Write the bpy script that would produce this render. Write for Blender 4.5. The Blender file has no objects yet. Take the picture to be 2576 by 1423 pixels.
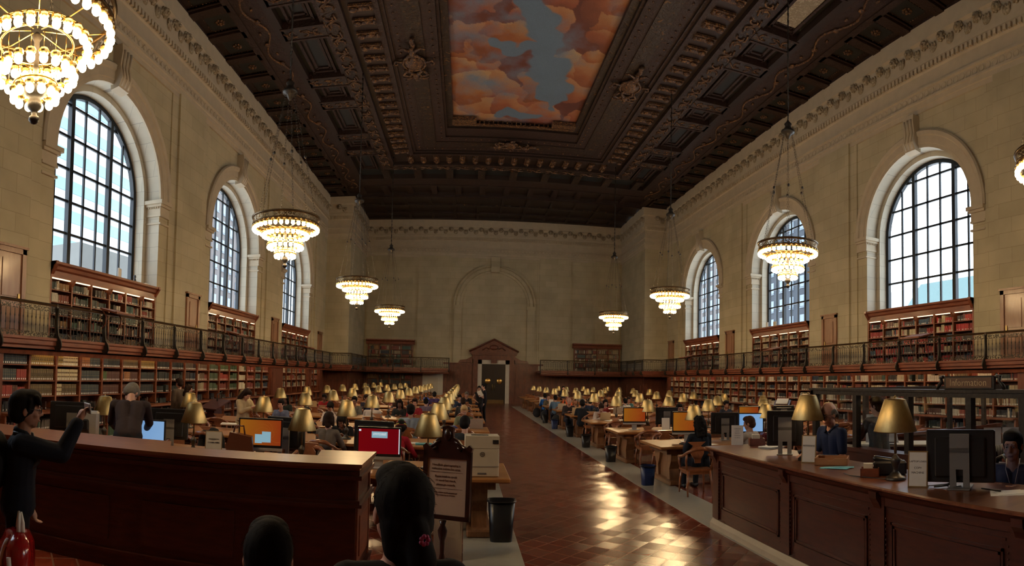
# reading hall with chandeliers, galleries and lamplit tables
WORLD_E = 5.0
EXPO = 0.0
import bpy, math, random
import numpy as np
from mathutils import Matrix, Vector, Euler
SC = bpy.context.scene
COL = SC.collection
PI = math.pi
R = math.radians

# ------------------------------------------------------------------ mesh helper
class MB:
    def __init__(s):
        s.v = []; s.f = []; s.m = []; s.sm = []; s.c = []; s.col = None
    def add(s, vs, fs, mi=0, sm=False, M=None):
        b = len(s.v)
        if M is not None:
            vs = [tuple(M @ Vector(p)) for p in vs]
        s.v += [tuple(p) for p in vs]
        for f in fs:
            s.f.append(tuple(i + b for i in f)); s.m.append(mi); s.sm.append(sm)
            if s.col is not None: s.c.append(s.col)
        return s
    def box(s, x0, x1, y0, y1, z0, z1, mi=0, M=None):
        if x0 > x1: x0, x1 = x1, x0
        if y0 > y1: y0, y1 = y1, y0
        if z0 > z1: z0, z1 = z1, z0
        vs = [(x0,y0,z0),(x1,y0,z0),(x1,y1,z0),(x0,y1,z0),(x0,y0,z1),(x1,y0,z1),(x1,y1,z1),(x0,y1,z1)]
        return s.add(vs, [(0,3,2,1),(4,5,6,7),(0,1,5,4),(1,2,6,5),(2,3,7,6),(3,0,4,7)], mi, False, M)
    def bbox(s, x0, x1, y0, y1, z0, z1, b=.01, mi=0, M=None):
        """box with chamfered edges"""
        P = [(x0+b,y0+b),(x1-b,y0+b),(x1-b,y1-b),(x0+b,y1-b)]
        Q = [(x0,y0+b),(x0+b,y0),(x1-b,y0),(x1,y0+b),(x1,y1-b),(x1-b,y1),(x0+b,y1),(x0,y1-b)]
        vs = []
        q8 = [(x0+b,y0+b),(x0+b,y0+b),(x1-b,y0+b),(x1-b,y0+b),(x1-b,y1-b),(x1-b,y1-b),(x0+b,y1-b),(x0+b,y1-b)]
        for z, pts in ((z0, q8), (z0+b, Q), (z1-b, Q), (z1, q8)):
            vs += [(p[0], p[1], z) for p in pts]
        fs = [tuple(range(7, -1, -1)), tuple(range(24, 32))]
        for k in range(3):
            for i in range(8):
                j = (i+1) % 8
                fs.append((k*8+i, k*8+j, k*8+8+j, k*8+8+i))
        return s.add(vs, fs, mi, False, M)
    def lathe(s, prof, n=16, c=(0,0,0), mi=0, M=None, sm=True, sx=1., sy=1., caps=True):
        vs = []; fs = []
        for r, z in prof:
            for i in range(n):
                a = 2*PI*i/n
                vs.append((c[0]+r*math.cos(a)*sx, c[1]+r*math.sin(a)*sy, c[2]+z))
        for k in range(len(prof)-1):
            for i in range(n):
                j = (i+1) % n
                fs.append((k*n+i, k*n+j, k*n+n+j, k*n+n+i))
        if caps:
            if prof[0][0] > 1e-5: fs.append(tuple(range(n-1, -1, -1)))
            if prof[-1][0] > 1e-5: fs.append(tuple((len(prof)-1)*n+i for i in range(n)))
        return s.add(vs, fs, mi, sm, M)
    def tube(s, pts, r, n=8, mi=0, M=None, closed=False, sm=True):
        pts = [Vector(p) for p in pts]
        rr = r if isinstance(r, (list, tuple)) else [r]*len(pts)
        vs = []; fs = []; N = len(pts); up = None
        for i, p in enumerate(pts):
            if closed: d = pts[(i+1) % N] - pts[i-1]
            else: d = pts[min(i+1, N-1)] - pts[max(i-1, 0)]
            if d.length < 1e-9: d = Vector((0,0,1))
            d.normalize()
            if up is None:
                up = Vector((0,0,1)) if abs(d.z) < .9 else Vector((1,0,0))
            a = (up - d*up.dot(d))
            if a.length < 1e-6: a = d.orthogonal()
            a.normalize(); b = d.cross(a); up = a
            for k in range(n):
                t = 2*PI*k/n
                vs.append(p + (a*math.cos(t) + b*math.sin(t))*rr[i])
        for i in range(N if closed else N-1):
            i2 = (i+1) % N
            for k in range(n):
                k2 = (k+1) % n
                fs.append((i*n+k, i2*n+k, i2*n+k2, i*n+k2))
        if not closed:
            fs.append(tuple(range(n))); fs.append(tuple((N-1)*n+k for k in range(n-1, -1, -1)))
        return s.add(vs, fs, mi, sm, M)
    def sph(s, c, r, n=10, m=6, mi=0, M=None):
        rx, ry, rz = r if isinstance(r, (tuple, list)) else (r, r, r)
        vs = [(c[0], c[1], c[2]-rz)]
        for k in range(1, m):
            t = -PI/2 + PI*k/m
            for i in range(n):
                a = 2*PI*i/n
                vs.append((c[0]+rx*math.cos(t)*math.cos(a), c[1]+ry*math.cos(t)*math.sin(a), c[2]+rz*math.sin(t)))
        vs.append((c[0], c[1], c[2]+rz)); L = len(vs)-1; fs = []
        for i in range(n):
            j = (i+1) % n
            fs.append((0, 1+j, 1+i)); fs.append((L, L-n+i, L-n+j))
        for k in range(m-2):
            for i in range(n):
                j = (i+1) % n
                fs.append((1+k*n+i, 1+k*n+j, 1+k*n+n+j, 1+k*n+n+i))
        return s.add(vs, fs, mi, True, M)
    def prism(s, poly, a0, a1, ax='y', mi=0, M=None, sm=False):
        """closed polygon extruded; ax: the axis of extrusion. poly in the two other axes (x,z) / (y,z) / (x,y)"""
        n = len(poly)
        def pt(p, a):
            return (p[0], a, p[1]) if ax == 'y' else ((a, p[0], p[1]) if ax == 'x' else (p[0], p[1], a))
        vs = [pt(p, a0) for p in poly] + [pt(p, a1) for p in poly]
        fs = [tuple(range(n)), tuple(range(2*n-1, n-1, -1))]
        for i in range(n):
            j = (i+1) % n
            fs.append((i, i+n, j+n, j))
        return s.add(vs, fs, mi, sm, M)
    def cap(s, p0, r0, p1, r1, n=12, mi=0):
        """tapered capsule"""
        p0 = Vector(p0); p1 = Vector(p1); d = p1-p0
        L = d.length; d = d/L if L > 1e-9 else Vector((0,0,1))
        pts = []; rs = []
        for t in (-.96, -.7, -.38): pts.append(p0 + d*r0*t); rs.append(r0*math.sqrt(max(1-t*t, .01)))
        pts.append(p0); rs.append(r0); pts.append(p1); rs.append(r1)
        for t in (.38, .7, .96): pts.append(p1 + d*r1*t); rs.append(r1*math.sqrt(max(1-t*t, .01)))
        return s.tube(pts, rs, n, mi)
    def mesh(s, name, mats):
        me = bpy.data.meshes.new(name)
        me.from_pydata(s.v, [], s.f)
        if not isinstance(mats, (list, tuple)): mats = [mats]
        for m in mats: me.materials.append(m)
        me.polygons.foreach_set('material_index', s.m)
        me.polygons.foreach_set('use_smooth', s.sm)
        if s.c:
            at = me.color_attributes.new('tint', 'FLOAT_COLOR', 'CORNER')
            arr = []
            for f, c in zip(s.f, s.c): arr += [c[0], c[1], c[2], 1.]*len(f)
            at.data.foreach_set('color', arr)
        me.update()
        return me
    def fix(s, me):
        import bmesh
        bm = bmesh.new(); bm.from_mesh(me); bmesh.ops.recalc_face_normals(bm, faces=bm.faces); bm.to_mesh(me); bm.free()
    def build(s, name, mats, parent=None, fix=True):
        me = s.mesh(name, mats)
        if fix: s.fix(me)
        return link(name, me, parent)

def link(name, me, parent=None):
    o = bpy.data.objects.new(name, me); COL.objects.link(o)
    if parent is not None: o.parent = parent
    return o
def tag(o, label=None, cat=None, group=None, kind=None):
    if label: o['label'] = label
    if cat: o['category'] = cat
    if group: o['group'] = group
    if kind: o['kind'] = kind
    return o
def thing(name, label, cat, loc=(0,0,0), rz=0., group=None):
    o = bpy.data.objects.new(name, None); COL.objects.link(o)
    o.empty_display_size = .1
    o.location = loc; o.rotation_euler = (0,0,rz)
    return tag(o, label, cat, group)
def struct(name, mb, mats, parent=None, fix=True):
    o = mb.build(name, mats, parent, fix)
    if parent is None: o['kind'] = 'structure'
    return o
KIDS = {}
def dup(root, loc=None, rz=None, label=None, group=None, cat=None):
    def cp(o, par):
        c = o.copy(); COL.objects.link(c)
        if par is not None: c.parent = par
        for ch in kids(o): cp(ch, c)
        return c
    r = cp(root, None)
    if loc is not None: r.location = loc
    if rz is not None: r.rotation_euler = (0,0,rz)
    if label: r['label'] = label
    if group: r['group'] = group
    if cat: r['category'] = cat
    return r
def kids(o):
    k = KIDS.get(o.name)
    if k is None:
        k = [x for x in o.children]; KIDS[o.name] = k
    return k
def TR(x=0, y=0, z=0, rz=0, rx=0, ry=0, s=1):
    return Matrix.Translation((x,y,z)) @ Euler((rx,ry,rz)).to_matrix().to_4x4() @ Matrix.Diagonal((s,s,s,1))
def lerp(a, b, t): return a+(b-a)*t

# ------------------------------------------------------------------ materials
def srgb(r, g, b):
    f = lambda c: (c/255/12.92) if c/255 <= .04045 else ((c/255+.055)/1.055)**2.4
    return (f(r), f(g), f(b))
def newmat(name):
    m = bpy.data.materials.new(name); m.use_nodes = True
    nt = m.node_tree; nt.nodes.clear()
    o = nt.nodes.new('ShaderNodeOutputMaterial')
    return m, nt, o
def N(nt, t, **kw):
    n = nt.nodes.new('ShaderNode'+t)
    for k, v in kw.items():
        if k in n.inputs: n.inputs[k].default_value = v
        else: setattr(n, k, v)
    return n
def L(nt, a, b): nt.links.new(a, b)
def pbsdf(nt, o, col, rough=.5, metal=0., coat=0.):
    p = N(nt, 'BsdfPrincipled')
    p.inputs['Base Color'].default_value = (*col, 1); p.inputs['Roughness'].default_value = rough
    p.inputs['Metallic'].default_value = metal; p.inputs['Coat Weight'].default_value = coat
    p.inputs['Coat Roughness'].default_value = .12
    L(nt, p.outputs[0], o.inputs[0]); return p
MATS = {}
def stripes(name, c1, c2, scale=14., direction='Z', rough=.85):
    m, nt, o = newmat(name); p = pbsdf(nt, o, c1, rough); p.inputs['Specular IOR Level'].default_value = .2
    tc = N(nt, 'TexCoord'); w_ = N(nt, 'TexWave', Scale=scale); w_.bands_direction = direction; L(nt, tc.outputs['Object'], w_.inputs['Vector'])
    cr = N(nt, 'ValToRGB'); cr.color_ramp.interpolation = 'CONSTANT'; cr.color_ramp.elements[0].color = (*c1,1); cr.color_ramp.elements[1].position = .5; cr.color_ramp.elements[1].color = (*c2,1)
    L(nt, w_.outputs['Color'], cr.inputs[0]); L(nt, cr.outputs[0], p.inputs['Base Color']); return m
def plain(name, col, rough=.5, metal=0., var=.12, scale=6., bump=0., coat=0., stretch=(1,1,1), detail=3., spec=None):
    """principled with a noise that varies the colour a little, and optional bump"""
    if name in MATS: return MATS[name]
    m, nt, o = newmat(name); p = pbsdf(nt, o, col, rough, metal, coat)
    if spec is not None: p.inputs['Specular IOR Level'].default_value = spec
    tc = N(nt, 'TexCoord'); mp = N(nt, 'Mapping'); mp.inputs['Scale'].default_value = stretch
    nz = N(nt, 'TexNoise', Scale=scale, Detail=detail)
    L(nt, tc.outputs['Object'], mp.inputs[0]); L(nt, mp.outputs[0], nz.inputs['Vector'])
    mx = N(nt, 'Mix', data_type='RGBA')
    mx.inputs[6].default_value = (*[c*(1-var) for c in col], 1)
    mx.inputs[7].default_value = (*[min(1, c*(1+var)) for c in col], 1)
    L(nt, nz.outputs[0], mx.inputs[0]); L(nt, mx.outputs[2], p.inputs['Base Color'])
    if bump:
        b = N(nt, 'Bump', Strength=bump, Distance=.02); L(nt, nz.outputs[0], b.inputs['Height']); L(nt, b.outputs[0], p.inputs['Normal'])
    MATS[name] = m; return m
def wood(name, col, dark, rough=.35, scale=2.5, stretch=(1,12,12), coat=.2):
    if name in MATS: return MATS[name]
    m, nt, o = newmat(name); p = pbsdf(nt, o, col, rough, 0, coat)
    tc = N(nt, 'TexCoord'); mp = N(nt, 'Mapping'); mp.inputs['Scale'].default_value = stretch
    nz = N(nt, 'TexNoise', Scale=scale, Detail=6., Roughness=.6)
    L(nt, tc.outputs['Object'], mp.inputs[0]); L(nt, mp.outputs[0], nz.inputs['Vector'])
    mx = N(nt, 'Mix', data_type='RGBA'); mx.inputs[6].default_value = (*dark, 1); mx.inputs[7].default_value = (*col, 1)
    rp = N(nt, 'MapRange'); rp.inputs[1].default_value = .35; rp.inputs[2].default_value = .65
    L(nt, nz.outputs[0], rp.inputs[0]); L(nt, rp.outputs[0], mx.inputs[0]); L(nt, mx.outputs[2], p.inputs['Base Color'])
    MATS[name] = m; return m
def emit(name, col, k):
    if name in MATS: return MATS[name]
    m, nt, o = newmat(name); e = N(nt, 'Emission'); e.inputs[0].default_value = (*col, 1); e.inputs[1].default_value = k
    L(nt, e.outputs[0], o.inputs[0]); MATS[name] = m; return m
def stone(name, axis, c1, c2, mort, bw=.95, bh=.46, rough=.75, bump=.25, mw=.006, off=(0,0)):
    """ashlar blocks laid on a wall whose horizontal axis is X or Y (world metres)"""
    m, nt, o = newmat(name); p = pbsdf(nt, o, c1, rough)
    g = N(nt, 'NewGeometry'); sp = N(nt, 'SeparateXYZ'); cb = N(nt, 'CombineXYZ')
    L(nt, g.outputs['Position'], sp.inputs[0])
    if axis == 'xy':
        ad = N(nt, 'Math', operation='ADD'); L(nt, sp.outputs[0], ad.inputs[0]); L(nt, sp.outputs[1], ad.inputs[1]); L(nt, ad.outputs[0], cb.inputs[0])
    else: L(nt, sp.outputs[axis], cb.inputs[0])
    L(nt, sp.outputs[2], cb.inputs[1])
    br = N(nt, 'TexBrick'); br.inputs['Scale'].default_value = 1; br.inputs['Mortar Size'].default_value = mw
    br.inputs['Brick Width'].default_value = bw; br.inputs['Row Height'].default_value = bh; br.inputs['Bias'].default_value = 0
    br.inputs['Mortar Smooth'].default_value = .3
    br.inputs[1].default_value = (*c1, 1); br.inputs[2].default_value = (*c2, 1); br.inputs[3].default_value = (*mort, 1)
    L(nt, cb.outputs[0], br.inputs[0])
    nz = N(nt, 'TexNoise', Scale=.9, Detail=5.); L(nt, g.outputs['Position'], nz.inputs['Vector'])
    mx = N(nt, 'Mix', data_type='RGBA', blend_type='MULTIPLY'); mx.inputs[0].default_value = .5
    rp = N(nt, 'MapRange'); rp.inputs[1].default_value = .3; rp.inputs[2].default_value = .7; rp.inputs[3].default_value = .7; rp.inputs[4].default_value = 1.1
    L(nt, nz.outputs[0], rp.inputs[0]); cc = N(nt, 'CombineColor')
    for i in range(3): L(nt, rp.outputs[0], cc.inputs[i])
    L(nt, br.outputs[0], mx.inputs[6]); L(nt, cc.outputs[0], mx.inputs[7]); L(nt, mx.outputs[2], p.inputs['Base Color'])
    b = N(nt, 'Bump', Strength=bump, Distance=.01, invert=True); L(nt, br.outputs['Fac'], b.inputs['Height']); L(nt, b.outputs[0], p.inputs['Normal'])
    MATS[name] = m; return m
def carved(name, base, gold, amount=.5, scale=6., rough=.5, bump=.6, stretch=(1,1,1), metal=.3):
    """dark carved wood with gilding caught in its relief"""
    m, nt, o = newmat(name); p = pbsdf(nt, o, base, rough)
    g = N(nt, 'NewGeometry'); mp = N(nt, 'Mapping'); mp.inputs['Scale'].default_value = stretch
    L(nt, g.outputs['Position'], mp.inputs[0])
    nz = N(nt, 'TexNoise', Scale=scale, Detail=4., Distortion=1.2); L(nt, mp.outputs[0], nz.inputs['Vector'])
    rp = N(nt, 'MapRange'); rp.inputs[1].default_value = 1-amount; rp.inputs[2].default_value = 1-amount+.12
    L(nt, nz.outputs[0], rp.inputs[0])
    mx = N(nt, 'Mix', data_type='RGBA'); mx.inputs[6].default_value = (*base, 1); mx.inputs[7].default_value = (*gold, 1)
    L(nt, rp.outputs[0], mx.inputs[0]); L(nt, mx.outputs[2], p.inputs['Base Color'])
    mm = N(nt, 'Math', operation='MULTIPLY'); mm.inputs[1].default_value = metal; L(nt, rp.outputs[0], mm.inputs[0]); L(nt, mm.outputs[0], p.inputs['Metallic'])
    b = N(nt, 'Bump', Strength=bump, Distance=.05); L(nt, nz.outputs[0], b.inputs['Height']); L(nt, b.outputs[0], p.inputs['Normal'])
    MATS[name] = m; return m
def floor_mat():
    m, nt, o = newmat('quarry_tile'); p = pbsdf(nt, o, (.2,.05,.03), .3)
    g = N(nt, 'NewGeometry'); mp = N(nt, 'Mapping'); mp.inputs['Rotation'].default_value = (0,0,R(45))
    L(nt, g.outputs['Position'], mp.inputs[0])
    br = N(nt, 'TexBrick', offset=0.); br.inputs['Scale'].default_value = 1; br.inputs['Mortar Size'].default_value = .011
    br.inputs['Mortar Smooth'].default_value = .2
    br.inputs['Brick Width'].default_value = .25; br.inputs['Row Height'].default_value = .25
    br.inputs[1].default_value = (.19,.032,.015,1); br.inputs[2].default_value = (.14,.022,.011,1); br.inputs[3].default_value = (.17,.085,.05,1)
    L(nt, mp.outputs[0], br.inputs[0]); L(nt, br.outputs[0], p.inputs['Base Color'])
    sc = N(nt, 'VectorMath', operation='MULTIPLY'); sc.inputs[1].default_value = (4.,4.,0.); L(nt, mp.outputs[0], sc.inputs[0])
    fl = N(nt, 'VectorMath', operation='FLOOR'); L(nt, sc.outputs[0], fl.inputs[0])
    wn = N(nt, 'TexWhiteNoise'); L(nt, fl.outputs[0], wn.inputs['Vector'])
    sb = N(nt, 'VectorMath', operation='SUBTRACT'); sb.inputs[1].default_value = (.5,.5,.5); L(nt, wn.outputs['Color'], sb.inputs[0])
    ml = N(nt, 'VectorMath', operation='MULTIPLY'); ml.inputs[1].default_value = (.06,.06,0); L(nt, sb.outputs[0], ml.inputs[0])
    nz = N(nt, 'TexNoise', Scale=3., Detail=1.); L(nt, g.outputs['Position'], nz.inputs['Vector'])
    hh = N(nt, 'Math', operation='SUBTRACT'); hh.inputs[0].default_value = 1.; L(nt, br.outputs['Fac'], hh.inputs[1])
    b = N(nt, 'Bump', Strength=.4, Distance=.005); L(nt, hh.outputs[0], b.inputs['Height'])
    ad = N(nt, 'VectorMath', operation='ADD'); L(nt, b.outputs[0], ad.inputs[0]); L(nt, ml.outputs[0], ad.inputs[1])
    no = N(nt, 'VectorMath', operation='NORMALIZE'); L(nt, ad.outputs[0], no.inputs[0]); L(nt, no.outputs[0], p.inputs['Normal'])
    rr = N(nt, 'MapRange'); rr.inputs[3].default_value = .20; rr.inputs[4].default_value = .24; L(nt, nz.outputs[0], rr.inputs[0]); L(nt, rr.outputs[0], p.inputs['Roughness'])
    p.inputs['Specular IOR Level'].default_value = .5
    return m
def glass_mat(name='window_glass', tint=(.93,.97,1), gl=.06):
    m, nt, o = newmat(name); t = N(nt, 'BsdfTransparent'); t.inputs[0].default_value = (*tint, 1)
    g = N(nt, 'BsdfGlossy'); g.inputs['Roughness'].default_value = .02; mx = N(nt, 'MixShader'); mx.inputs[0].default_value = gl
    L(nt, t.outputs[0], mx.inputs[1]); L(nt, g.outputs[0], mx.inputs[2]); L(nt, mx.outputs[0], o.inputs[0]); return m
def tint_mat(name, rough=.55):
    m, nt, o = newmat(name); p = pbsdf(nt, o, (.3,.3,.3), rough)
    a = N(nt, 'Attribute', attribute_name='tint'); nz = N(nt, 'TexNoise', Scale=30., Detail=2.)
    g = N(nt, 'NewGeometry'); L(nt, g.outputs['Position'], nz.inputs['Vector'])
    mr = N(nt, 'MapRange'); mr.inputs[3].default_value = .75; mr.inputs[4].default_value = 1.2; L(nt, nz.outputs[0], mr.inputs[0])
    v = N(nt, 'VectorMath', operation='SCALE'); L(nt, a.outputs['Color'], v.inputs[0]); L(nt, mr.outputs[0], v.inputs['Scale'])
    L(nt, v.outputs[0], p.inputs['Base Color']); return m

STONE = (.50,.425,.27); STONE2 = (.45,.38,.235); MORT = (.31,.25,.15)
m_stoneY = stone('wall_stone_side', 1, STONE, STONE2, MORT)
m_stoneX = stone('wall_stone_end', 0, STONE, STONE2, MORT)
m_reveal_lit = stone('lit_reveal_stone', 'xy', (.52,.47,.36), (.47,.42,.32), (.3,.27,.22))  # same stone as the walls; daylight on the reveals put into a paler colour
m_stoneP = plain('dressed_stone', (.48,.40,.28), .7, var=.15, scale=3, bump=.15)
m_stoneL = plain('pale_stone', (.58,.53,.44), .6, var=.1, scale=4, bump=.1)
m_orn = carved('carved_stone', (.28,.225,.145), (.46,.385,.27), .5, 9., .75, .8, metal=0.)
m_floor = floor_mat()
m_strip = plain('floor_stone_strip', (.36,.34,.27), .3, var=.12, scale=12, detail=6)
m_desk = wood('desk_mahogany', (.085,.019,.009), (.052,.012,.007), .38, 2.5, (2,2,10), .12)
m_desktop = wood('desk_top_wood', (.22,.075,.030), (.14,.042,.019), .32, 2., (1,8,8), .4)
m_case = wood('bookcase_wood', (.27,.085,.032), (.17,.048,.02), .45, 2., (3,3,3), .1)
m_caseD = wood('gallery_wood', (.24,.07,.03), (.15,.04,.02), .4, 2., (3,1,6), .15)
m_panel = wood('panel_wood', (.19,.055,.025), (.10,.028,.014), .4, 2., (3,3,1), .15)
m_oak = wood('table_oak', (.40,.17,.045), (.28,.11,.030), .34, 2., (1,9,9), .3)
m_oakD = wood('table_oak_leg', (.27,.125,.05), (.17,.07,.028), .4, 3., (6,6,1), .15)
m_chair = wood('chair_wood', (.32,.115,.042), (.21,.068,.025), .28, 4., (4,4,2), .35)
m_brass = plain('brushed_brass', (.36,.25,.10), .36, 1., var=.2, scale=60, stretch=(1,1,.03))
_p = [n for n in m_brass.node_tree.nodes if n.type == 'BSDF_PRINCIPLED'][0]; _p.inputs['Anisotropic'].default_value = .85
_t = N(m_brass.node_tree, 'Tangent', direction_type='RADIAL', axis='Z'); L(m_brass.node_tree, _t.outputs[0], _p.inputs['Tangent'])
m_brassD = plain('dark_brass', (.13,.085,.04), .35, .9, var=.3, scale=12)
m_bronze = plain('bronze', (.045,.038,.03), .42, .5, var=.3, scale=20, bump=.2)
m_gilt = plain('gilt_metal', (.55,.36,.12), .3, 1., var=.25, scale=25)
m_iron = plain('window_frame_iron', (.012,.016,.02), .45, .3, var=.3, scale=10)
m_black = plain('black_plastic', (.012,.012,.013), .35, var=.2, scale=20)
m_grey = plain('grey_plastic', (.16,.15,.14), .45, var=.08, scale=10)
m_silver = plain('silver_plastic', (.42,.41,.40), .35, .3, var=.06, scale=10)
m_cream = plain('cream_plastic', (.56,.49,.36), .5, var=.06, scale=8)
m_paper = plain('white_paper', (.72,.68,.6), .8, var=.05, scale=8)
m_ink = plain('dark_ink', (.05,.045,.045), .8, var=.1)
m_ceilD = plain('ceiling_dark_wood', (.022,.0095,.0052), .55, var=.35, scale=3, bump=.3)
m_ceilR = carved('ceiling_red_band', (.027,.010,.0055), (.13,.055,.02), .36, 7., .6, .7)
m_ceilG = carved('ceiling_gilded_band', (.022,.010,.0055), (.22,.11,.035), .40, 5., .5, .9, metal=.3)
m_ceilB = plain('coffer_blue_green', (.013,.014,.013), .6, var=.3, scale=5)
m_gold = carved('gilded_carving', (.05,.02,.009), (.30,.145,.045), .5, 14., .5, .6, metal=.2)
m_mural = tint_mat('painted_clouds', .7)
m_glass = glass_mat()
m_bulb = emit('lit_bulb', (1., .74, .40), 30.)
m_striplight = emit('shelf_strip_light', (1., .66, .36), 9.)
m_shelflight = emit('shelf_light', (1., .70, .40), 2.6)
m_books = tint_mat('book_cloth')
m_white = plain('book_label_white', (.75,.72,.65), .7, var=.03)
m_red = plain('glossy_red', (.36,.008,.008), .18, var=.2, scale=9, coat=.5)
m_marble = plain('pale_marble', (.60,.55,.44), .4, var=.12, scale=4, detail=8)
m_doorD = plain('bronze_door', (.022,.014,.01), .35, .3, var=.3, scale=10)
m_gdoor = wood('gallery_door_wood', (.30,.14,.07), (.22,.095,.045), .4, 2., (5,5,1), .2)
for m in (m_bulb,): m.cycles.emission_sampling = 'NONE'
rng = random.Random(7)
# ------------------------------------------------------------------ the hall
XL, XR, YF, ZC = -9.70, 14.10, 44.90, 14.28
XC = 2.2; YJ = 38.72; XLI, XRI = -8.0, 12.4
Y0 = -7.0
WC = 13.585; WS = 9.173; DYR = .624; WR = 2.62; ZSP = 7.5; ZG = 2.55
def centres(s): return [WC + WS*k + (DYR if s > 0 else 0) for k in (-1, 0, 1, 2)]

def arch_pts(r, n=24): return [(-r*math.cos(PI*i/n), r*math.sin(PI*i/n)) for i in range(n+1)]
def side_wall(s):
    X = XL if s < 0 else XR; o = s                        # o: outward direction along X
    b = MB(); cs = centres(s); y = Y0
    def q(pts, mi=0): b.add(pts, [(0,1,2,3)], mi)
    for c in cs:
        q([(X,y,0),(X,c-WR,0),(X,c-WR,ZC),(X,y,ZC)]); y = c+WR
        q([(X,c-WR,0),(X,c+WR,0),(X,c+WR,ZG),(X,c-WR,ZG)])
        A = arch_pts(WR)
        for i in range(24):
            (u0,z0),(u1,z1) = A[i], A[i+1]
            q([(X,c+u0,ZSP+z0),(X,c+u1,ZSP+z1),(X,c+u1,ZC),(X,c+u0,ZC)])
        # reveals: outer order, step, inner order
        xs = [X, X+o*.5, X+o*.5, X+o*.92]; rs = [WR, WR, WR-.17, WR-.17]
        for k in range(3):
            prof0 = [(-rs[k], ZG-ZSP)] + arch_pts(rs[k]) + [(rs[k], ZG-ZSP)]
            prof1 = [(-rs[k+1], ZG-ZSP)] + arch_pts(rs[k+1]) + [(rs[k+1], ZG-ZSP)]
            for i in range(len(prof0)-1):
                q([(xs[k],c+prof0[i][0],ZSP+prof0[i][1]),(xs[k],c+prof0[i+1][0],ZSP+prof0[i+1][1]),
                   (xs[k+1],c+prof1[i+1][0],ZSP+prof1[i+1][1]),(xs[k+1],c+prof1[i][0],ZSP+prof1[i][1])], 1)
        # recess behind the gallery bookcase, up to the sill, and the sill
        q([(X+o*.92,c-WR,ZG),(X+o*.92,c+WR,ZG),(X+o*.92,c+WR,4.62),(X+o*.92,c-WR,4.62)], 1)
    q([(X,y,0),(X,YJ,0),(X,YJ,ZC),(X,y,ZC)])
    return struct('wall_left' if s < 0 else 'wall_right', b, [m_stoneY, m_reveal_lit], fix=False)
side_wall(-1); side_wall(1)
b = MB()
def q(pts, mi=0): b.add(pts, [(0,1,2,3)], mi)
q([(XLI,YF,0),(XRI,YF,0),(XRI,YF,ZC),(XLI,YF,ZC)])
for X, XI in ((XL,XLI),(XR,XRI)):
    q([(X,YJ,0),(XI,YJ,0),(XI,YJ,ZC),(X,YJ,ZC)])
    q([(XI,YJ,0),(XI,YF,0),(XI,YF,ZC),(XI,YJ,ZC)], 1)
struct('wall_back', b, [m_stoneX, m_stoneY], fix=False)
b = MB(); q([(XL,Y0,0),(XR,Y0,0),(XR,Y0,ZC),(XL,Y0,ZC)])
struct('wall_front', b, m_stoneX, fix=False)
b = MB(); b.box(XL, XR, -3.1, -3.0, 0, 4.2)                    # dark wooden partition, unseen behind the viewer, added to block light from there
for i in range(14): b.box(XL+.3+i*1.7, XL+1.6+i*1.7, -3.0, -2.97, .4, 3.6)
struct('wall_unseen_partition', b, m_panel)
# ---- floor
b = MB(); b.box(XL-1, XR+1, Y0, YF+.2, -.2, 0)
struct('floor', b, m_floor)
b = MB(); b.box(.02, .69, 2.2, 40.6, 0, .004); struct('trim_1', b, m_strip)
b = MB(); b.box(3.30, 3.97, 1.2, 40.6, 0, .004); struct('trim_2', b, m_strip)

# ---- windows: iron frame with panes
def window(s, c, n):
    X = (XL if s < 0 else XR) + s*.90; r = WR-.17
    b = MB(); z0 = 4.55
    prof = [(-r, z0-ZSP)] + arch_pts(r) + [(r, z0-ZSP)]; prof2 = [(-r+.13, z0-ZSP)] + arch_pts(r-.13) + [(r-.13, z0-ZSP)]
    for i in range(len(prof)-1):
        a0, a1, c0, c1 = prof[i], prof[i+1], prof2[i], prof2[i+1]
        for xa in (-.07, .07):
            b.add([(X+xa,c+a0[0],ZSP+a0[1]),(X+xa,c+a1[0],ZSP+a1[1]),(X+xa,c+c1[0],ZSP+c1[1]),(X+xa,c+c0[0],ZSP+c0[1])],[(0,1,2,3)])
        b.add([(X-.07,c+c0[0],ZSP+c0[1]),(X-.07,c+c1[0],ZSP+c1[1]),(X+.07,c+c1[0],ZSP+c1[1]),(X+.07,c+c0[0],ZSP+c0[1])],[(0,1,2,3)])
    us = [-1.62, -.95, -.29, .37, .97, 1.66] if s < 0 else [-1.70, -1.07, -.39, .24, .91, 1.58]
    thick = {1, 4}
    for i, u in enumerate(us):
        w = .075 if i in thick else .03
        zt = ZSP + math.sqrt(max(r*r-u*u, 0)) - .05
        b.box(X-w, X+w, c+u-w, c+u+w, z0, zt)
    k = 0; z = 4.82 + .92
    while z < ZSP + r - .2:
        hw = r if z < ZSP else math.sqrt(r*r-(z-ZSP)**2)
        b.box(X-.03, X+.03, c-hw+.04, c+hw-.04, z-.035, z+.035); z += .92; k += 1
    b.box(X-.08, X+.08, c-r, c+r, z0-.1, z0+.1)
    o = struct('window_%d' % n, b, m_iron)
    g = MB(); pts = [(-r+.1, z0-ZSP)] + arch_pts(r-.1) + [(r-.1, z0-ZSP)]
    g.add([(X, c+p[0], ZSP+p[1]) for p in pts], [tuple(range(len(pts)))])
    g.build('pane', m_glass, o, fix=False)
n = 1
for s in (-1, 1):
    for c in centres(s)[0:]:
        window(s, c, n); n += 1

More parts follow.
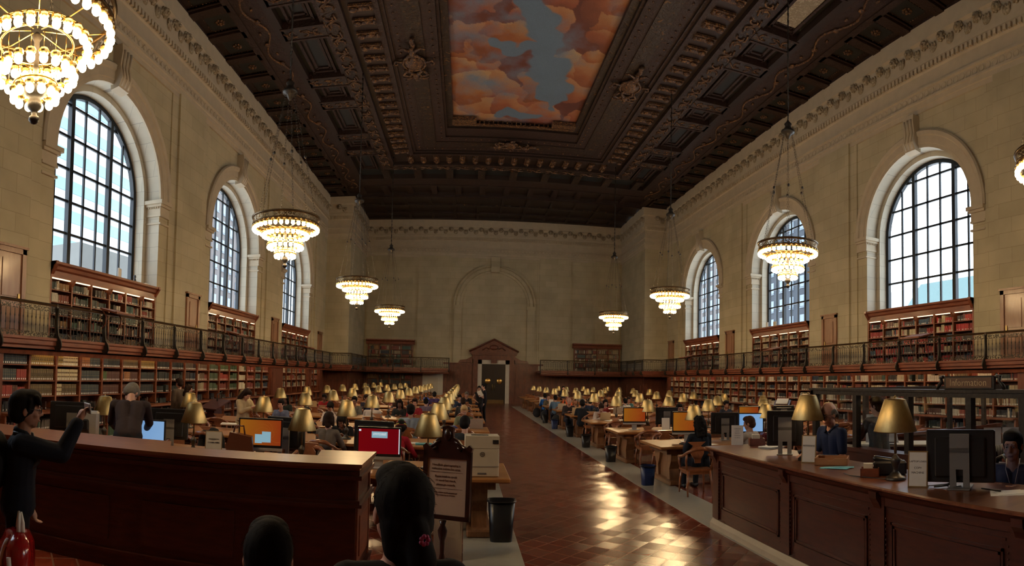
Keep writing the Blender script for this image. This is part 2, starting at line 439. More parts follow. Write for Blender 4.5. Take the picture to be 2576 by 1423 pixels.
# ---- arch mouldings, keystones, imposts, pilasters, cornice (trim)
TN = 3
def trim(b, mats):
    global TN
    o = struct('trim_%d' % TN, b, mats); TN += 1; return o
def ring_mould(b, cx, cz, prof, mk, a0=0., a1=PI, n=32):
    """sweep prof [(radius, out)] along an arch; mk(u,out,z) -> point"""
    vs = []; m = len(prof); fs = []
    for i in range(n+1):
        a = lerp(a0, a1, i/n)
        for r, o in prof: vs.append(mk(cx-r*math.cos(a), o, cz+r*math.sin(a)))
    for i in range(n):
        for k in range(m-1): fs.append((i*m+k, i*m+k+1, (i+1)*m+k+1, (i+1)*m+k))
    b.add(vs, fs)
ARCHP = [(2.60,-.02),(2.60,.05),(2.72,.05),(2.74,.08),(2.98,.08),(3.02,.13),(3.14,.15),(3.2,.10),(3.2,-.02)]
for s in (-1, 1):
    X = XL if s < 0 else XR
    for c in centres(s):
        b = MB(); mk = lambda u, o, z: (X - s*o, u, z)
        ring_mould(b, c, ZSP, ARCHP, mk)
        # keystone: scrolled console
        b.prism([(X+s*.06, 9.95),(X-s*.22, 10.0),(X-s*.34, 10.25),(X-s*.26, 10.6),(X-s*.32, 11.0),(X-s*.30, 11.22),(X+s*.06, 11.22)], c-.26, c+.26, 'y')
        for u in (-.16, 0, .16): b.tube([(X-s*.23,c+u,10.05),(X-s*.35,c+u,10.27),(X-s*.28,c+u,10.6),(X-s*.33,c+u,11.05)], .045, 6)
        for sg in (-1, 1):                                   # impost blocks in the reveal
            yj = c + sg*WR
            for z0, z1, p in ((6.72,6.78,.05),(6.98,7.05,.05),(7.05,7.30,.03),(7.30,7.38,.09),(7.38,7.5,.15)):
                b.box(X - s*(p+.02), X + s*.5, yj - sg*p, yj + sg*(.55 if p < .2 else .3), z0, z1)
            for i in range(7): b.box(X+s*(.02+.07*i), X+s*(.05+.07*i), yj-sg*.07, yj, 7.24, 7.31)
        trim(b, m_stoneP)
        b = MB()                                             # pier pilaster with stepped edges
        yp = c + WS/2
        for w, p in ((1.42,.05),(1.0,.13)): b.box(X+s*.02, X-s*p, yp-w, yp+w, ZG, 11.45)
        trim(b, m_stoneY)
# entablature profile: (out from wall, z)
ENT = [(0,11.30),(.06,11.30),(.06,11.45),(.10,11.47),(.10,11.62),(.14,11.64),(.14,11.72),(.05,11.74),(.05,12.02),(.12,12.05),(.12,12.12),(.04,12.14),(.04,12.62),
       (.09,12.66),(.09,12.90),(.13,12.93),(.13,13.08),(.10,13.10),(.10,13.66),(.36,13.72),(.38,13.86),(.34,13.9),(.40,13.98),(.46,14.2),(.46,14.30),(0,14.30)]
SIDEENT = [(min(o, .20) if z > 13.6 else o, z) for o, z in ENT]
def sweep(b, path, prof, mi=0):
    """prof (out, z) swept along a plan polyline; out is to the left of the direction of travel"""
    n = len(path); m = len(prof); vs = []
    for i, p in enumerate(path):
        p = Vector(p); d0 = (p-Vector(path[i-1])).normalized() if i else None
        d1 = (Vector(path[i+1])-p).normalized() if i < n-1 else None
        if d0 is None: d0 = d1
        if d1 is None: d1 = d0
        n0 = Vector((-d0.y, d0.x)); n1 = Vector((-d1.y, d1.x)); k = (n0+n1); k = k/max(k.dot(n0), .2)
        for o, z in prof: vs.append((p.x+k.x*o, p.y+k.y*o, z))
    fs = [(i*m+k, i*m+k+1, (i+1)*m+k+1, (i+1)*m+k) for i in range(n-1) for k in range(m-1)]
    b.add(vs, fs, mi)
PATH = [(XR,Y0),(XR,YJ),(XRI,YJ),(XRI,YF),(XLI,YF),(XLI,YJ),(XL,YJ),(XL,Y0)]
b = MB(); sweep(b, PATH, SIDEENT)
def along(path, step, start=.4):
    """points and inward normals along the plan path"""
    for i in range(len(path)-1):
        a, c = Vector(path[i]), Vector(path[i+1]); L_ = (c-a).length; d = (c-a)/L_; nn = Vector((-d.y, d.x))
        k = max(1, int((L_-.3)/step)); 
        for j in range(k):
            yield a + d*((j+.5)*L_/k), nn, d, math.atan2(d.y, d.x)
for p, nn, d, a in along(PATH, .19):
    if p.y < 6: continue
    b.box(-.055, .055, 0, .10, 0, .17, 0, TR(p.x+nn.x*.08, p.y+nn.y*.08, 12.69, a))
trim(b, m_stoneP)
b = MB()
for p, nn, d, a in along(PATH, .765):
    if p.y < 6: continue
    M = TR(p.x+nn.x*.08, p.y+nn.y*.08, 13.12, a)
    # lion head over a swag of leaves
    b.sph((0,.10,.40), (.15,.12,.15), 10, 6, 0, M); b.sph((0,.21,.35), (.07,.07,.06), 8, 5, 0, M); b.sph((0,.19,.47), (.06,.05,.03), 8, 4, 0, M)
    for k in range(8):
        t = 2*PI*k/8; b.sph((math.cos(t)*.15, .06, .41+math.sin(t)*.14), .055, 6, 4, 0, M)
    b.sph((-.38,.03,.2), (.17,.06,.18), 8, 5, 0, M)
    for t in (-.38-.12, -.38, -.38+.12): b.sph((t,.07,.28), (.045,.05,.1), 6, 4, 0, M)
trim(b, m_orn)
b = MB()
for s in (-1, 1):
    X = (XL if s < 0 else XR) - s*.055; y = 6.
    while y < YJ-.3:
        b.tube([(X, y+.11*math.cos(2*PI*i/8), 11.88+.11*math.sin(2*PI*i/8)) for i in range(8)], .022, 5, closed=True); y += .27
X = YF-.055; x = XLI+.2
while x < XRI-.2:
    b.tube([(x+.11*math.cos(2*PI*i/8), X, 11.88+.11*math.sin(2*PI*i/8)) for i in range(8)], .022, 5, closed=True); x += .27
trim(b, m_stoneP)
# far wall: blind arch, keystone, pilasters
b = MB(); mk = lambda u, o, z: (u, YF - o, z)
rb = 3.16
ring_mould(b, XC, 7.6, [(2.55,-.02),(2.55,.06),(2.72,.08),(2.76,.2),(2.98,.2),(3.02,.12),(3.1,.24),(3.2,.22),(3.22,-.02)], mk)
for sg in (-1, 1):
    x = XC+sg*2.86
    b.box(x-.3, x+.3, YF-.14, YF+.02, 3.0, 7.3)
    for z0, z1, p in ((7.3,7.36,.2),(7.36,7.52,.16),(7.52,7.6,.24)): b.box(x-.3-p*.3, x+.3+p*.3, YF-p, YF+.02, z0, z1)
    for xx, w in ((XC+sg*4.75, 1.25), (XC+sg*9.0, 1.0)):
        b.box(xx-w, xx+w, YF-.12, YF+.02, 2.5, 11.4); b.box(xx-w-.14, xx+w+.14, YF-.05, YF+.02, 2.5, 11.4)
b.prism([(YF,10.15),(YF-.32,10.2),(YF-.42,10.6),(YF-.34,11.0),(YF-.42,11.35),(YF,11.35)], XC-.33, XC+.33, 'x')
trim(b, m_stoneX)

# ---- end door: marble surround, pediment, dark bronze leaves
d = MB()
d.box(1.30, 3.10+.05, YF-.10, YF-.04, 0, 3.02)
for x in (1.38, 2.28): d.box(x, x+.80, YF-.14, YF-.10, .12, 1.25); d.box(x, x+.80, YF-.14, YF-.10, 1.40, 2.75)
door = struct('door_1', d, m_doorD)
for x in (1.78, 2.68):
    g = MB(); g.lathe([(0,0),(.20,0),(.23,.02),(.20,.04),(0,.05)], 20, (0,0,0), 0, TR(x, YF-.15, 1.72, 0, R(90))); g.build('door_window', m_gilt, door)
for x in (2.14, 2.30):
    g = MB(); g.tube([(x,YF-.15,1.0),(x,YF-.2,1.05),(x,YF-.2,1.45),(x,YF-.15,1.5)], .018, 8); g.build('door_handle', m_gilt, door)
g = MB(); g.box(1.4, 3.05, YF-.16, YF-.1, .0, .28); g.build('kick_plate', m_brassD, door)
b = MB()
b.box(.98, 1.30, YF-.2, YF, 0, 3.36); b.box(3.13, 3.45, YF-.2, YF, 0, 3.36); b.box(.98, 3.45, YF-.2, YF, 3.04, 3.36)
trim(b, m_marble)
b = MB()
for x0, x1 in ((.62,.98),(3.45,3.81)): b.box(x0, x1, YF-.25, YF, 0, 3.55)
b.box(.55, 3.88, YF-.30, YF, 3.36, 3.72); b.box(.45, 3.98, YF-.42, YF, 3.72, 3.84); b.box(.38, 4.05, YF-.5, YF, 3.84, 3.94)
b.prism([(.34,3.94),(4.09,3.94),(4.09,4.04),(XC+.02,4.92),(.34,4.04)], YF-.30, YF, 'y')
b.tube([(.3,YF-.35,4.0),(XC+.02,YF-.35,4.95),(4.13,YF-.35,4.0)], .075, 6)
b.sph((XC,YF-.33,4.32),(.35,.1,.2),10,6); b.tube([(XC-.9,YF-.32,4.1),(XC-.6,YF-.34,4.3),(XC-.35,YF-.33,4.2)],.05,6); b.tube([(XC+.9,YF-.32,4.1),(XC+.6,YF-.34,4.3),(XC+.35,YF-.33,4.2)],.05,6)
b.box(2.0, 2.45, YF-.34, YF-.2, 3.1, 3.5)
for sg in (-1, 1):                                             # scrolled shoulders
    pts = [(XC+sg*1.66, 3.12), (XC+sg*2.75, 3.12), (XC+sg*2.6, 3.32), (XC+sg*2.1, 3.38), (XC+sg*1.66, 3.62)]
    b.prism(pts, YF-.2, YF, 'y')
trim(b, m_panel)
# wainscot of red-brown wood round the door and under the galleries
b = MB()
def wains(x0, x1, y, z1, out=-1, n=3):
    b.box(x0, x1, y-.10, y, 0, z1); b.box(x0, x1, y-.16, y, z1-.12, z1); b.box(x0, x1, y-.14, y, 0, .22); b.box(x0,x1,y-.13,y,z1-.55,z1-.5)
    w = (x1-x0)/n
    for i in range(n):
        b.box(x0+i*w+.12, x0+(i+1)*w-.12, y-.13, y-.1, .35, z1-.72)
wains(-1.7, .62, YF, 3.1, n=3); wains(3.81, 6.1, YF, 3.1, n=3)
wains(XLI, -3.3, YF-.02, 2.32, n=5); wains(6.1, XRI, YF-.02, 2.32, n=6)
wains(XL, XLI+.02, YJ, 2.32, n=2); wains(XRI-.02, XR, YJ, 2.32, n=2)
for X, s in ((XL,-1),(XR,1)):
    b.box(X, X-s*.1, 34.9 if s < 0 else 35.8, YJ, 0, 2.32)
for X, s in ((XLI,-1),(XRI,1)):
    b.box(X, X-s*.1, YJ, YF, 0, 2.32)
    for y in (39.2, 40.9, 42.6): b.box(X-s*.1, X-s*.13, y, y+1.4, .35, 1.6)
trim(b, m_panel)
b = MB(); b.box(-3.3, -1.7, YF-.12, YF, 0, 2.32); b.box(-3.05, -1.95, YF-.16, YF-.1, 0, 2.05)
d = struct('door_2', b, m_marble)
g = MB(); g.box(-2.9,-2.1,YF-.18,YF-.14,.2,1.9); g.build('door_panel', m_cream, d)

# ---- ceiling: carved rings round a painted sky
def ringrect(o):
    f = o + (.8 if o > .35 else 0)
    return (XC-3.08-o, XC+3.08+o, 5.0-o, 28.8+f)
RINGS = [  # offset from, to, height, material
 (0.0, .30, 14.80, 3), (.30, .42, 14.70, 2), (.42, .95, 14.62, 1), (.95, 1.60, 14.58, 3), (1.60, 2.15, 14.62, 1), (2.15, 2.30, 14.54, 2), (2.30, 2.50, 14.44, 1),
 (2.50, 3.55, 14.50, 0), (3.55, 3.72, 14.30, 2), (3.72, 4.32, 14.32, 3), (4.32, 4.45, 14.36, 2), (4.45, 5.85, 14.58, 4), (5.85, 6.15, 14.30, 0), (6.15, 7.05, 14.30, 5),
 (7.05, 7.2, 14.26, 2), (7.2, 8.85, 14.42, 0)]
b = MB()
def rect_ring(a, c, z, mi):
    (x0,x1,y0,y1), (X0,X1,Y0_,Y1) = ringrect(a), ringrect(c)
    b.add([(X0,Y0_,z),(X1,Y0_,z),(X1,Y1,z),(X0,Y1,z),(x0,y0,z),(x1,y0,z),(x1,y1,z),(x0,y1,z)], [(0,1,5,4),(1,2,6,5),(2,3,7,6),(3,0,4,7)], mi)
prev = 14.95
for a, c, z, mi in RINGS:
    rect_ring(a, c, z, mi)
    x0,x1,y0,y1 = ringrect(a)
    for p, r_ in (((x0,y0),(x1,y0)),((x1,y0),(x1,y1)),((x1,y1),(x0,y1)),((x0,y1),(x0,y0))):
        b.add([(p[0],p[1],prev),(r_[0],r_[1],prev),(r_[0],r_[1],z),(p[0],p[1],z)],[(0,1,2,3)], 0)
    prev = z
x0,x1,y0,y1 = ringrect(8.85)
zz = 14.36
b.add([(XL-.3,y1,zz),(XR+.3,y1,zz),(XR+.3,YF+.3,zz),(XL-.3,YF+.3,zz)],[(0,1,2,3)], 0)
b.add([(XL-.3,Y0-.3,zz),(XR+.3,Y0-.3,zz),(XR+.3,y0,zz),(XL-.3,y0,zz)],[(0,1,2,3)], 0)
b.add([(x1,y0,zz-.08),(XR+.5,y0,zz-.08),(XR+.5,y1,zz-.08),(x1,y1,zz-.08)],[(0,1,2,3)], 0)
b.add([(XL-.5,y0,zz-.08),(x0,y0,zz-.08),(x0,y1,zz-.08),(XL-.5,y1,zz-.08)],[(0,1,2,3)], 0)
b.add([(XL-.3,y1,14.2),(XR+.3,y1,14.2),(XR+.3,y1,14.6),(XL-.3,y1,14.6)],[(0,1,2,3)], 0)
b.box(XL-.6, XR+.6, Y0-.6, YF+.6, 15.0, 15.1, 0)
for xx in (XL-.55, XR+.5): b.box(xx, xx+.05, Y0-.6, YF+.6, 14.2, 15.1, 0)
# far end: cross bands of panels
for y, h, mi in ((39.0,.25,2),(40.9,.3,3),(42.9,.25,2),(44.3,.5,0)):
    b.box(XLI, XRI, y, y+h, 14.25, 14.37, mi)
for i in range(12): b.box(XLI+i*1.72, XLI+i*1.72+.22, 39.2, 44.4, 14.27, 14.37, 0)
# transverse beams in the panel zone, ribs between the coffers
for sx in (-1, 1):
    y = 6.2; k = 0
    while y < 33:
        xa, xb = XC+sx*(3.08+4.32), XC+sx*(3.08+5.95)
        b.box(xa, xb, y-.32, y+.32, 14.30, 14.60, 3); b.box(xa, xb, y-.42, y-.32, 14.27, 14.6, 2); b.box(xa, xb, y+.32, y+.42, 14.27, 14.6, 2)
        # inner mouldings of the panel
        L_ = 3.6 if k % 2 else 2.1
        xm = (xa+xb)/2
        for dd, zq in ((.25,14.46),(.42,14.52)):
            for q_ in (-1, 1): b.box(xm+q_*(.7-dd)-.05, xm+q_*(.7-dd)+.05, y+.42, y+L_-.42, zq, 14.6, 2)
            b.box(xm-.7+dd, xm+.7-dd, y+.42+dd-.15, y+.42+dd-.05, zq, 14.6, 2); b.box(xm-.7+dd, xm+.7-dd, y+L_-.42-dd+.05, y+L_-.42-dd+.15, zq, 14.6, 2)
        y += L_; k += 1
nx = [XC-3.08-.0+i*2.3 for i in range(-3, 7)]
for i in range(-4, 8):
    x = XC - 3.4 + i*1.95
    if XL+3.2 < x < XR-3.2: b.box(x-.22, x+.22, 28.8+.8+4.4, 28.8+.8+5.9, 14.30, 14.6, 3)
for sx in (-1, 1):
    xa, xb = XC+sx*(3.08+7.2), XC+sx*(3.08+8.85)
    y = 15.95-1.6*8
    while y < 38.2:
        b.box(xa, xb, y-.20, y+.20, 14.26, 14.44, 5)
        for dd, z_ in ((.30, 14.33), (.40, 14.37)):
            for q_ in (0, 1):
                yy = y+.2+.04 if q_ == 0 else y+1.4-.10
                b.box(xa+sx*dd*.4, xb-sx*dd*.4, yy, yy+.06, z_, 14.43, 2)
        y += 1.6
    b.box(xb-sx*.22, xb, 0, 38.3, 14.26, 14.44, 5); b.box(xa, xa+sx*.12, 0, 38.3, 14.26, 14.44, 5)
y = 28.8+.8+7.2
for i in range(14):
    x = XL+1.0+i*1.6
    b.box(x-.2, x+.2, y, y+1.65, 14.26, 14.44, 5)
ceiling = struct('ceiling', b, [m_ceilD, m_ceilR, m_ceilR, m_ceilG, m_ceilB, m_gold if False else m_ceilR], fix=False)
x0,x1,y0,y1 = ringrect(0)
def mural_mesh(x0, x1, y0, y1, z, nx=150, ny=480):
    """cloud painting: warm cumulus masses round a blue opening, one colour per vertex"""
    R_ = np.random.RandomState(4)
    def vnoise(X, Y, s):
        g = R_.rand(int((y1-y0)*s)+4, int((x1-x0)*s)+4); u = (X-x0)*s; v = (Y-y0)*s; i = u.astype(int); j = v.astype(int); fu = u-i; fv = v-j
        fu = fu*fu*(3-2*fu); fv = fv*fv*(3-2*fv)
        return (g[j,i]*(1-fu)+g[j,i+1]*fu)*(1-fv)+(g[j+1,i]*(1-fu)+g[j+1,i+1]*fu)*fv
    X, Y = np.meshgrid(np.linspace(x0,x1,nx), np.linspace(y0,y1,ny))
    fb = sum(vnoise(X,Y,s)*a for s,a in ((.5,.4),(1.1,.28),(2.3,.18),(4.6,.10),(9.,.06)))/1.02
    wx = X + (vnoise(X,Y,1.2)-.5)*.8 + (vnoise(X,Y,3.)-.5)*.3; wy = Y + (vnoise(X,Y,1.2)-.5)*1.0 + (vnoise(X,Y,3.)-.5)*.4
    # puffs: each shades from a lit crest to a dusky foot
    n = 130; cx = R_.uniform(x0-.5,x1+.5,n); cy = R_.uniform(y0,y1+.6,n); rr = R_.uniform(.45,1.35,n); tone = R_.rand(n); hgt = R_.rand(n)
    hb = np.full(X.shape, -9.); sh = np.zeros(X.shape); tn = np.zeros(X.shape)
    for k in range(n):
        dx = (wx-cx[k])/rr[k]; dy = (wy-cy[k])/(rr[k]*1.15); d2 = dx*dx+dy*dy; h = np.sqrt(np.clip(1-d2,0,1))*.8+hgt[k]; m = (d2 < 1) & (h > hb)
        hb = np.where(m, h, hb); sh = np.where(m, .5-.45*dy+.25*dx, sh); tn = np.where(m, tone[k], tn)
    sh = np.clip(sh*.75+fb*.35,0,1)[...,None]; tn = tn[...,None]; lin = lambda c: np.array(srgb(*c))
    dark = lin((88,46,44))*(1-tn)+lin((120,62,46))*tn; mid = lin((178,98,66))*(1-tn)+lin((186,112,58))*tn; lite = lin((216,150,98))*(1-tn)+lin((222,186,132))*tn
    C = np.where(sh < .5, dark+(mid-dark)*sh*2, mid+(lite-mid)*(sh*2-1))
    blue = np.zeros(X.shape)
    for bx, by, ax, ay in MURAL_BLUE: blue = np.maximum(blue, 1-np.sqrt(((wx-bx)/ax)**2+((wy-by)/ay)**2))
    b_ = np.clip((blue+(fb-.5)*.5)*6,0,1)[...,None]; B = lin((118,140,158))*(.85+.3*fb[...,None])
    C = (C*(1-b_)+B*b_)*.62
    me = bpy.data.meshes.new('painted_sky'); vs = np.stack([X,Y,np.full(X.shape,z)],-1).reshape(-1,3)
    idx = np.arange(nx*ny).reshape(ny,nx); q4 = np.stack([idx[:-1,:-1],idx[:-1,1:],idx[1:,1:],idx[1:,:-1]],-1).reshape(-1,4)
    me.from_pydata(vs.tolist(), [], q4.tolist()); me.materials.append(m_mural)
    at = me.color_attributes.new('tint','FLOAT_COLOR','POINT'); at.data.foreach_set('color', np.concatenate([C.reshape(-1,3), np.ones((nx*ny,1))],1).astype(np.float32).ravel()); me.update(); return me
MURAL_BLUE = [(2.0,19.3,.75,1.6),(2.35,20.6,.7,1.2),(2.75,21.9,.8,1.4),(3.3,23.6,.9,1.4),(3.6,25.3,.75,1.4),(2.9,23.2,.8,1.0),(1.6,22.2,.9,.45),(2.2,27.9,1.1,.65),(1.6,28.2,.7,.45),(3.9,26.4,.5,.7),(2.6,16.5,1.,2.),(1.5,12.,1.2,1.5),(3.2,9.,1.,1.4)]
link('painted_sky', mural_mesh(x0, x1, y0, y1, 14.95), ceiling)
g = MB()                                                       # little balustrade that frames the painted sky
for xx, w in ((XC-2.5,.6),(XC+2.5,.6)): g.box(xx-w, xx+w, 28.15, 28.8, 14.72, 14.9)
for i in range(26): g.box(XC-2.9+i*.232-.03, XC-2.9+i*.232+.03, 28.62, 28.72, 14.72, 14.94)
g.box(XC-3.0, XC+3.0, 28.6, 28.8, 14.70, 14.76)
g.build('sky_border', m_gold, ceiling)
# coffer rosettes, one child each
def rosette_mesh():
    g = MB(); g.sph((0,0,-.03), (.07,.07,.05), 8, 5)
    for k in range(7):
        a = 2*PI*k/7; g.sph((math.cos(a)*.13, math.sin(a)*.13, 0), (.06,.06,.04), 6, 4)
    return g.mesh('coffer_rosette', m_gold)
rm = rosette_mesh()
for sx in (-1, 1):
    for k in range(-6, 14):
        y = 16.75+1.6*k
        if y > 38: continue
        o = link('coffer_rosette', rm, ceiling); o.location = (XC+sx*10.95, y, 14.38)
# gilded studs in two lines, modillions, scrolls
g = MB()
for o_ in (.62, 1.9):
    x0,x1,y0,y1 = ringrect(o_); y1 = 28.8+.8+o_
    y = 9.
    while y < y1: 
        for x in (x0, x1): g.sph((x,y,14.60), (.05,.05,.03), 6, 4)
        y += .42
    x = x0
    while x < x1: g.sph((x,y1,14.60), (.05,.05,.03), 6, 4); x += .42
tag(g.build('gilded_stud', m_gold, ceiling), kind='stuff')
mm = MB()
mm.box(-.42,.42,-.16,.16,-.02,.06); mm.sph((-.25,0,-.06),(.16,.12,.09),8,5); mm.sph((.1,0,-.03),(.22,.1,.06),8,5); mm.sph((.36,0,-.04),(.07,.14,.07),6,4)
modm = mm.mesh('modillion', m_gold)
for sx in (-1, 1):
    y = 16.45-.79*8
    while y < 31.8:
        o = link('modillion', modm, ceiling); o.location = (XC+sx*6.0, y, 14.42); o.rotation_euler = (0,0,0 if sx < 0 else PI); y += .79
for i in range(16):
    o = link('modillion', modm, ceiling); o.location = (XC-5.6+i*.745, 32.62, 14.42); o.rotation_euler = (0,0,-PI/2)
g = MB()                                                       # running scrolls on the gilded bands
def scroll(x, y, a, s=1.):
    pts = [(s*t*.05*math.cos(t*1.25), s*t*.05*math.sin(t*1.25), 0) for t in [i*.45 for i in range(2, 10)]]
    g.tube(pts, .035*s, 5, 0, TR(x, y, 14.29, a))
    g.tube([(-s*.35,-s*.12,0),(-s*.1,s*.17,0),(s*.15,s*.12,0)], .035*s, 5, 0, TR(x, y, 14.29, a))
for sx in (-1, 1):
    y = 6.; k = 0
    while y < 33.4:
        scroll(XC+sx*7.1, y, PI/2 + (PI if k % 2 else 0), 1.15); y += .52; k += 1
    y = 6.2; k = 0
    while y < 33:
        for i in range(3): scroll(XC+sx*(7.75+i*.45), y, i*PI, .95)
        y += 3.6 if k % 2 else 2.1; k += 1
for i in range(26): scroll(XC-6.6+i*.53, 33.62, PI*(i % 2), 1.)
tag(g.build('gilded_scroll', m_gold, ceiling), kind='stuff')
g = MB()                                                       # foliage twist between panels and coffers
for sx in (-1, 1):
    pts1 = []; pts2 = []; y = 6.; k = 0
    while y < 37:
        ph = y*2.2
        pts1.append((XC+sx*(9.68+.24*math.sin(ph)), y, 14.27)); y += .14; k += 1
        if k % 10 == 0: g.sph((XC+sx*(9.68-.2*math.sin(ph)), y, 14.26), (.12,.14,.06), 7, 4)
        if k % 10 == 5: g.sph((XC+sx*(9.68-.1*math.sin(ph)), y, 14.26), (.06,.10,.05), 6, 4)
    g.tube(pts1, .045, 5)
tag(g.build('foliage_twist', m_gold, ceiling), kind='stuff')
# cartouches: a domed shield with scrolls and two winged figures
def cartouche_mesh():
    g = MB()
    g.lathe([(0,-.16),(.2,-.14),(.36,-.07),(.42,0)], 16, (0,0,0), sx=1., sy=1.15)
    g.tube([(.44*math.cos(2*PI*i/20), .52*math.sin(2*PI*i/20), -.03) for i in range(20)], .05, 6, closed=True)
    for sx in (-1, 1):
        g.tube([(sx*.45,-.1,-.03),(sx*.75,-.2,-.04),(sx*.82,0,-.05),(sx*.7,.06,-.05),(sx*.66,-.05,-.05)], .05, 6)
        g.tube([(sx*.3,.5,-.03),(sx*.5,.8,-.05),(sx*.25,.95,-.05),(sx*.15,.75,-.05)], .06, 6)
    for y, a in ((.78, 0), (-.85, PI)):
        M = TR(0, y, -.1, a)
        g.sph((0,.05,0), (.14,.2,.12), 8, 6, 0, M); g.sph((.02,.3,-.02), (.085,.09,.09), 8, 6, 0, M)
        for sx in (-1, 1):
            g.cap((sx*.1,.15,0), .05, (sx*.35,.0,.0), .035, 6); g.tube([(sx*.08,-.1,0),(sx*.25,-.3,0),(sx*.2,-.55,0)], [.07,.055,.035], 6, 0, M)
            g.tube([(sx*.1,.15,0),(sx*.35,.3,.02),(sx*.55,.2,.03)], [.07,.05,.02], 6, 0, M)
    g.tube([(0,-1.1,-.03),(.06,-1.3,-.03),(0,-1.5,-.03),(.05,-1.7,-.03)], .09, 6)
    return g.mesh('cartouche', m_gold)
cm = cartouche_mesh()
for x, y, a in ((XC-4.5, 22.6, 0), (XC+4.5, 23.3, 0), (XC, 30.6, PI/2)):
    o = link('cartouche', cm, ceiling); o.location = (x, y, 14.52); o.rotation_euler = (0,0,a)
    if a: o.scale = (.8,.8,1)
# pale painted panel at the right
g = MB(); g.box(XC+7.75, XC+8.6, 14.85, 16.8, 14.50, 14.58); g.build('painted_panel', m_orn, ceiling)
g = MB()                                                       # blue-green coffer fields edged with gilt beads
for sx in (-1, 1):
    for k in range(-6, 14):
        y = 16.75+1.6*k
        if y < 38: g.box(XC+sx*10.95-.46, XC+sx*10.95+.46, y-.40, y+.40, 14.395, 14.42)
g.build('coffer_field', m_ceilB, ceiling)
g = MB()
for sx in (-1, 1):
    for k in range(-2, 12):
        y = 16.75+1.6*k
        for i in range(9):
            for q_ in (-1, 1):
                g.sph((XC+sx*10.95-.5+i*.125, y+q_*.44, 14.385), (.022,.022,.02), 5, 3); g.sph((XC+sx*10.95+q_*.5, y-.44+i*.11, 14.385), (.022,.022,.02), 5, 3)
tag(g.build('gilded_bead', m_gold, ceiling), kind='stuff')
# ------------------------------------------------------------------ galleries
GL, GR = -8.75, 13.15; GY = 37.2; GLI, GRI = -7.45, 11.85; GYF = 42.8; ZR = 3.36; ZB = 2.32
def gallery(s):
    X = XL if s < 0 else XR; E = GL if s < 0 else GR; EI = GLI if s < 0 else GRI; XI = XLI if s < 0 else XRI
    xe = -1.2 if s < 0 else 5.6
    path = [(E, Y0+1), (E, GY), (EI, GY), (EI, GYF), (xe, GYF)]
    b = MB()
    b.box(X, E, Y0, GY, 2.40, ZG); b.box(X, EI, GY, YF, 2.40, ZG); b.box(EI, xe, GYF, YF, 2.40, ZG)
    prof = [(0,2.36),(.02,2.34),(.02,2.40),(.07,2.43),(.07,2.52),(.10,2.54),(.10,2.60),(-.03,2.60)]
    prof2 = [(-.10,2.26),(-.10,2.2),(-.04,2.2),(-.02,2.28),(0,2.30),(0,2.36)]
    pth = path if s > 0 else path
    flip = (lambda P: [(-o, z) for o, z in P]) if s < 0 else (lambda P: P)
    sweep(b, path, flip(prof), 0); sweep(b, path, flip(prof2), 1)
    b.box(X, E, Y0, 36, 2.30, 2.36, 1)
    o = struct('gallery_left' if s < 0 else 'gallery_right', b, [m_caseD, m_panel])
    return path
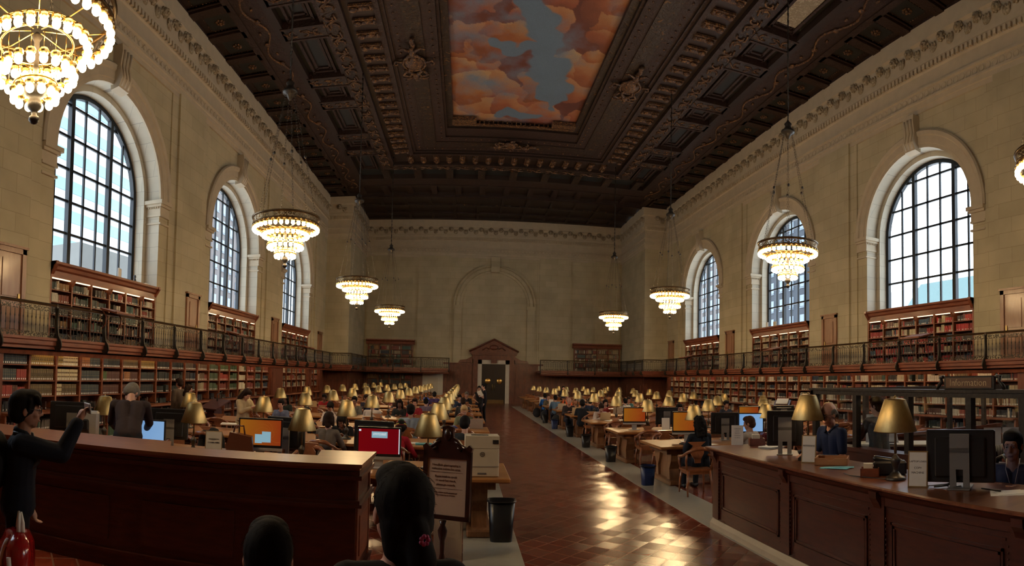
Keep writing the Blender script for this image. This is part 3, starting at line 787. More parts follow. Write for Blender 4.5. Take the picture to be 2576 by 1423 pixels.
def railing(s, path):
    side = 'left' if s < 0 else 'right'
    t = thing('gallery_railing', 'dark bronze openwork railing with scrolled brackets along the %s gallery' % side, 'railing')
    h = MB(); h2 = MB(); h3 = MB()
    sg = 1 if s > 0 else -1
    sweep(h, path, [(sg*-.04,ZR-.03),(sg*.05,ZR-.03),(sg*.06,ZR),(sg*.04,ZR+.03),(sg*-.03,ZR+.03),(sg*-.04,ZR-.03)])
    h.build('handrail', m_brassD, t)
    sweep(h2, path, [(0,ZR-.05),(0,ZR-.16)]); sweep(h2, path, [(sg*.02,ZR-.05),(sg*.02,ZR-.16)])
    sweep(h2, path, [(sg*-.015,ZR-.17),(sg*.035,ZR-.17),(sg*.035,ZR-.15),(sg*-.015,ZR-.15)])
    h2.build('frieze', carved_rail, t)
    sweep(h3, path, [(sg*-.02,2.72),(sg*.04,2.72),(sg*.04,2.70),(sg*-.02,2.70)]); sweep(h3, path, [(0,2.70),(0,2.60),(sg*.02,2.6),(sg*.02,2.7)])
    h3.build('bottom_band', carved_rail, t)
    # turned balusters
    bm = MB()
    bm.lathe([(.007,0),(.007,.14),(.015,.17),(.008,.21),(.0095,.30),(.016,.33),(.009,.37),(.007,.48)], 6, (0,0,2.71), sm=False)
    me = bm.mesh('baluster', m_bronze)
    pts = []
    for i in range(len(path)-1):
        a, c = Vector(path[i]), Vector(path[i+1]); L_ = (c-a).length; k = int(L_/.135)
        for j in range(k):
            p = a + (c-a)*((j+.5)/k); 
            if p.y > 4: pts.append(p)
    pts.sort(key=lambda p: p.x**2+p.y**2)
    vis = [p for p in pts if p.y > (6.2 if s < 0 else 7.6)]
    for p in vis[:100]:
        o = link('baluster', me, t); o.location = (p.x, p.y, 0)
    rest = MB()
    for p in pts:
        if p in vis[:100]: continue
        rest.lathe([(.008,0),(.008,.14),(.015,.17),(.009,.3),(.015,.33),(.008,.48)], 4, (p.x,p.y,2.71), sm=False, caps=False)
    tag(rest.build('baluster', m_bronze, t), kind='stuff')
    # scrolled bracket posts
    bb = MB()
    bb.prism([(0,3.39),(.055,3.39),(.06,2.95),(.07,2.72),(.11,2.60),(.17,2.50),(.18,2.40),(.13,2.34),(.05,2.32),(.02,2.38),(0,2.6)], -.03, .03, 'y')
    bb.tube([(.06,0,3.3),(.065,0,2.9),(.10,0,2.66),(.19,0,2.52),(.2,0,2.42),(.14,0,2.33),(.09,0,2.39),(.12,0,2.45)], .022, 6)
    bm2 = bb.mesh('bracket', m_bronze)
    X = GL if s < 0 else GR
    y = 1.158*8.75 - 1.873 if s < 0 else 10.35
    ys = []
    st = 1.873 if s < 0 else 1.835
    yy = y - st*2
    while yy < GY: ys.append(yy); yy += st
    for yy in ys:
        if yy < 4: continue
        o = link('bracket', bm2, t); o.location = (X, yy, 0); o.rotation_euler = (0,0,0 if s < 0 else PI)
    for x, yy, a in [(lerp(GLI if s<0 else GRI, -1.2 if s<0 else 5.6, k/3), GYF, -PI/2) for k in range(4)] + [(GLI if s<0 else GRI, yy, 0 if s < 0 else PI) for yy in (GY+.05, 39.1, 41)]:
        o = link('bracket', bm2, t); o.location = (x, yy, 0); o.rotation_euler = (0,0,a)
    return t
def openwork(name):
    m, nt, o = newmat(name); p = pbsdf(nt, o, (.05,.04,.025), .45, .5)
    g = N(nt, 'NewGeometry'); v = N(nt, 'TexVoronoi', Scale=22.); L(nt, g.outputs['Position'], v.inputs['Vector'])
    t = N(nt, 'BsdfTransparent'); mx = N(nt, 'MixShader'); gt = N(nt, 'Math', operation='GREATER_THAN'); gt.inputs[1].default_value = .36
    L(nt, v.outputs['Distance'], gt.inputs[0]); L(nt, gt.outputs[0], mx.inputs[0]); L(nt, p.outputs[0], mx.inputs[2]); L(nt, t.outputs[0], mx.inputs[1])
    iv = N(nt, 'Math', operation='LESS_THAN'); iv.inputs[1].default_value = .45; L(nt, v.outputs['Distance'], iv.inputs[0])
    L(nt, iv.outputs[0], mx.inputs[0]); L(nt, mx.outputs[0], o.inputs[0]); return m
carved_rail = openwork('openwork_metal')
for s in (-1, 1): railing(s, gallery(s))

# gallery doors on the piers, small wooden reading shelves hung on the rail
n = 3
for s in (-1, 1):
    X = (XL if s < 0 else XR) - s*.13
    for k in range(4):
        y0 = (18.02 if s < 0 else 18.55) + WS*(k-1)
        b = MB(); y1 = y0 + 1.02
        b.box(X-s*.07, X, y0, y0+.13, ZG, 4.72); b.box(X-s*.07, X, y1-.13, y1, ZG, 4.72); b.box(X-s*.07, X, y0, y1, 4.56, 4.72); b.box(X-s*.1, X, y0-.04, y1+.04, 4.68, 4.74)
        b.box(X-s*.03, X, y0+.1, y1-.1, ZG, 4.6); b.box(X-s*.05, X, y0+.26, y1-.26, 2.8, 3.4); b.box(X-s*.05, X, y0+.26, y1-.26, 3.55, 4.42)
        o = struct('door_%d' % n, b, m_gdoor); n += 1
        h = MB(); h.box(X-s*.065, X-s*.03, y1-.24, y1-.18, 3.45, 3.62); h.build('door_handle', m_brass, o)
RS = MB()
RS.prism([(-.02,.12),(.02,.10),(.5,-.02),(.5,-.06),(-.02,.06)], -.42, .42, 'y'); RS.box(.44,.5,-.42,.42,-.06,.0)
for y in (-.34,.34): RS.tube([(0,y,.05),(.12,y,-.12),(.10,y,-.3),(.0,y,-.42)], .022, 6)
rsm = RS.mesh('reading_shelf', m_caseD)
for s in (-1, 1):
    for k, y in enumerate((12.25, 20.2, 30.2) if s < 0 else (13.0, 21.8, 32.)):
        o = link('reading_shelf', rsm); o.location = ((GL if s < 0 else GR)+ -s*.04, y, ZR+.02); o.rotation_euler = (0,0,0 if s < 0 else PI)
        # (its high side stands over the walkway)
        tag(o, 'sloping wooden reading shelf on the %s gallery rail, %s' % ('left' if s < 0 else 'right', ('nearest of three','middle one of three','farthest of three')[k]), 'shelf')

# ------------------------------------------------------------------ bookcases
UL, UR = .9315, .928; FL, FR = -8.95, 13.35
ROWS = (.92, 1.26, 1.62, 1.98)                               # boards that carry the upper rows
class Stuff: pass
bulk = MB(); bulk.col = (1,1,1)
def addbook(x, s, y, w, z, h, dep, col, lean=0., lab=True, axis='y'):
    """a book upright on its board. s: outward direction. axis: run of the shelf"""
    bulk.col = col
    if axis == 'y': M = TR(x, y, z, 0, rx=lean)
    else: M = TR(y, x, z, -PI/2, rx=lean)
    if axis == 'y': bulk.box(0 if s > 0 else -dep, dep if s > 0 else 0, 0, w*.94, 0, h, 0, M)
    else: bulk.box(-dep, 0, 0, w*.94, 0, h, 0, M)
    if lab:
        bulk.col = (.62,.58,.5)
        e = -.002*s
        if axis == 'y': bulk.add([(e,w*.15,.02),(e,w*.80,.02),(e,w*.80,.058),(e,w*.15,.058)], [(0,1,2,3)], 0, False, M)
PAL_MIX = [(.05,.045,.04),(.03,.045,.04),(.16,.11,.06),(.35,.28,.17),(.25,.04,.03),(.08,.03,.02),(.03,.05,.08),(.42,.36,.26),(.12,.07,.04),(.06,.07,.06),(.30,.17,.07),(.5,.45,.35),(.02,.02,.025),(.20,.05,.03),(.05,.10,.08)]
PAL_DARK = [(.03,.03,.03),(.035,.045,.04),(.05,.035,.03),(.08,.035,.025),(.03,.04,.055),(.13,.1,.07),(.02,.02,.02)]
PAL_PALE = [(.45,.38,.25),(.5,.44,.33),(.30,.23,.13),(.16,.10,.06),(.38,.30,.18),(.55,.5,.4),(.07,.06,.05),(.22,.12,.06),(.25,.06,.04),(.06,.09,.09)]
PAL_RED = [(.42,.02,.02),(.45,.05,.04),(.05,.1,.16),(.4,.33,.22),(.07,.06,.06),(.25,.15,.12),(.5,.42,.25),(.3,.03,.03),(.04,.04,.05)]
def run(x, s, y0, y1, z, hmax, pal, ser=.25, axis='y', wmin=.022, wmax=.05, dep=.19, lean=.08, lab=.7, gap=.12):
    y = y0+.01
    col = rng.choice(pal); k = 0; h = hmax*rng.uniform(.7,.95); w = .035
    while y < y1-.06:
        if k <= 0:
            col = rng.choice(pal); k = rng.randint(4, 14) if rng.random() < ser else 1
            h = hmax*rng.uniform(.62,.95); w = rng.uniform(wmin, wmax)
        if y+w > y1-.01: break
        if rng.random() < gap*.1: y += rng.uniform(.05,.2); k = 0; continue
        j = rng.uniform(.85,1.12)
        ln = rng.uniform(.06,.16) if rng.random() < lean else 0.
        addbook(x+s*rng.uniform(.0,.02), s, y, w, z, h, dep, tuple(c*j for c in col), -ln, rng.random() < lab, axis)
        y += w + (ln*h*.8 if ln else 0); k -= 1
def bookcase_section(s, y0, nb, label, side, first):
    F = FL if s < 0 else FR; U = UL if s < 0 else UR; o = s
    y1 = y0 + nb*U
    t = thing('bookcase', label, 'bookcase', (0,0,0))
    bk = F + o*.42
    b = MB(); b.box(bk, bk+o*.02, y0, y1, 0, 2.32); b.build('back_panel', m_panel, t)
    um = MB(); um.box(F, F+o*.42, -.022, .022, .96, 2.32); um.box(F-o*.012, F, -.03, .03, .96, 2.32); ume = um.mesh('upright', m_case)
    for k in range(nb+1):
        q_ = link('upright', ume, t); q_.location = (0, y0+k*U, 0)
    for z in ROWS[1:]:
        b = MB(); b.box(F+o*.01, bk, y0, y1, z-.025, z); b.build('shelf', m_case, t)
    b = MB(); b.box(F-o*.30, bk, y0, y1, ROWS[0]-.045, ROWS[0]); b.tube([(F-o*.31,y0,ROWS[0]-.03),(F-o*.31,y1,ROWS[0]-.03)], .025, 8); b.build('counter', m_case, t)
    b = MB()
    for z in (.12, .50): b.box(F-o*.22, bk, y0, y1, z-.025, z)
    b.box(F-o*.24, F-o*.2, y0, y1, 0, .10)
    for k in range(nb+1): b.box(F-o*.24, bk, y0+k*U-.025, y0+k*U+.025, .0, .88)
    b.build('base', m_case, t)
    b = MB(); b.box(F-o*.0, F+o*.06, y0, y1, 2.26, 2.36); b.build('cornice', m_panel, t)
    b = MB(); b.box(F-o*.04, F-o*.015, max(y0,9.6)+.1, y1-.1, 2.262, 2.275); b.build('strip_light', m_striplight, t)
    return y0, y1
YL0 = 1.064*8.95 - UL
cases = []
bookcase_section(-1, YL0, 18, 'long open bookcase under the left gallery, full of gilt, cream and dark bound volumes', 'left', True)
bookcase_section(-1, 27.1, 5, 'shorter open bookcase under the left gallery between two dark wood piers', 'left', False)
bookcase_section(-1, 32.5, 2, 'two-bay bookcase at the far end under the left gallery', 'left', False)
YR0 = .909*13.35 - 3*UR
bookcase_section(1, YR0, 29, 'long open bookcase of mixed pale books along the right wall', 'right', False)
b = MB()                                                       # piers between the sections and end panels
for y0, y1 in ((YL0+18*UL+.02, 27.08), (27.1+5*UL+.02, 32.48), (32.5+2*UL+.02, 35.0)):
    b.box(XL, FL+.12, y0, y1, 0, 2.34); b.box(FL+.12, FL+.15, y0+.1, y1-.1, .3, 2.0)
b.box(XR, FR-.1, YR0+29*UR+.02, 35.9, 0, 2.34); b.box(XR, FR-.1, 5.5, YR0-.02, 0, 2.34); b.box(FR-.13, FR-.1, 6.2, 8.9, .3, 2.1); b.box(XL, FL+.12, 2, YL0-.02, 0, 2.34)
trim(b, m_panel)

# individual volumes in the seven nearest bays of the left wall
def vol_mesh(name, mats, bands=None, h=.27, w=.055, d=.2):
    b = MB(); b.box(-d, 0, 0, w, 0, h, 0)
    b.prism([(0,0),(.006,w*.15),(.008,w*.5),(.006,w*.85),(0,w)], 0.001, h-.001, 'z', 0)
    for z0, z1, u0, u1, mi in (bands or []):
        b.add([(.0085,w*u0,h*z0),(.0085,w*u1,h*z0),(.0085,w*u1,h*z1),(.0085,w*u0,h*z1)], [(0,1,2,3)], mi)
    b.add([(.009,w*.22,.018),(.009,w*.74,.018),(.009,w*.74,.055),(.009,w*.22,.055)], [(0,1,2,3)], 1)
    return b.mesh(name, mats)
def cloth(nm, c): return plain('book_cloth_'+nm, c, .5, var=.2, scale=30)
c_gold = plain('book_gilt', (.50,.33,.09), .4, .3, var=.2, scale=30)
K = {}
gb = [(.62,.92,.12,.2,2),(.62,.92,.8,.88,2),(.90,.93,.1,.9,2),(.60,.63,.1,.9,2),(.2,.55,.12,.2,2),(.2,.55,.8,.88,2),(.54,.57,.1,.9,2),(.2,.22,.1,.9,2),(.35,.5,.35,.65,3)]
K['gilt'] = vol_mesh('volume_gilt', [c_gold, m_white, cloth('black', (.02,.016,.012)), cloth('black', (.02,.016,.012))], gb)
K['giltbrown'] = vol_mesh('volume_gilt_brown', [cloth('tan', (.24,.17,.075)), m_white, cloth('black', (.02,.016,.012)), cloth('black', (.02,.016,.012))], gb)
K['cream'] = vol_mesh('volume_cream', [cloth('cream', (.62,.53,.31)), m_white, cloth('umber', (.13,.07,.03))], [(.28,.40,.1,.45,2),(.28,.40,.55,.9,2),(.62,.76,.1,.45,2),(.62,.76,.55,.9,2)])
K['slate'] = vol_mesh('volume_slate', [cloth('slate', (.06,.075,.075)), m_white, cloth('dull_gold', (.25,.2,.1))], [(.75,.77,.1,.9,2),(.9,.915,.1,.9,2),(.5,.53,.1,.9,2)])
K['dark'] = vol_mesh('volume_dark', [cloth('dark', (.03,.034,.03)), m_white, cloth('dull_gold', (.25,.2,.1))], [(.78,.83,.3,.7,2)])
K['red'] = vol_mesh('volume_red', [cloth('red', (.34,.05,.035)), m_white, cloth('dull_gold', (.25,.2,.1))], [(.85,.87,.1,.9,2)])
K['brown'] = vol_mesh('volume_brown', [cloth('brown', (.11,.045,.03)), m_white, cloth('dull_gold', (.25,.2,.1))], [(.8,.83,.2,.8,2)])
K['rust'] = vol_mesh('volume_rust', [cloth('rust', (.40,.17,.06)), m_white, cloth('umber', (.13,.07,.03))], [(.35,.42,.1,.9,2),(.6,.64,.1,.9,2),(.8,.84,.1,.9,2)])
K['green'] = vol_mesh('volume_green', [cloth('green', (.08,.14,.04)), m_white, cloth('dull_gold', (.25,.2,.1))], [(.8,.83,.2,.8,2)])
NAMEK = {'gilt':'gilt and black bound volume','giltbrown':'tan volume with black spine frames','cream':'cream volume with brown bands','slate':'slate grey bound volume','dark':'near-black bound volume','red':'red bound volume','brown':'dark brown bound volume','rust':'rust brown banded volume','green':'olive green bound volume'}
BAYS = [ # rows bottom to top: 1.26, 1.62, 1.98
 [('red',.5,'brown',.2,'red',.3), ('slate',.62,'red',.38), ('slate',1.)],
 [('giltbrown',1.), ('giltbrown',1.), ('gilt',1.)],
 [('cream',.28,'giltbrown',.72), ('cream',1.), ('gilt',.3,'cream',.7)],
 [('slate',1.), ('slate',1.), ('rust',.48,'slate',.52)],
 [('brown',1.), ('green',.28,'brown',.72), ('slate',.3,'dark',.7)],
 [('brown',1.), ('brown',.18,'rust',.34,'brown',.48), ('giltbrown',1.)],
 [('dark',1.), ('dark',1.), ('gilt',1.)],
]
ordn = ['first','second','third','fourth','fifth','sixth','seventh','eighth','ninth','tenth','eleventh','twelfth']
count = 0
for bi, rows in enumerate(BAYS):
    ya = YL0 + bi*UL + .035; yb = YL0 + (bi+1)*UL - .035
    for ri, spec in enumerate(rows):
        z = ROWS[1+ri]; y = ya; full = (yb-ya)*(.97 if ri else .93); pairs = list(zip(spec[::2], spec[1::2])); seen = {}
        for kk, fr in pairs:
            m = max(1, round(fr*full/.0635)); w = fr*full/m; seen[kk] = seen.get(kk, 0)+1
            lab = '%s on the %s shelf, %s bay of the left wall' % (NAMEK[kk], ('third','second','top')[ri], ordn[bi])
            if seen[kk] > 1: lab += ', far end'
            for j in range(m):
                o = link('book', K[kk]); o.location = (FL-.03-rng.random()*.012, y, z); hs = {'cream':1.05,'gilt':1.08,'giltbrown':1.02,'slate':.98}.get(kk, .95)
                if bi == 0 and kk == 'red' and ri == 0 and seen[kk] > 1: hs = .8
                o.scale = (1, w*.96/.055, hs*(1.0 if ri < 2 else .98)*(.96+.0*j)); y += w; count += 1
                tag(o, lab, 'book', lab)
# everything else on the shelves: one uncounted mass
for k in range(18):
    ya = YL0+k*UL+.035; yb = ya+UL-.07
    if k >= 7:
        for ri, z in enumerate(ROWS[1:]):
            serc = [[(.03,.035,.03)],[(.03,.035,.03)],PAL_DARK,PAL_PALE,[(.09,.13,.07)],[(.10,.15,.06),(.35,.05,.03)],[(.07,.11,.06)],[(.5,.45,.3),(.08,.10,.06)],[(.28,.07,.05)],[(.05,.07,.055)],PAL_MIX,PAL_MIX][k-7]
            if k == 12 and ri in (0, 1): serc = [(.36,.05,.03)] if ri == 1 else [(.2,.05,.03)]
            if k == 14 and ri in (0, 1): serc = [(.62,.55,.38)]
            if k == 13: serc = [(.05,.09,.04)]
            run(FL-.03, -1, ya, yb, z, .30, serc, .9, wmin=.035, wmax=.06, lean=.02, lab=1.)
    run(FL-.1, -1, ya, yb, ROWS[0], .24, PAL_DARK, .4, lean=.2, lab=.2, gap=3)
    for z in (.12, .50): run(FL+.16, -1, ya, yb, z, .33, PAL_DARK+[(.25,.04,.03),(.05,.1,.06)], .6, wmin=.04, wmax=.06, lab=1.)
for base, nb in ((27.1,5),(32.5,2)):
    for k in range(nb):
        ya = base+k*UL+.035; yb = ya+UL-.07
        for z in ROWS[1:]: run(FL-.03, -1, ya, yb, z, .29, PAL_MIX+PAL_PALE, .2)
        for z in (.12,.5): run(FL+.1, -1, ya, yb, z, .33, PAL_DARK, .5)
for k in range(29):
    ya = YR0+k*UR+.035; yb = ya+UR-.07
    for ri, z in enumerate(ROWS[0:]):
        run(FR+.03, 1, ya, yb, z+.001, .285, PAL_PALE+PAL_MIX, .28, wmin=.025, wmax=.05, lab=.9)
    for z in (.12,.5): run(FR-.1, 1, ya, yb, z, .33, PAL_DARK+PAL_MIX, .4)

# upper bookcases below the windows
def upper_case(s, c, label, pal):
    X = (XL if s < 0 else XR); F = X + s*.02; U = 5.16/6; y0 = c-2.58; bk = F + s*.34
    t = thing('gallery_bookcase', label, 'bookcase')
    b = MB(); b.box(bk, bk+s*.02, y0, y0+5.16, ZG, 4.3); b.build('back_panel', m_panel, t)
    um = MB(); um.box(F, bk, -.02, .02, ZG, 4.25); um.box(F-s*.015, F, -.028, .028, ZG, 4.25); ume = um.mesh('upright', m_case)
    for k in range(7): link('upright', ume, t).location = (0, y0+k*U, 0)
    zs = [2.62, 2.95, 3.28, 3.61, 3.93]
    for z in zs:
        b = MB(); b.box(F+s*.005, bk, y0, y0+5.16, z-.022, z); b.build('shelf', m_case, t)
    b = MB(); Xc = X - s*.0
    P = [(bk, 4.23), (F-s*.02, 4.23), (F-s*.03, 4.40), (F-s*.08, 4.44), (F-s*.10, 4.52), (F-s*.16, 4.56), (F-s*.17, 4.62), (bk, 4.62)]
    b.prism(P, y0-.02, y0+5.18, 'y'); 
    for e in (y0-.02, y0+5.08): b.prism([(F+s*.02,4.23),(F-s*.19,4.55),(F-s*.19,4.63),(F+s*.02,4.63)], e-.0, e+.1, 'y')
    b.box(bk, X+s*.95, y0, y0+5.16, 4.5, 4.6)
    b.build('cornice', m_caseD, t)
    g = MB()
    for k in range(6): g.box(F-s*.0, F+s*.05, y0+k*U+.06, y0+(k+1)*U-.06, 4.205, 4.228)
    g.build('shelf_light', m_shelflight, t)
    cbm = MB(); cbm.prism([(F,4.23),(F-s*.11,4.23),(F-s*.06,4.12),(F,4.05)], -.04, .04, 'y'); cme = cbm.mesh('corbel', m_case)
    for k in (1, 3, 5) if s > 0 else (1, 3, 5): link('corbel', cme, t).location = (0, y0+k*U, 0)
    for k in range(6):
        for z in zs:
            run(F+s*.03, s, y0+k*U+.03, y0+(k+1)*U-.03, z, .27 if z < 3.9 else .25, pal, .3, wmin=.022, wmax=.045, lean=.1, lab=.6, dep=.2)
words3 = ['beneath the nearest visible', 'beneath the second', 'beneath the farthest']
for s, side in ((-1,'left'),(1,'right')):
    for k, c in enumerate(centres(s)[1:]):
        upper_case(s, c, 'gallery bookcase with lit cornice %s %s arched window' % (words3[k], side), PAL_MIX if s < 0 else (PAL_RED if k == 0 else PAL_MIX))
# far-wall bookcases, upper and lower
def far_case(x0, x1, z0, z1, nb, rows, label, pal, y=YF, top=True, side=None):
    t = thing('bookcase', label, 'bookcase'); F = y-.34; U = (x1-x0)/nb
    b = MB(); b.box(x0, x1, y-.04, y-.01, z0, z1); b.build('back_panel', m_panel, t)
    um = MB(); um.box(-.03, .03, F, y-.04, z0, z1); ume = um.mesh('upright', m_case)
    for k in range(nb+1): link('upright', ume, t).location = (x0+k*U, 0, 0)
    for i in range(rows+1):
        z = lerp(z0+.06, z1-.05, i/rows)
        b = MB(); b.box(x0, x1, F, y-.04, z-.025, z); b.build('shelf', m_case, t)
    if top:
        b = MB(); b.prism([(y,z1),(F-.02,z1),(F-.06,z1+.2),(F-.2,z1+.3),(F-.2,z1+.38),(y,z1+.38)], x0-.15, x1+.15, 'x'); b.build('cornice', m_caseD, t)
    for i in range(rows):
        z = lerp(z0+.06, z1-.05, i/rows)
        for k in range(nb):
            run(F+.03, 1, x0+k*U+.04, x0+(k+1)*U-.04, z, (z1-z0)/rows*.85, pal, .2, axis='x', lab=.4, wmin=.04, wmax=.08)
far_case(-7.6, -4.1, ZG, 4.42, 4, 5, 'corniced bookcase on the end gallery left of the blind arch', PAL_MIX)
far_case(8.55, 12.2, ZG, 4.42, 4, 5, 'corniced bookcase of pale books on the end gallery right of the arch', PAL_PALE)
far_case(-7.6, -4.1, .1, 2.2, 4, 5, 'dark bookcase below the end gallery, left of the pale side door', PAL_DARK+PAL_MIX, YF-.2, False)
bo = bulk.build('shelved_books', m_books, None, fix=False)
tag(bo, 'rows of mixed books filling the remaining wall and gallery shelves', 'books', None, 'stuff')
# things left on the window ledges
for nm, lb, ct, loc, sz, rz, mt in (('binder','white binder leaning on the ledge of the nearest left window','binder',(-9.78,14.15,4.63),(.05,.26,.30),.3,m_paper),
     ('open_book','white book lying open at the far corner of the nearest left window ledge','book',(-9.8,15.6,4.63),(.22,.3,.05),.2,m_paper),
     ('binder','thin white binder standing on the middle right window ledge','binder',(14.2,24.6,4.63),(.05,.22,.26),-.2,m_paper),
     ('binder','pinkish binder on the middle right window ledge','binder',(14.22,23.9,4.63),(.05,.2,.24),.2,m_cream)):
    b = MB(); b.bbox(-sz[0]/2, sz[0]/2, -sz[1]/2, sz[1]/2, 0, sz[2], .006); o = b.build(nm, mt); o.location = loc; o.rotation_euler = (0,0,rz); tag(o, lb, ct)
b = MB(); b.lathe([(.04,0),(.05,.03),(.035,.1),(.02,.12),(.045,.17),(.03,.22),(0,.24)], 10); o = b.build('figurine', m_black); o.location = (-9.78,15.0,4.63)
tag(o, 'small dark figurine on the ledge of the nearest left window', 'figurine')
# ------------------------------------------------------------------ chandeliers
TIERS = [(.80,5.55,36),(.56,5.40,27),(.42,5.11,20),(.235,4.89,12)]
def chandelier_parts(split):
    P = {}
    d = MB()                                                   # openwork drum
    d.lathe([(.82,5.66),(.84,5.67),(.84,5.69),(.825,5.70)], 48, caps=False); d.lathe([(.82,5.80),(.85,5.82),(.86,5.85),(.83,5.86),(.81,5.85)], 48, caps=False)
    P['drum'] = d.mesh('drum', m_brassD)
    d = MB(); d.lathe([(.83,5.69),(.83,5.81)], 64, caps=False); P['drum_openwork'] = d.mesh('drum_openwork', carved_gilt)
    d = MB()
    for r, z in ((.80,5.66),(.56,5.50),(.40,5.46),(.24,5.02)):
        d.tube([(r*math.cos(2*PI*i/48), r*math.sin(2*PI*i/48), z) for i in range(48)], .014, 6, closed=True)
    for i in range(8):
        a = 2*PI*i/8; d.tube([(.80*math.cos(a),.80*math.sin(a),5.67),(.40*math.cos(a),.40*math.sin(a),5.60),(.06*math.cos(a),.06*math.sin(a),5.62)], .007, 5)
    P['ring_frame'] = d.mesh('ring_frame', m_gilt)
    d = MB()
    d.lathe([(0,4.60),(.03,4.61),(.06,4.645),(.055,4.68),(.03,4.70),(.035,4.74),(.075,4.78),(.085,4.83),(.06,4.87),(.09,4.90),(.17,4.96),(.18,5.0),(.06,5.03),(.03,5.1),(.03,5.5),(.06,5.55),(.02,5.6)], 16)
    P['finial'] = d.mesh('finial', m_bronze)
    d = MB(); b1 = MB(); b1.sph((0,0,0), (.047,.047,.052), 12, 8); P['bulb'] = b1.mesh('bulb', m_bulb)
    for nm, h_ in (('cap_big', .12), ('cap_small', .30)):
        d = MB(); d.lathe([(.03,.035),(.052,.05),(.056,.07),(.048,.092),(.018,.105)], 9, sm=False); d.tube([(0,0,.10),(0,0,h_)], .005, 4); P[nm] = d.mesh('bulb_cap', m_gilt)
    for k, (r, z, n) in enumerate(TIERS):
        d = MB()
        for i in range(n):
            a = 2*PI*i/n; x, y = r*math.cos(a), r*math.sin(a)
            d.lathe([(.03,.035),(.052,.05),(.056,.07),(.048,.092),(.018,.105)], 7, (x,y,z), sm=False)
            d.tube([(x,y,z+.10),(x*.995,y*.995,z+.12 if r > .5 else z+.30)], .005, 4)
        P['cap_ring%d' % k] = d.mesh('bulb_cap', m_gilt)
    for k, (r, z, n) in enumerate(TIERS):
        q_ = MB()
        for i in range(n):
            a = 2*PI*i/n; q_.sph((r*math.cos(a), r*math.sin(a), z), (.048,.048,.052), 10, 6)
        P['bulb_ring%d' % k] = q_.mesh('bulb_ring', m_bulb)
    c = MB()
    for i in range(6):
        a = 2*PI*i/6; p0 = Vector((.12*math.cos(a), .12*math.sin(a), 9.0)); p1 = Vector((.76*math.cos(a), .76*math.sin(a), 5.86))
        n = 46
        for j in range(n):
            u = p0.lerp(p1, j/n); w = p0.lerp(p1, (j+.8)/n); o = .014
            sx, sy = (-math.sin(a)*o, math.cos(a)*o) if j % 2 else (math.cos(a)*o, math.sin(a)*o)
            c.tube([u+Vector((sx,sy,0)), w+Vector((sx,sy,0))], .0045, 4); c.tube([u-Vector((sx,sy,0)), w-Vector((sx,sy,0))], .0045, 4)
        m_ = p0.lerp(p1, .52); c.sph(m_, (.035,.035,.05), 7, 5)
    c.tube([(0,0,9.3),(0,0,14.3)], .016, 6)
    j = 9.3
    while j < 14.2: c.tube([(.022 if int(j*10)%2 else 0, 0 if int(j*10)%2 else .022, j),(.022 if int(j*10)%2 else 0, 0 if int(j*10)%2 else .022, j+.09)], .008, 4); c.tube([(-.022 if int(j*10)%2 else 0, 0 if int(j*10)%2 else -.022, j),(-.022 if int(j*10)%2 else 0, 0 if int(j*10)%2 else -.022, j+.09)], .008, 4); j += .1
    P['chain'] = c.mesh('chain', m_bronze)
    h = MB(); h.lathe([(0,8.82),(.05,8.86),(.09,8.95),(.19,9.0),(.2,9.06),(.12,9.12),(.08,9.2),(.11,9.26),(.04,9.34),(0,9.36)], 12); P['chain_hub'] = h.mesh('chain_hub', m_bronze)
    return P
def openwork2(name):
    m, nt, o = newmat(name); p = pbsdf(nt, o, (.20,.14,.07), .35, .9)
    g = N(nt, 'NewGeometry'); v = N(nt, 'TexVoronoi', Scale=26.); L(nt, g.outputs['Position'], v.inputs['Vector'])
    t = N(nt, 'BsdfTransparent'); mx = N(nt, 'MixShader'); iv = N(nt, 'Math', operation='LESS_THAN'); iv.inputs[1].default_value = .5
    L(nt, v.outputs['Distance'], iv.inputs[0]); L(nt, iv.outputs[0], mx.inputs[0]); L(nt, p.outputs[0], mx.inputs[2]); L(nt, t.outputs[0], mx.inputs[1]); L(nt, mx.outputs[0], o.inputs[0]); return m
carved_gilt = openwork2('openwork_gilt')
CP = chandelier_parts(True)
CH = [(-4.31,4.50,True,'huge tiered chandelier of glowing bulbs nearest the camera at the upper left'),
      (-4.48,13.6,True,'tiered chandelier before the second left arched window'),
      (-4.41,22.8,False,'left-row tiered chandelier, third from the camera'),
      (-4.28,31.9,False,'smallest, farthest tiered chandelier of the left row'),
      (8.50,4.95,False,'tiered chandelier cut off by the right edge of the view'),
      (8.51,13.6,True,'tiered chandelier before the middle right arched window'),
      (8.42,22.8,False,'right-row tiered chandelier, second from the end wall'),
      (8.36,31.9,False,'smallest, farthest tiered chandelier of the right row')]
for x, y, split, lab in CH:
    t = thing('chandelier', lab, 'chandelier', (x,y,0), 0, 'hanging tiered chandeliers')
    for k in ('drum','drum_openwork','ring_frame','finial','chain','chain_hub'): link(k, CP[k], t)
    if split:
        for r, z, n in TIERS:
            for i in range(n):
                a = 2*PI*i/n; o = link('bulb', CP['bulb'], t); o.location = (r*math.cos(a), r*math.sin(a), z); link('bulb_cap', CP['cap_big' if r > .5 else 'cap_small'], o)
    else:
        for k in range(4): link('bulb_cap', CP['cap_ring%d' % k], link('bulb_ring', CP['bulb_ring%d' % k], t))
def point(name, loc, e, col=(1.,.70,.38), rad=.4):
    l = bpy.data.lights.new(name, 'POINT'); l.energy = e; l.color = col; l.shadow_soft_size = rad
    o = bpy.data.objects.new(name, l); COL.objects.link(o); o.location = loc; return o
CH_E = 420
for x, y, *_ in CH: point('chandelier_light', (x,y,5.22), CH_E, (1.,.665,.32))

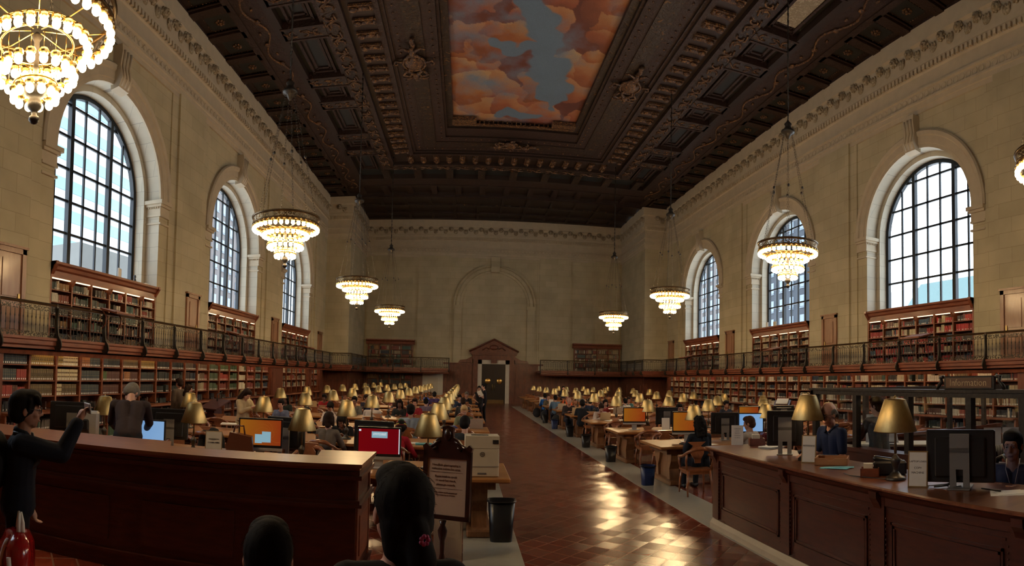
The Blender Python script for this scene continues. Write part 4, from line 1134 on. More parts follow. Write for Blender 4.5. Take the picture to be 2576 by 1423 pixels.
# ------------------------------------------------------------------ reading tables
TY = [7.2 + 3.05*k for k in range(11)]
TLX0, TLX1 = -6.45, .60; TRX0, TRX1 = 3.63, 10.68; TD = 1.34
tb = {}
b = MB(); b.bbox(0, 7.05, 0, TD, .705, .76, .012); tb['top'] = b.mesh('tabletop', m_oak)
b = MB(); b.box(.18, 6.87, .14, .18, .60, .705); b.box(.18, 6.87, TD-.18, TD-.14, .60, .705); b.box(.18,.22,.14,TD-.14,.60,.705); b.box(6.83,6.87,.14,TD-.14,.60,.705); tb['apron'] = b.mesh('apron', m_oakD)
b = MB()
for yy in (.34, TD-.34):
    b.prism([(yy-.09,.09),(yy+.09,.09),(yy+.07,.2),(yy+.05,.3),(yy+.13,.45),(yy+.16,.56),(yy+.16,.64),(yy-.16,.64),(yy-.16,.56),(yy-.13,.45),(yy-.05,.3),(yy-.07,.2)], -.10, .10, 'x')
    b.box(-.06,.06, yy-.02, yy+.02, .1, .6)
b.bbox(-.16, .16, .1, TD-.1, 0, .10, .02); b.box(-.13,.13,.16,TD-.16,.60,.66); b.box(-.05,.05,.4,TD-.4,.1,.6)
tb['leg'] = b.mesh('leg', m_oakD)
b = MB(); b.box(.5, 6.55, TD/2-.05, TD/2+.05, .16, .26); tb['stretcher'] = b.mesh('stretcher', m_oakD)
for me in tb.values(): MB().fix(me)
def table(x, y, lab, grp):
    t = thing('reading_table', lab, 'table', (x,y,0), 0, grp)
    link('tabletop', tb['top'], t); link('apron', tb['apron'], t); link('stretcher', tb['stretcher'], t)
    for xx in (.38, 3.52, 6.67): link('leg', tb['leg'], t).location = (xx,0,0)
    return t
cnt = ['nearest','second','third','fourth','fifth','sixth','seventh','eighth','ninth','tenth','eleventh']
for k, y in enumerate(TY): table(TLX0, y, 'long oak reading table left of the aisle, %s row from the desks' % cnt[k], 'reading tables left of the aisle')
for k, y in enumerate(TY[1:]): table(TRX0, y, 'long oak reading table right of the aisle, %s row beyond the information desk' % cnt[k], 'reading tables right of the aisle')

# brass table lamps
lm = {}
b = MB(); b.lathe([(.095,0),(.098,.012),(.085,.03),(.06,.04),(.045,.06),(.028,.075),(.024,.10),(.034,.13),(.046,.165),(.046,.19),(.030,.21),(.018,.225),(.013,.24)], 18); lm['base'] = b.mesh('base', m_bronze)
b = MB(); b.lathe([(.012,.23),(.016,.30),(.011,.34),(.009,.45),(.009,.70)], 10); lm['stem'] = b.mesh('stem', m_brassD)
b = MB(); b.lathe([(.104,.735),(.204,.452),(.204,.446),(.200,.446),(.100,.732)], 32, caps=False); lm['shade'] = b.mesh('shade', m_brass)
b = MB(); b.lathe([(.104,.734),(.108,.738),(.07,.752),(.02,.756),(.008,.765),(.01,.775),(0,.785)], 24, caps=False); lm['finial'] = b.mesh('finial', m_brass)
b = MB(); b.sph((0,0,.56), (.028,.028,.045), 8, 6); m_lb = emit('lamp_bulb', (1.,.72,.4), 12.); m_lb.cycles.emission_sampling = 'NONE'; lm['bulb'] = b.mesh('bulb', m_lb)
LAMP_E = 2.6
def lamp(x, y, z, lab, grp=None, light=True):
    t = thing('table_lamp', lab, 'lamp', (x,y,z), rng.uniform(0,6), grp)
    for k in lm:
        if k != 'bulb': q_ = link(k, lm[k], t)
        if k == 'shade': link('bulb', lm['bulb'], q_)
    if light: point('lamp_light', (x,y,z+.50), LAMP_E, (1.,.68,.36), .03)
    return t
posn = ['nearest the aisle','second from the aisle','third from the aisle','farthest from the aisle']
for k, y in enumerate(TY):
    for i, x in enumerate((-.48,-2.25,-3.95,-5.62)):
        lamp(x, y+TD/2+(.02 if k else -.02), .76, 'brass lamp left of the aisle, %s table row, %s' % (cnt[k], posn[i]), 'brass lamps on the left tables')
for k, y in enumerate(TY[1:]):
    for i, x in enumerate((4.6,6.3,8.0,9.7)):
        lamp(x, y+TD/2+.05, .76, 'brass lamp right of the aisle, %s table row, %s' % (cnt[k], posn[i]), 'brass lamps on the right tables')

# bow-backed wooden chairs
ch = {}
b = MB(); b.prism([(-.22,-.20),(.22,-.20),(.25,.0),(.26,.18),(.20,.24),(-.20,.24),(-.26,.18),(-.25,0)], .42, .455, 'z'); ch['seat'] = b.mesh('seat', m_chair)
b = MB(); pts = [(-.27,.17,.655),(-.285,.05,.665),(-.28,-.1,.69),(-.235,-.215,.755),(-.13,-.27,.815),(0,-.285,.83),(.13,-.27,.815),(.235,-.215,.755),(.28,-.1,.69),(.285,.05,.665),(.27,.17,.655)]
b.tube(pts, [.024,.024,.025,.03,.036,.038,.036,.03,.025,.024,.024], 8); ch['bow_rail'] = b.mesh('bow_rail', m_chair)
b = MB(); b.prism([(-.055,.455),(.055,.455),(.06,.52),(.12,.62),(.125,.68),(.075,.76),(.17,.83),(-.17,.83),(-.075,.76),(-.125,.68),(-.12,.62),(-.06,.52)], -.015, .012, 'y', 0, TR(0,-.02,.08,0,R(-9)) @ TR(0,-.15,0)); ch['splat'] = b.mesh('splat', m_chair)
for sx in (-1,1):
    b = MB(); b.tube([(sx*.225,-.17,.45),(sx*.25,-.2,.6),(sx*.235,-.21,.75)], .02, 6); ch['back_post%d' % sx] = b.mesh('back_post', m_chair)
    b = MB(); b.tube([(sx*.24,.14,.45),(sx*.265,.16,.55),(sx*.272,.15,.65)], .017, 6); ch['arm_post%d' % sx] = b.mesh('arm_post', m_chair)
fl = []
for sx, sy in ((-1,1),(1,1),(-1,-1),(1,-1)):
    b = MB(); b.tube([(sx*.20,sy*.18,.43),(sx*.225,sy*.215,.2),(sx*.235,sy*(.23 if sy > 0 else .27),0)], [.026,.021,.016], 7); fl.append(b.mesh('leg', m_chair))
b = MB(); b.box(-.22,.22,.19,.205,.37,.42); b.box(-.22,.22,-.19,-.175,.37,.42); b.box(-.22,-.205,-.19,.2,.37,.42); b.box(.205,.22,-.19,.2,.37,.42); ch['seat_rail'] = b.mesh('seat_rail', m_chair)
for me in list(ch.values())+fl: MB().fix(me)
# one-piece copy for the rows too far to show parts
def joined(meshes, name, mats):
    v = []; f = []; sm = []
    for me in meshes:
        o = len(v); v += [tuple(q_.co) for q_ in me.vertices]
        for p in me.polygons: f.append(tuple(o+i for i in p.vertices)); sm.append(p.use_smooth)
    me = bpy.data.meshes.new(name); me.from_pydata(v, [], f); me.materials.append(mats); me.polygons.foreach_set('use_smooth', sm); return me
chj = joined(list(ch.values())+fl, 'reading_chair', m_chair)
def chair(x, y, rz, lab, grp, parts=True):
    if parts:
        t = thing('reading_chair', lab, 'chair', (x,y,0), rz, grp)
        for k in ch: link(ch[k].name.split('.')[0], ch[k], t)
        for me in fl: link('leg', me, t)
    else:
        t = link('reading_chair', chj); t.location = (x,y,0); t.rotation_euler = (0,0,rz); tag(t, lab, 'chair', grp)
    return t
LCX = [.0, -1.22, -2.42, -3.55, -4.75, -5.85]; RCX = [4.32, 5.48, 6.55, 7.7, 8.85, 9.9]
seats = {}
for side, XS, T_ in (('left', LCX, TY), ('right', RCX, TY[1:])):
    for k, y in enumerate(T_):
        for fs, yy, rz in (('near', y-.14, 0.), ('far', y+TD+.14, PI)):
            if side == 'left' and k == 0 and fs == 'near': continue
            for i, x in enumerate(XS):
                if side == 'right' and k == 0 and fs == 'near' and i == 0: continue
                jx = rng.uniform(-.05,.05); jy = rng.uniform(-.10,.03)*(1 if fs == 'near' else -1); jr = rng.uniform(-.15,.15)
                lab = 'bow-backed chair %s of the aisle, %s side of %s table, %s from aisle' % (side, fs, cnt[k], ('first','second','third','fourth','fifth','sixth')[i])
                chair(x+jx, yy+jy, rz+jr, lab, 'reading chairs %s of the aisle' % side, k < 3)
                seats[(side,k,fs,i)] = (x+jx, yy+jy)
chair(4.05, 9.55, R(-4), 'bow-backed chair under the person in black nearest the information desk', 'reading chairs right of the aisle')
for x, lab in ((-1.15, 'chair with reddish arms pulled out beside the red-screened monitor'),):
    pass

# ------------------------------------------------------------------ computers
def screen_mat(name, kind):
    m, nt, o = newmat(name); e = N(nt, 'Emission'); L(nt, e.outputs[0], o.inputs[0])
    tc = N(nt, 'TexCoord'); sp = N(nt, 'SeparateXYZ'); L(nt, tc.outputs['Generated'], sp.inputs[0])
    cr = N(nt, 'ValToRGB'); c = cr.color_ramp.elements
    if kind == 'orange':
        c[0].color = (*srgb(205,125,35), 1); c[1].color = (*srgb(190,70,30), 1); e.inputs[1].default_value = .42
    elif kind == 'red':
        c[0].color = (*srgb(120,8,14), 1); c[1].color = (*srgb(112,6,16), 1); e.inputs[1].default_value = .75
    else:
        c[0].color = (*srgb(120,165,215), 1); c[1].color = (*srgb(140,180,225), 1); e.inputs[1].default_value = .8
    nz = N(nt, 'TexNoise', Scale=1.5); L(nt, tc.outputs['Generated'], nz.inputs['Vector'])
    ad = N(nt, 'Math', operation='MULTIPLY_ADD'); ad.inputs[1].default_value = .4; L(nt, nz.outputs[0], ad.inputs[0]); L(nt, sp.outputs[0], ad.inputs[2])
    s2 = N(nt, 'Math', operation='SUBTRACT'); s2.inputs[1].default_value = .2; L(nt, ad.outputs[0], s2.inputs[0]); L(nt, s2.outputs[0], cr.inputs[0]); L(nt, cr.outputs[0], e.inputs[0])
    return m
sc_or, sc_rd, sc_bl = screen_mat('screen_orange','orange'), screen_mat('screen_red','red'), screen_mat('screen_blue','blue')
m_win = emit('screen_window', srgb(150,190,205), .7); m_winw = emit('screen_window_white', (.8,.85,.88), .8); m_lion = emit('screen_mark', srgb(222,120,48), .42)
def text(body, size, loc, rot, mat, parent, name='lettering', align='CENTER', ext=.0008, sx=1.):
    cu = bpy.data.curves.new(name, 'FONT'); cu.body = body; cu.size = size; cu.align_x = align; cu.align_y = 'CENTER'; cu.extrude = ext; cu.resolution_u = 2
    tmp = bpy.data.objects.new('tmp', cu); COL.objects.link(tmp)
    dg = bpy.context.evaluated_depsgraph_get(); me = bpy.data.meshes.new_from_object(tmp.evaluated_get(dg)); bpy.data.objects.remove(tmp)
    me.materials.clear(); me.materials.append(mat)
    o = link(name, me, parent); o.location = loc; o.rotation_euler = rot; o.scale = (sx,1,1); return o
def monitor(x, y, z, rz, lab, w=.55, h=.40, lift=.14, scr='orange', front=True, chin=True, grp=None, wins=(), tilt=0., mark=False):
    """screen faces local -Y"""
    t = thing('computer_monitor', lab, 'monitor', (x,y,z), rz, grp)
    b = MB(); b.bbox(-w/2, w/2, -.02, .035, lift, lift+h, .008); b.bbox(-w/2+.05, w/2-.05, .03, .06, lift+.04, lift+h-.05, .008); cas = b.build('casing', m_black, t)
    sm_ = {'orange': sc_or, 'red': sc_rd, 'blue': sc_bl, None: m_black}[scr]
    b = MB(); z0 = lift+(.07 if chin else .025)
    b.add([(-w/2+.022,-.0215,z0),(w/2-.022,-.0215,z0),(w/2-.022,-.0215,lift+h-.022),(-w/2+.022,-.0215,lift+h-.022)], [(0,1,2,3)]); b.build('screen', sm_, cas, fix=False)
    if chin:
        b = MB(); b.bbox(-w/2, w/2, -.024, .03, lift-.01, lift+.035, .006); b.build('chin', m_silver, cas)
    b = MB(); b.box(-.06, .06, .0, .03, .012, lift+.12); b.prism([(-.06,.06),(.06,.06),(.12,.16),(-.12,.16)], 0, .012, 'z'); b.bbox(-.13,.13,-.12,.13,0,.014,.004); b.build('stand', m_silver if chin else m_grey, t)
    for (u, v, ww, hh, mt) in wins:
        b = MB(); b.add([(u*w,-.0235,lift+v*h),(u*w+ww*w,-.0235,lift+v*h),(u*w+ww*w,-.0235,lift+v*h+hh*h),(u*w,-.0235,lift+v*h+hh*h)], [(0,1,2,3)]); b.build('screen_window', mt, cas, fix=False)
    if mark:
        b = MB(); cx, cz = w*.22, lift+h*.52
        for i in range(9):
            a = R(60+i*27); r0 = h*.14; pts = []
            for j in range(7):
                rr = r0 + h*.055*j; aa = a + .16*j; xx = cx+rr*math.cos(aa); zz = cz+rr*math.sin(aa)
                if abs(xx) < w/2-.03 and z0+.01 < zz < lift+h-.03: pts.append((xx,-.0218,zz))
            if len(pts) > 1: b.tube(pts, .0011, 4)
        b.tube([(cx+h*.13*math.cos(t_), -.0218, cz+h*.13*math.sin(t_)) for t_ in [2*PI*i/14 for i in range(14)]], .0011, 4, closed=True)
        b.build('wallpaper_lion', m_lion, cas)
    return t
def monitor_back(x, y, z, rz, lab, w=.55, h=.42, lift=.12, grp=None):
    """rear towards local -Y: dark slab on a pierced grey stand arm"""
    t = thing('computer_monitor', lab, 'monitor', (x,y,z), rz, grp)
    b = MB(); b.bbox(-w/2, w/2, 0, .05, lift, lift+h, .012); b.bbox(-w/2+.08, w/2-.08, -.03, .01, lift+.05, lift+h-.06, .012); b.build('casing', m_black, t)
    b = MB(); b.add([(w/2-.02,.0505,lift+.03),(-w/2+.02,.0505,lift+.03),(-w/2+.02,.0505,lift+h-.02),(w/2-.02,.0505,lift+h-.02)], [(0,1,2,3)]); b.build('screen', sc_bl, t, fix=False)
    b = MB(); b.box(-.085, .085, -.055, -.03, .16, .46); b.box(-.085,-.03,-.055,-.03,.0,.16); b.box(.03,.085,-.055,-.03,0,.16); b.prism([(-.085,-.055),(.085,-.055),(.085,.02),(-.085,.02)], .30, .34, 'z'); b.bbox(-.10,.10,-.14,.12,0,.012,.004); b.build('stand', m_grey, t)
    return t
# left front table
monitor(-1.14, 7.78, .76, R(4), 'monitor with deep red screen and pale log-in box, end of the left desk', .60, .43, .12, 'red', wins=((-.17,.66,.36,.2,m_win),(-.14,.74,.30,.08,m_winw),(-.46,.86,.05,.06,m_winw),(.445,.17,.02,.78,m_winw)))
monitor_back(-1.28, 8.14, .76, R(-12), 'black monitor seen from behind, directly left of the red screen', .6, .44, .16)
monitor(-2.78, 7.60, .76, R(12), 'monitor with orange lion wallpaper and two blue note windows behind the left desk', .62, .44, .16, 'orange', wins=((-.12,.22,.16,.28,m_win),(.04,.25,.2,.34,m_win)), mark=True)
monitor_back(-2.52, 7.92, .76, R(-8), 'black monitor back to back with the orange-screened one, left desk', .6, .45, .16)
monitor(-4.56, 7.50, .76, R(20), 'monitor showing a plain pale blue page beside the bending man', .56, .38, .09, 'blue', chin=False)
monitor_back(-4.42, 7.92, .76, R(22), 'tall black monitor seen from behind, right of the bending man', .6, .48, .14)
monitor_back(-6.0, 7.45, .76, R(38), 'large black monitor back between the photographer and the first brass lamp', .72, .48, .16)
# right tables
monitor(4.46, 10.98, .76, R(-14), 'monitor with orange lion wallpaper in front of the person in black', .62, .46, .16, 'orange', mark=True)
monitor(4.24, 13.98, .76, R(-10), 'monitor with orange lion wallpaper on the second table right of the aisle', .58, .42, .14, 'orange', mark=True)
monitor_back(5.35, 11.05, .76, R(-16), 'black monitor seen from behind, right of the person in black', .60, .46, .12)
monitor_back(5.10, 13.95, .76, R(-14), 'black monitor back with grey stand on the second right-hand table', .58, .44, .12)
monitor_back(7.55, 14.0, .76, R(-20), 'black monitor back, second right-hand table, toward the wall', .60, .44, .12)
monitor_back(8.6, 13.95, .76, R(-22), 'black monitor back beside a leaning white page, second right-hand table', .60, .44, .12)
monitor(5.95, 11.0, .76, R(-24), 'monitor with a bright blue page before the short-haired person', .55, .42, .14, 'blue', chin=False)
monitor(7.45, 12.0+1.9, .76, R(-22), 'monitor with plain orange screen on the second right-hand table', .56, .42, .14, 'orange')
# laptops
def laptop(x, y, rz, lab, mat, lit=False, open_=105, z=.76, logo=True):
    """back of the lid faces local -Y when rz=0"""
    t = thing('laptop', lab, 'laptop', (x,y,z), rz)
    b = MB(); b.bbox(-.165,.165,0,.23,0,.015,.004); b.build('keyboard_deck', mat, t)
    M = TR(0,.0,.012,0,R(open_-90)*-1*-1); 
    b = MB(); b.bbox(-.165,.165,-.005,.003,0,.23,.002,0,TR(0,0,.012,0,R(12))); b.build('lid', mat, t)
    if logo:
        b = MB(); b.lathe([(0,0),(.016,0),(.016,.001),(0,.001)], 14, (0,0,0), 0, TR(0,-.028,.13,0,R(102)), sx=.85); b.sph((.006,-.034,.150), (.006,.002,.003), 6, 4); b.build('lid_mark', m_winw, t)
    return t
m_alu = plain('laptop_aluminium', (.50,.47,.42), .4, .4, var=.05); m_warmlit_alu = plain('warm_lit_laptop_shell', (.52,.40,.23), .45, .1, var=.06)  # the second shell has warm light on silver put into its colour
laptop(.30, 14.1, R(8), 'silver laptop with a small glowing mark at the aisle end, left tables', m_alu)
laptop(-5.45, 20.3, R(-5), 'warm-lit silver laptop in front of the person in the red jacket', m_warmlit_alu)
laptop(4.32, 17.35, R(2), 'open laptop in front of the white-shirted reader right of the aisle', m_warmlit_alu, logo=False)
laptop(4.0, 20.35, R(4), 'open laptop beside the person with the backpack', m_warmlit_alu, logo=False)
laptop(3.95, 23.2, R(0), 'pale book rest in front of the bald man', m_cream, logo=False)
laptop(5.6, 20.6, R(-8), 'silver laptop with a glowing mark before the person in dark red', m_alu)
# ------------------------------------------------------------------ people
def skinmat(n, c): return plain('skin_'+n, c, .55, var=.08, scale=25)
SK = {'fair': skinmat('fair', (.50,.27,.19)), 'tan': skinmat('tan', (.36,.18,.11)), 'brown': skinmat('brown', (.15,.07,.045)), 'dark': skinmat('dark', (.06,.03,.022))}
HR = {'black': plain('hair_black', (.010,.008,.007), .8, var=.3, spec=.12, scale=60, stretch=(1,1,.1)), 'brown': plain('hair_brown', (.05,.022,.012), .75, var=.3, spec=.12, scale=60, stretch=(1,1,.1)),
      'dkbrown': plain('hair_dark_brown', (.028,.014,.009), .75, var=.3, spec=.12, scale=60), 'grey': plain('hair_grey', (.15,.135,.115), .6, var=.3, spec=.12, scale=60), 'blonde': plain('hair_blonde', (.42,.28,.13), .5, var=.3, spec=.12, scale=60)}
def fab(n, c, r=.85, **k): return plain('cloth_'+n, c, r, var=.15, scale=18, spec=.2, **k)
HS = 1.14
m_eyew = plain('eye_white', (.30,.26,.23), .4); m_lip = plain('lip', (.28,.09,.07), .5)
def remesh(name, mb, mat, vox, parent, smooth=2):
    me0 = mb.mesh(name, mat); o = bpy.data.objects.new('tmp', me0); COL.objects.link(o)
    m = o.modifiers.new('r', 'REMESH'); m.mode = 'VOXEL'; m.voxel_size = vox; m.use_smooth_shade = True
    s_ = o.modifiers.new('s', 'SMOOTH'); s_.factor = .5; s_.iterations = smooth
    dg = bpy.context.evaluated_depsgraph_get(); me = bpy.data.meshes.new_from_object(o.evaluated_get(dg))
    bpy.data.objects.remove(o); bpy.data.meshes.remove(me0)
    me.name = name
    if not me.materials: me.materials.append(mat)
    me.polygons.foreach_set('use_smooth', [True]*len(me.polygons))
    return link(name, me, parent)
V = Vector
def hand(b, w, d, up, s, side, curl=.5, sc=1.):
    """palm at wrist w pointing along d; fingers curl towards -up; thumb on the given side"""
    d = d.normalized(); up = (up - d*up.dot(d)).normalized(); r = d.cross(up).normalized()*side
    pc = w + d*.045*sc
    b.cap(w, .026*sc, pc + d*.03*sc, .030*sc, 10)
    b.cap(pc + r*.018*sc, .020*sc, pc + r*.022*sc + d*.04*sc, .018*sc, 8); b.cap(pc - r*.018*sc, .020*sc, pc - r*.024*sc + d*.035*sc, .017*sc, 8)
    for i, (off, ln) in enumerate(((.030,.068),(.010,.078),(-.010,.073),(-.029,.056))):
        p = w + d*.085*sc + r*off*sc; q = p; dd = d.copy()
        for j, f_ in enumerate((.45,.32,.23)):
            ang = curl*(.35+.5*j); v = (dd*math.cos(ang) - up*math.sin(ang)).normalized()
            q2 = q + v*ln*f_*sc; b.cap(q, (.0095-.001*j)*sc, q2, (.009-.001*j)*sc, 7); q = q2
    t0 = w + d*.03*sc + r*.028*sc; t1 = t0 + (d*.6 + r*.7 - up*.2).normalized()*.035*sc; t2 = t1 + (d*.9 + r*.1 - up*.4*curl).normalized()*.03*sc
    b.cap(t0, .012*sc, t1, .0105*sc, 7); b.cap(t1, .0105*sc, t2, .009*sc, 7)
def person(lab, x, y, rz, pose='sit', top=(.1,.1,.1), legs=(.02,.02,.03), hair=('short','black'), skin='fair', s=1., lean=8, head=(0,0), arms=('desk','desk'), vox=.016, sleeve='long', face=False, glasses=False, extra=None, z=0., topmat=None, sway=0., build_=1., name='person', jacket=False):
    T0 = thing(name, lab, 'person', (x,y,z), R(rz)); T0.scale = (s,s,s)
    hip = .50 if pose == 'sit' else .93
    la = R(lean); t = V((R(sway), math.sin(la), math.cos(la))).normalized()
    P0 = V((0,0,hip)); nb = P0 + t*.52; sh = [nb - t*.055 + V((sd*.165*build_,0,0)) for sd in (-1,1)]
    nt_ = nb + t*.02 + V((0,.01,.040))
    hp = R(head[0]) + la*.5; hy = R(head[1])
    Hm = Matrix.Translation(nt_ + V((math.sin(0), math.sin(hp)*.10, math.cos(hp)*.112)) ) @ Euler((-hp, 0, hy), 'XYZ').to_matrix().to_4x4() @ Matrix.Diagonal((HS,HS,HS,1))
    def hv(*p): return Hm @ V(p)
    el = []; wr = []; hd = []; hu = []
    for i, sd in enumerate((-1,1)):
        a = arms[i]; S = sh[i]
        if a == 'desk': e = S + V((sd*.07,.10,-.25)); w = V((sd*.10, S.y+.36, (.80)/1.0)); 
        elif a == 'read': e = S + V((sd*.05,.16,-.22)); w = V((sd*.07, e.y+.18, e.z+.10))
        elif a == 'chin': e = S + V((sd*.03,.24,-.20)); w = hv(sd*.035,.09,-.16)
        elif a == 'brow': e = S + V((sd*.06,.24,-.17)); w = hv(sd*.05,.12,-.03)
        elif a == 'down': e = S + V((sd*.05,-.03,-.29)); w = e + V((sd*.0,.06,-.25))
        elif a == 'bag': e = S + V((sd*.04,-.02,-.29)); w = e + V((0,.10,-.235))
        elif a == 'hip': e = S + V((sd*.14,-.03,-.25)); w = V((sd*.13,.06,hip+.09))
        elif a == 'phone': e = S + V((sd*.0,.275,-.06)); w = e + V((sd*-.05,.11,.22))
        elif a == 'type': e = S + V((sd*.06,.04,-.28)); w = e + V((sd*-.06,.25,-.0))
        elif a == 'reach': e = S + V((sd*.05,.16,-.23)); w = e + V((sd*-.04,.20,-.10))
        elif isinstance(a, tuple): e = S + V(a[0]); w = e + V(a[1])
        el.append(e); wr.append(w); dd = (w-e).normalized(); hd.append(dd)
        hu.append(V((0,0,1)) if abs(dd.z) < .8 else V((0,-1,0)))
    if pose == 'sit': kn = [V((sd*.12,.42,.50)) for sd in (-1,1)]; an = [V((sd*.12,.44,.09)) for sd in (-1,1)]
    elif pose == 'walk': kn = [V((-.09,.10,.50)), V((.09,-.02,.49))]; an = [V((-.09,.14,.09)), V((.09,-.22,.12))]
    else: kn = [V((sd*.095,.02,.49)) for sd in (-1,1)]; an = [V((sd*.10,-.02,.09)) for sd in (-1,1)]
    hp_ = [P0 + V((sd*.085,0,-.01)) for sd in (-1,1)]
    # body: one continuous skin
    b = MB(); k = .985
    for sd in (-1,1): b.cap(P0+t*.0+V((sd*.05,0,0)), .095, P0+t*.18+V((sd*.045,0,0)), .085, 12); b.cap(P0+t*.2+V((sd*.055,0,0)), .085, P0+t*.40+V((sd*.075*build_,0,0)), .088, 12)
    for i, sd in enumerate((-1,1)):
        b.cap(nb-t*.04+V((sd*.04,0,0)), .055, sh[i], .048, 10); b.cap(sh[i], .044, el[i], .036, 10); b.cap(el[i], .036, wr[i], .025, 10)
        b.cap(hp_[i], .082, kn[i], .052, 12); b.cap(kn[i], .05, an[i], .036, 10); b.cap(an[i]+V((0,-.03,-.04)), .035, an[i]+V((0,.13,-.055)), .028, 8)
        hand(b, wr[i], hd[i], hu[i], 1, -sd, .9 if arms[i] in ('chin','brow','phone','bag') else .35)
    b.cap(nb-t*.05, .058, nt_+V((0,.0,.02)), .052, 12)
    b.sph((0,-.012,.025), (.074,.092,.098), 16, 12, 0, Hm); b.sph((0,.028,-.045), (.058,.062,.068), 14, 10, 0, Hm); b.sph((0,.055,-.088), (.030,.028,.024), 10, 8, 0, Hm)
    b.cap(hv(0,.080,.018), .010, hv(0,.103,-.022), .014, 8); b.sph((0,.092,-.026), (.019,.014,.010), 8, 6, 0, Hm)
    for sd in (-1,1): b.sph((sd*.076,-.005,-.012), (.009,.018,.030), 8, 6, 0, Hm); b.sph((sd*.028,.078,.028), (.022,.012,.009), 8, 6, 0, Hm); b.sph((sd*.038,.062,-.030), (.022,.020,.022), 8, 6, 0, Hm)
    b.sph((0,.082,-.062), (.024,.012,.009), 8, 6, 0, Hm)
    body = remesh('body', b, SK[skin], vox if vox < .012 else min(vox, .014), T0, 1)
    # clothing
    tm = topmat or fab('%02x%02x%02x' % tuple(int(min(c,1)*255) for c in top), top)
    lm_ = fab('%02x%02x%02x' % tuple(int(min(c,1)*255) for c in legs), legs)
    b = MB(); o_ = .018 if not jacket else .030
    for sd in (-1,1):
        b.cap(P0+t*.02+V((sd*.055,0,0)), .10+o_, P0+t*.20+V((sd*.048*build_,0,0)), .085+o_, 14); b.cap(P0+t*.2+V((sd*.055*build_,0,0)), .085+o_, P0+t*.41+V((sd*.075*build_,0,0)), .088+o_, 14)
    for i, sd in enumerate((-1,1)):
        b.cap(nb-t*.05+V((sd*.035,-.01,0)), .058+o_*.5, sh[i], .052+o_*.7, 12); 
        if sleeve != 'none':
            b.cap(sh[i], .050+o_, el[i] if sleeve == 'long' else sh[i].lerp(el[i], .75), .042+o_*.8, 12)
        if sleeve == 'long': b.cap(el[i], .041+o_*.8, wr[i].lerp(el[i], .06), .033+o_*.6, 12)
    remesh('jacket' if jacket else 'shirt', b, tm, max(vox, .009), T0, 3)
    if jacket or sleeve == 'collar':
        pass
    b = MB()
    for i, sd in enumerate((-1,1)):
        b.cap(P0+V((sd*.05,0,0)), .108, hp_[i], .10, 12); b.cap(hp_[i], .095, kn[i], .066, 12); b.cap(kn[i], .064, an[i], .050, 12)
    remesh('trousers', b, lm_, max(vox, .012), T0, 2)
    for i in (0,1):
        b = MB(); b.cap(an[i]+V((0,-.03,-.045)), .042, an[i]+V((0,.15,-.058)), .034, 10); b.build('shoe', m_black, T0)
    # hair
    st, hc = hair; b = MB(); hm_ = HR[hc]
    if st != 'bald': b.sph((0,-.022,.030), (.084,.098,.102), 16, 12, 0, Hm); b.sph((0,-.045,-.02), (.078,.072,.075), 14, 10, 0, Hm); b.sph((0,.02,.085), (.070,.075,.048), 12, 8, 0, Hm)
    if st == 'bald':
        b.sph((0,-.062,-.012), (.072,.045,.055), 12, 8, 0, Hm)
        for sd in (-1,1): b.sph((sd*.068,-.02,.015), (.016,.045,.040), 10, 8, 0, Hm)
    if st == 'ponylong': b.cap(hv(0,-.055,.0), .070, hv(.012,-.075,-.15), .052, 12); b.cap(hv(-.03,-.03,.0), .055, hv(-.03,-.05,-.09), .045, 10)
    if st in ('long','curly'):
        for sd in (-.6,0,.6): b.cap(hv(sd*.07,-.05,.02), .062, hv(sd*.09,-.065,-.17), .05, 10)
        for sd in (-1,1): b.cap(hv(sd*.07,-.01,.04), .026, hv(sd*.085,-.01,-.15), .024, 8)
    if st == 'bob':
        for sd in (-1,1): b.cap(hv(sd*.06,-.02,.03), .040, hv(sd*.075,-.02,-.08), .030, 8)
        b.cap(hv(0,-.05,0), .07, hv(0,-.06,-.09), .055, 10)
    if st == 'curly':
        r2 = random.Random(3)
        for i in range(70):
            a = r2.uniform(0,6.28); zz = r2.uniform(-.2,.12); rr = .085 if zz > -.05 else .095; 
            if math.sin(a)*rr > .045 and zz < .07: continue
            b.sph((math.cos(a)*rr*.95*math.sqrt(max(.1,1-(max(zz,0)/.14)**2)), -.02+math.sin(a)*rr*math.sqrt(max(.1,1-(max(zz,0)/.14)**2)), zz), .026, 7, 5, 0, Hm)
    if st == 'bun': b.sph((0,-.10,.06), .045, 10, 8, 0, Hm)
    if st in ('pony','ponylong'): b.cap(hv(0,-.10,-.02), .04, hv(.01,-.13,-.10), .045, 10); b.cap(hv(.01,-.13,-.10), .045, hv(.03,-.12,-.26), .03, 10)
    if st == 'dread':
        for i in range(14):
            a = R(120+i*22); b.tube([hv(math.cos(a)*.075,-.02+math.sin(a)*.08,.05), hv(math.cos(a)*.10,-.03+math.sin(a)*.10,-.05), hv(math.cos(a)*.105,-.02+math.sin(a)*.10,-.15)], .013, 6)
    if st == 'fringe':
        for i in range(9): 
            u = (i-4)*.016; b.cap(hv(u,.06,.085), .022, hv(u*1.05,.088,.045), .012, 7)
        for sd in (-1,1): b.cap(hv(sd*.07,.02,.06), .022, hv(sd*.078,.015,.0), .012, 7)
    if st == 'cap':
        g = MB(); g.sph((0,-.015,.045), (.088,.100,.085), 16, 10, 0, Hm); g.prism([(-.07,.06),(.07,.06),(.05,.15),(-.05,.15)], .055, .065, 'z', 0, Hm); g.build('cap', fab('blue_cap', (.05,.09,.42)), T0)
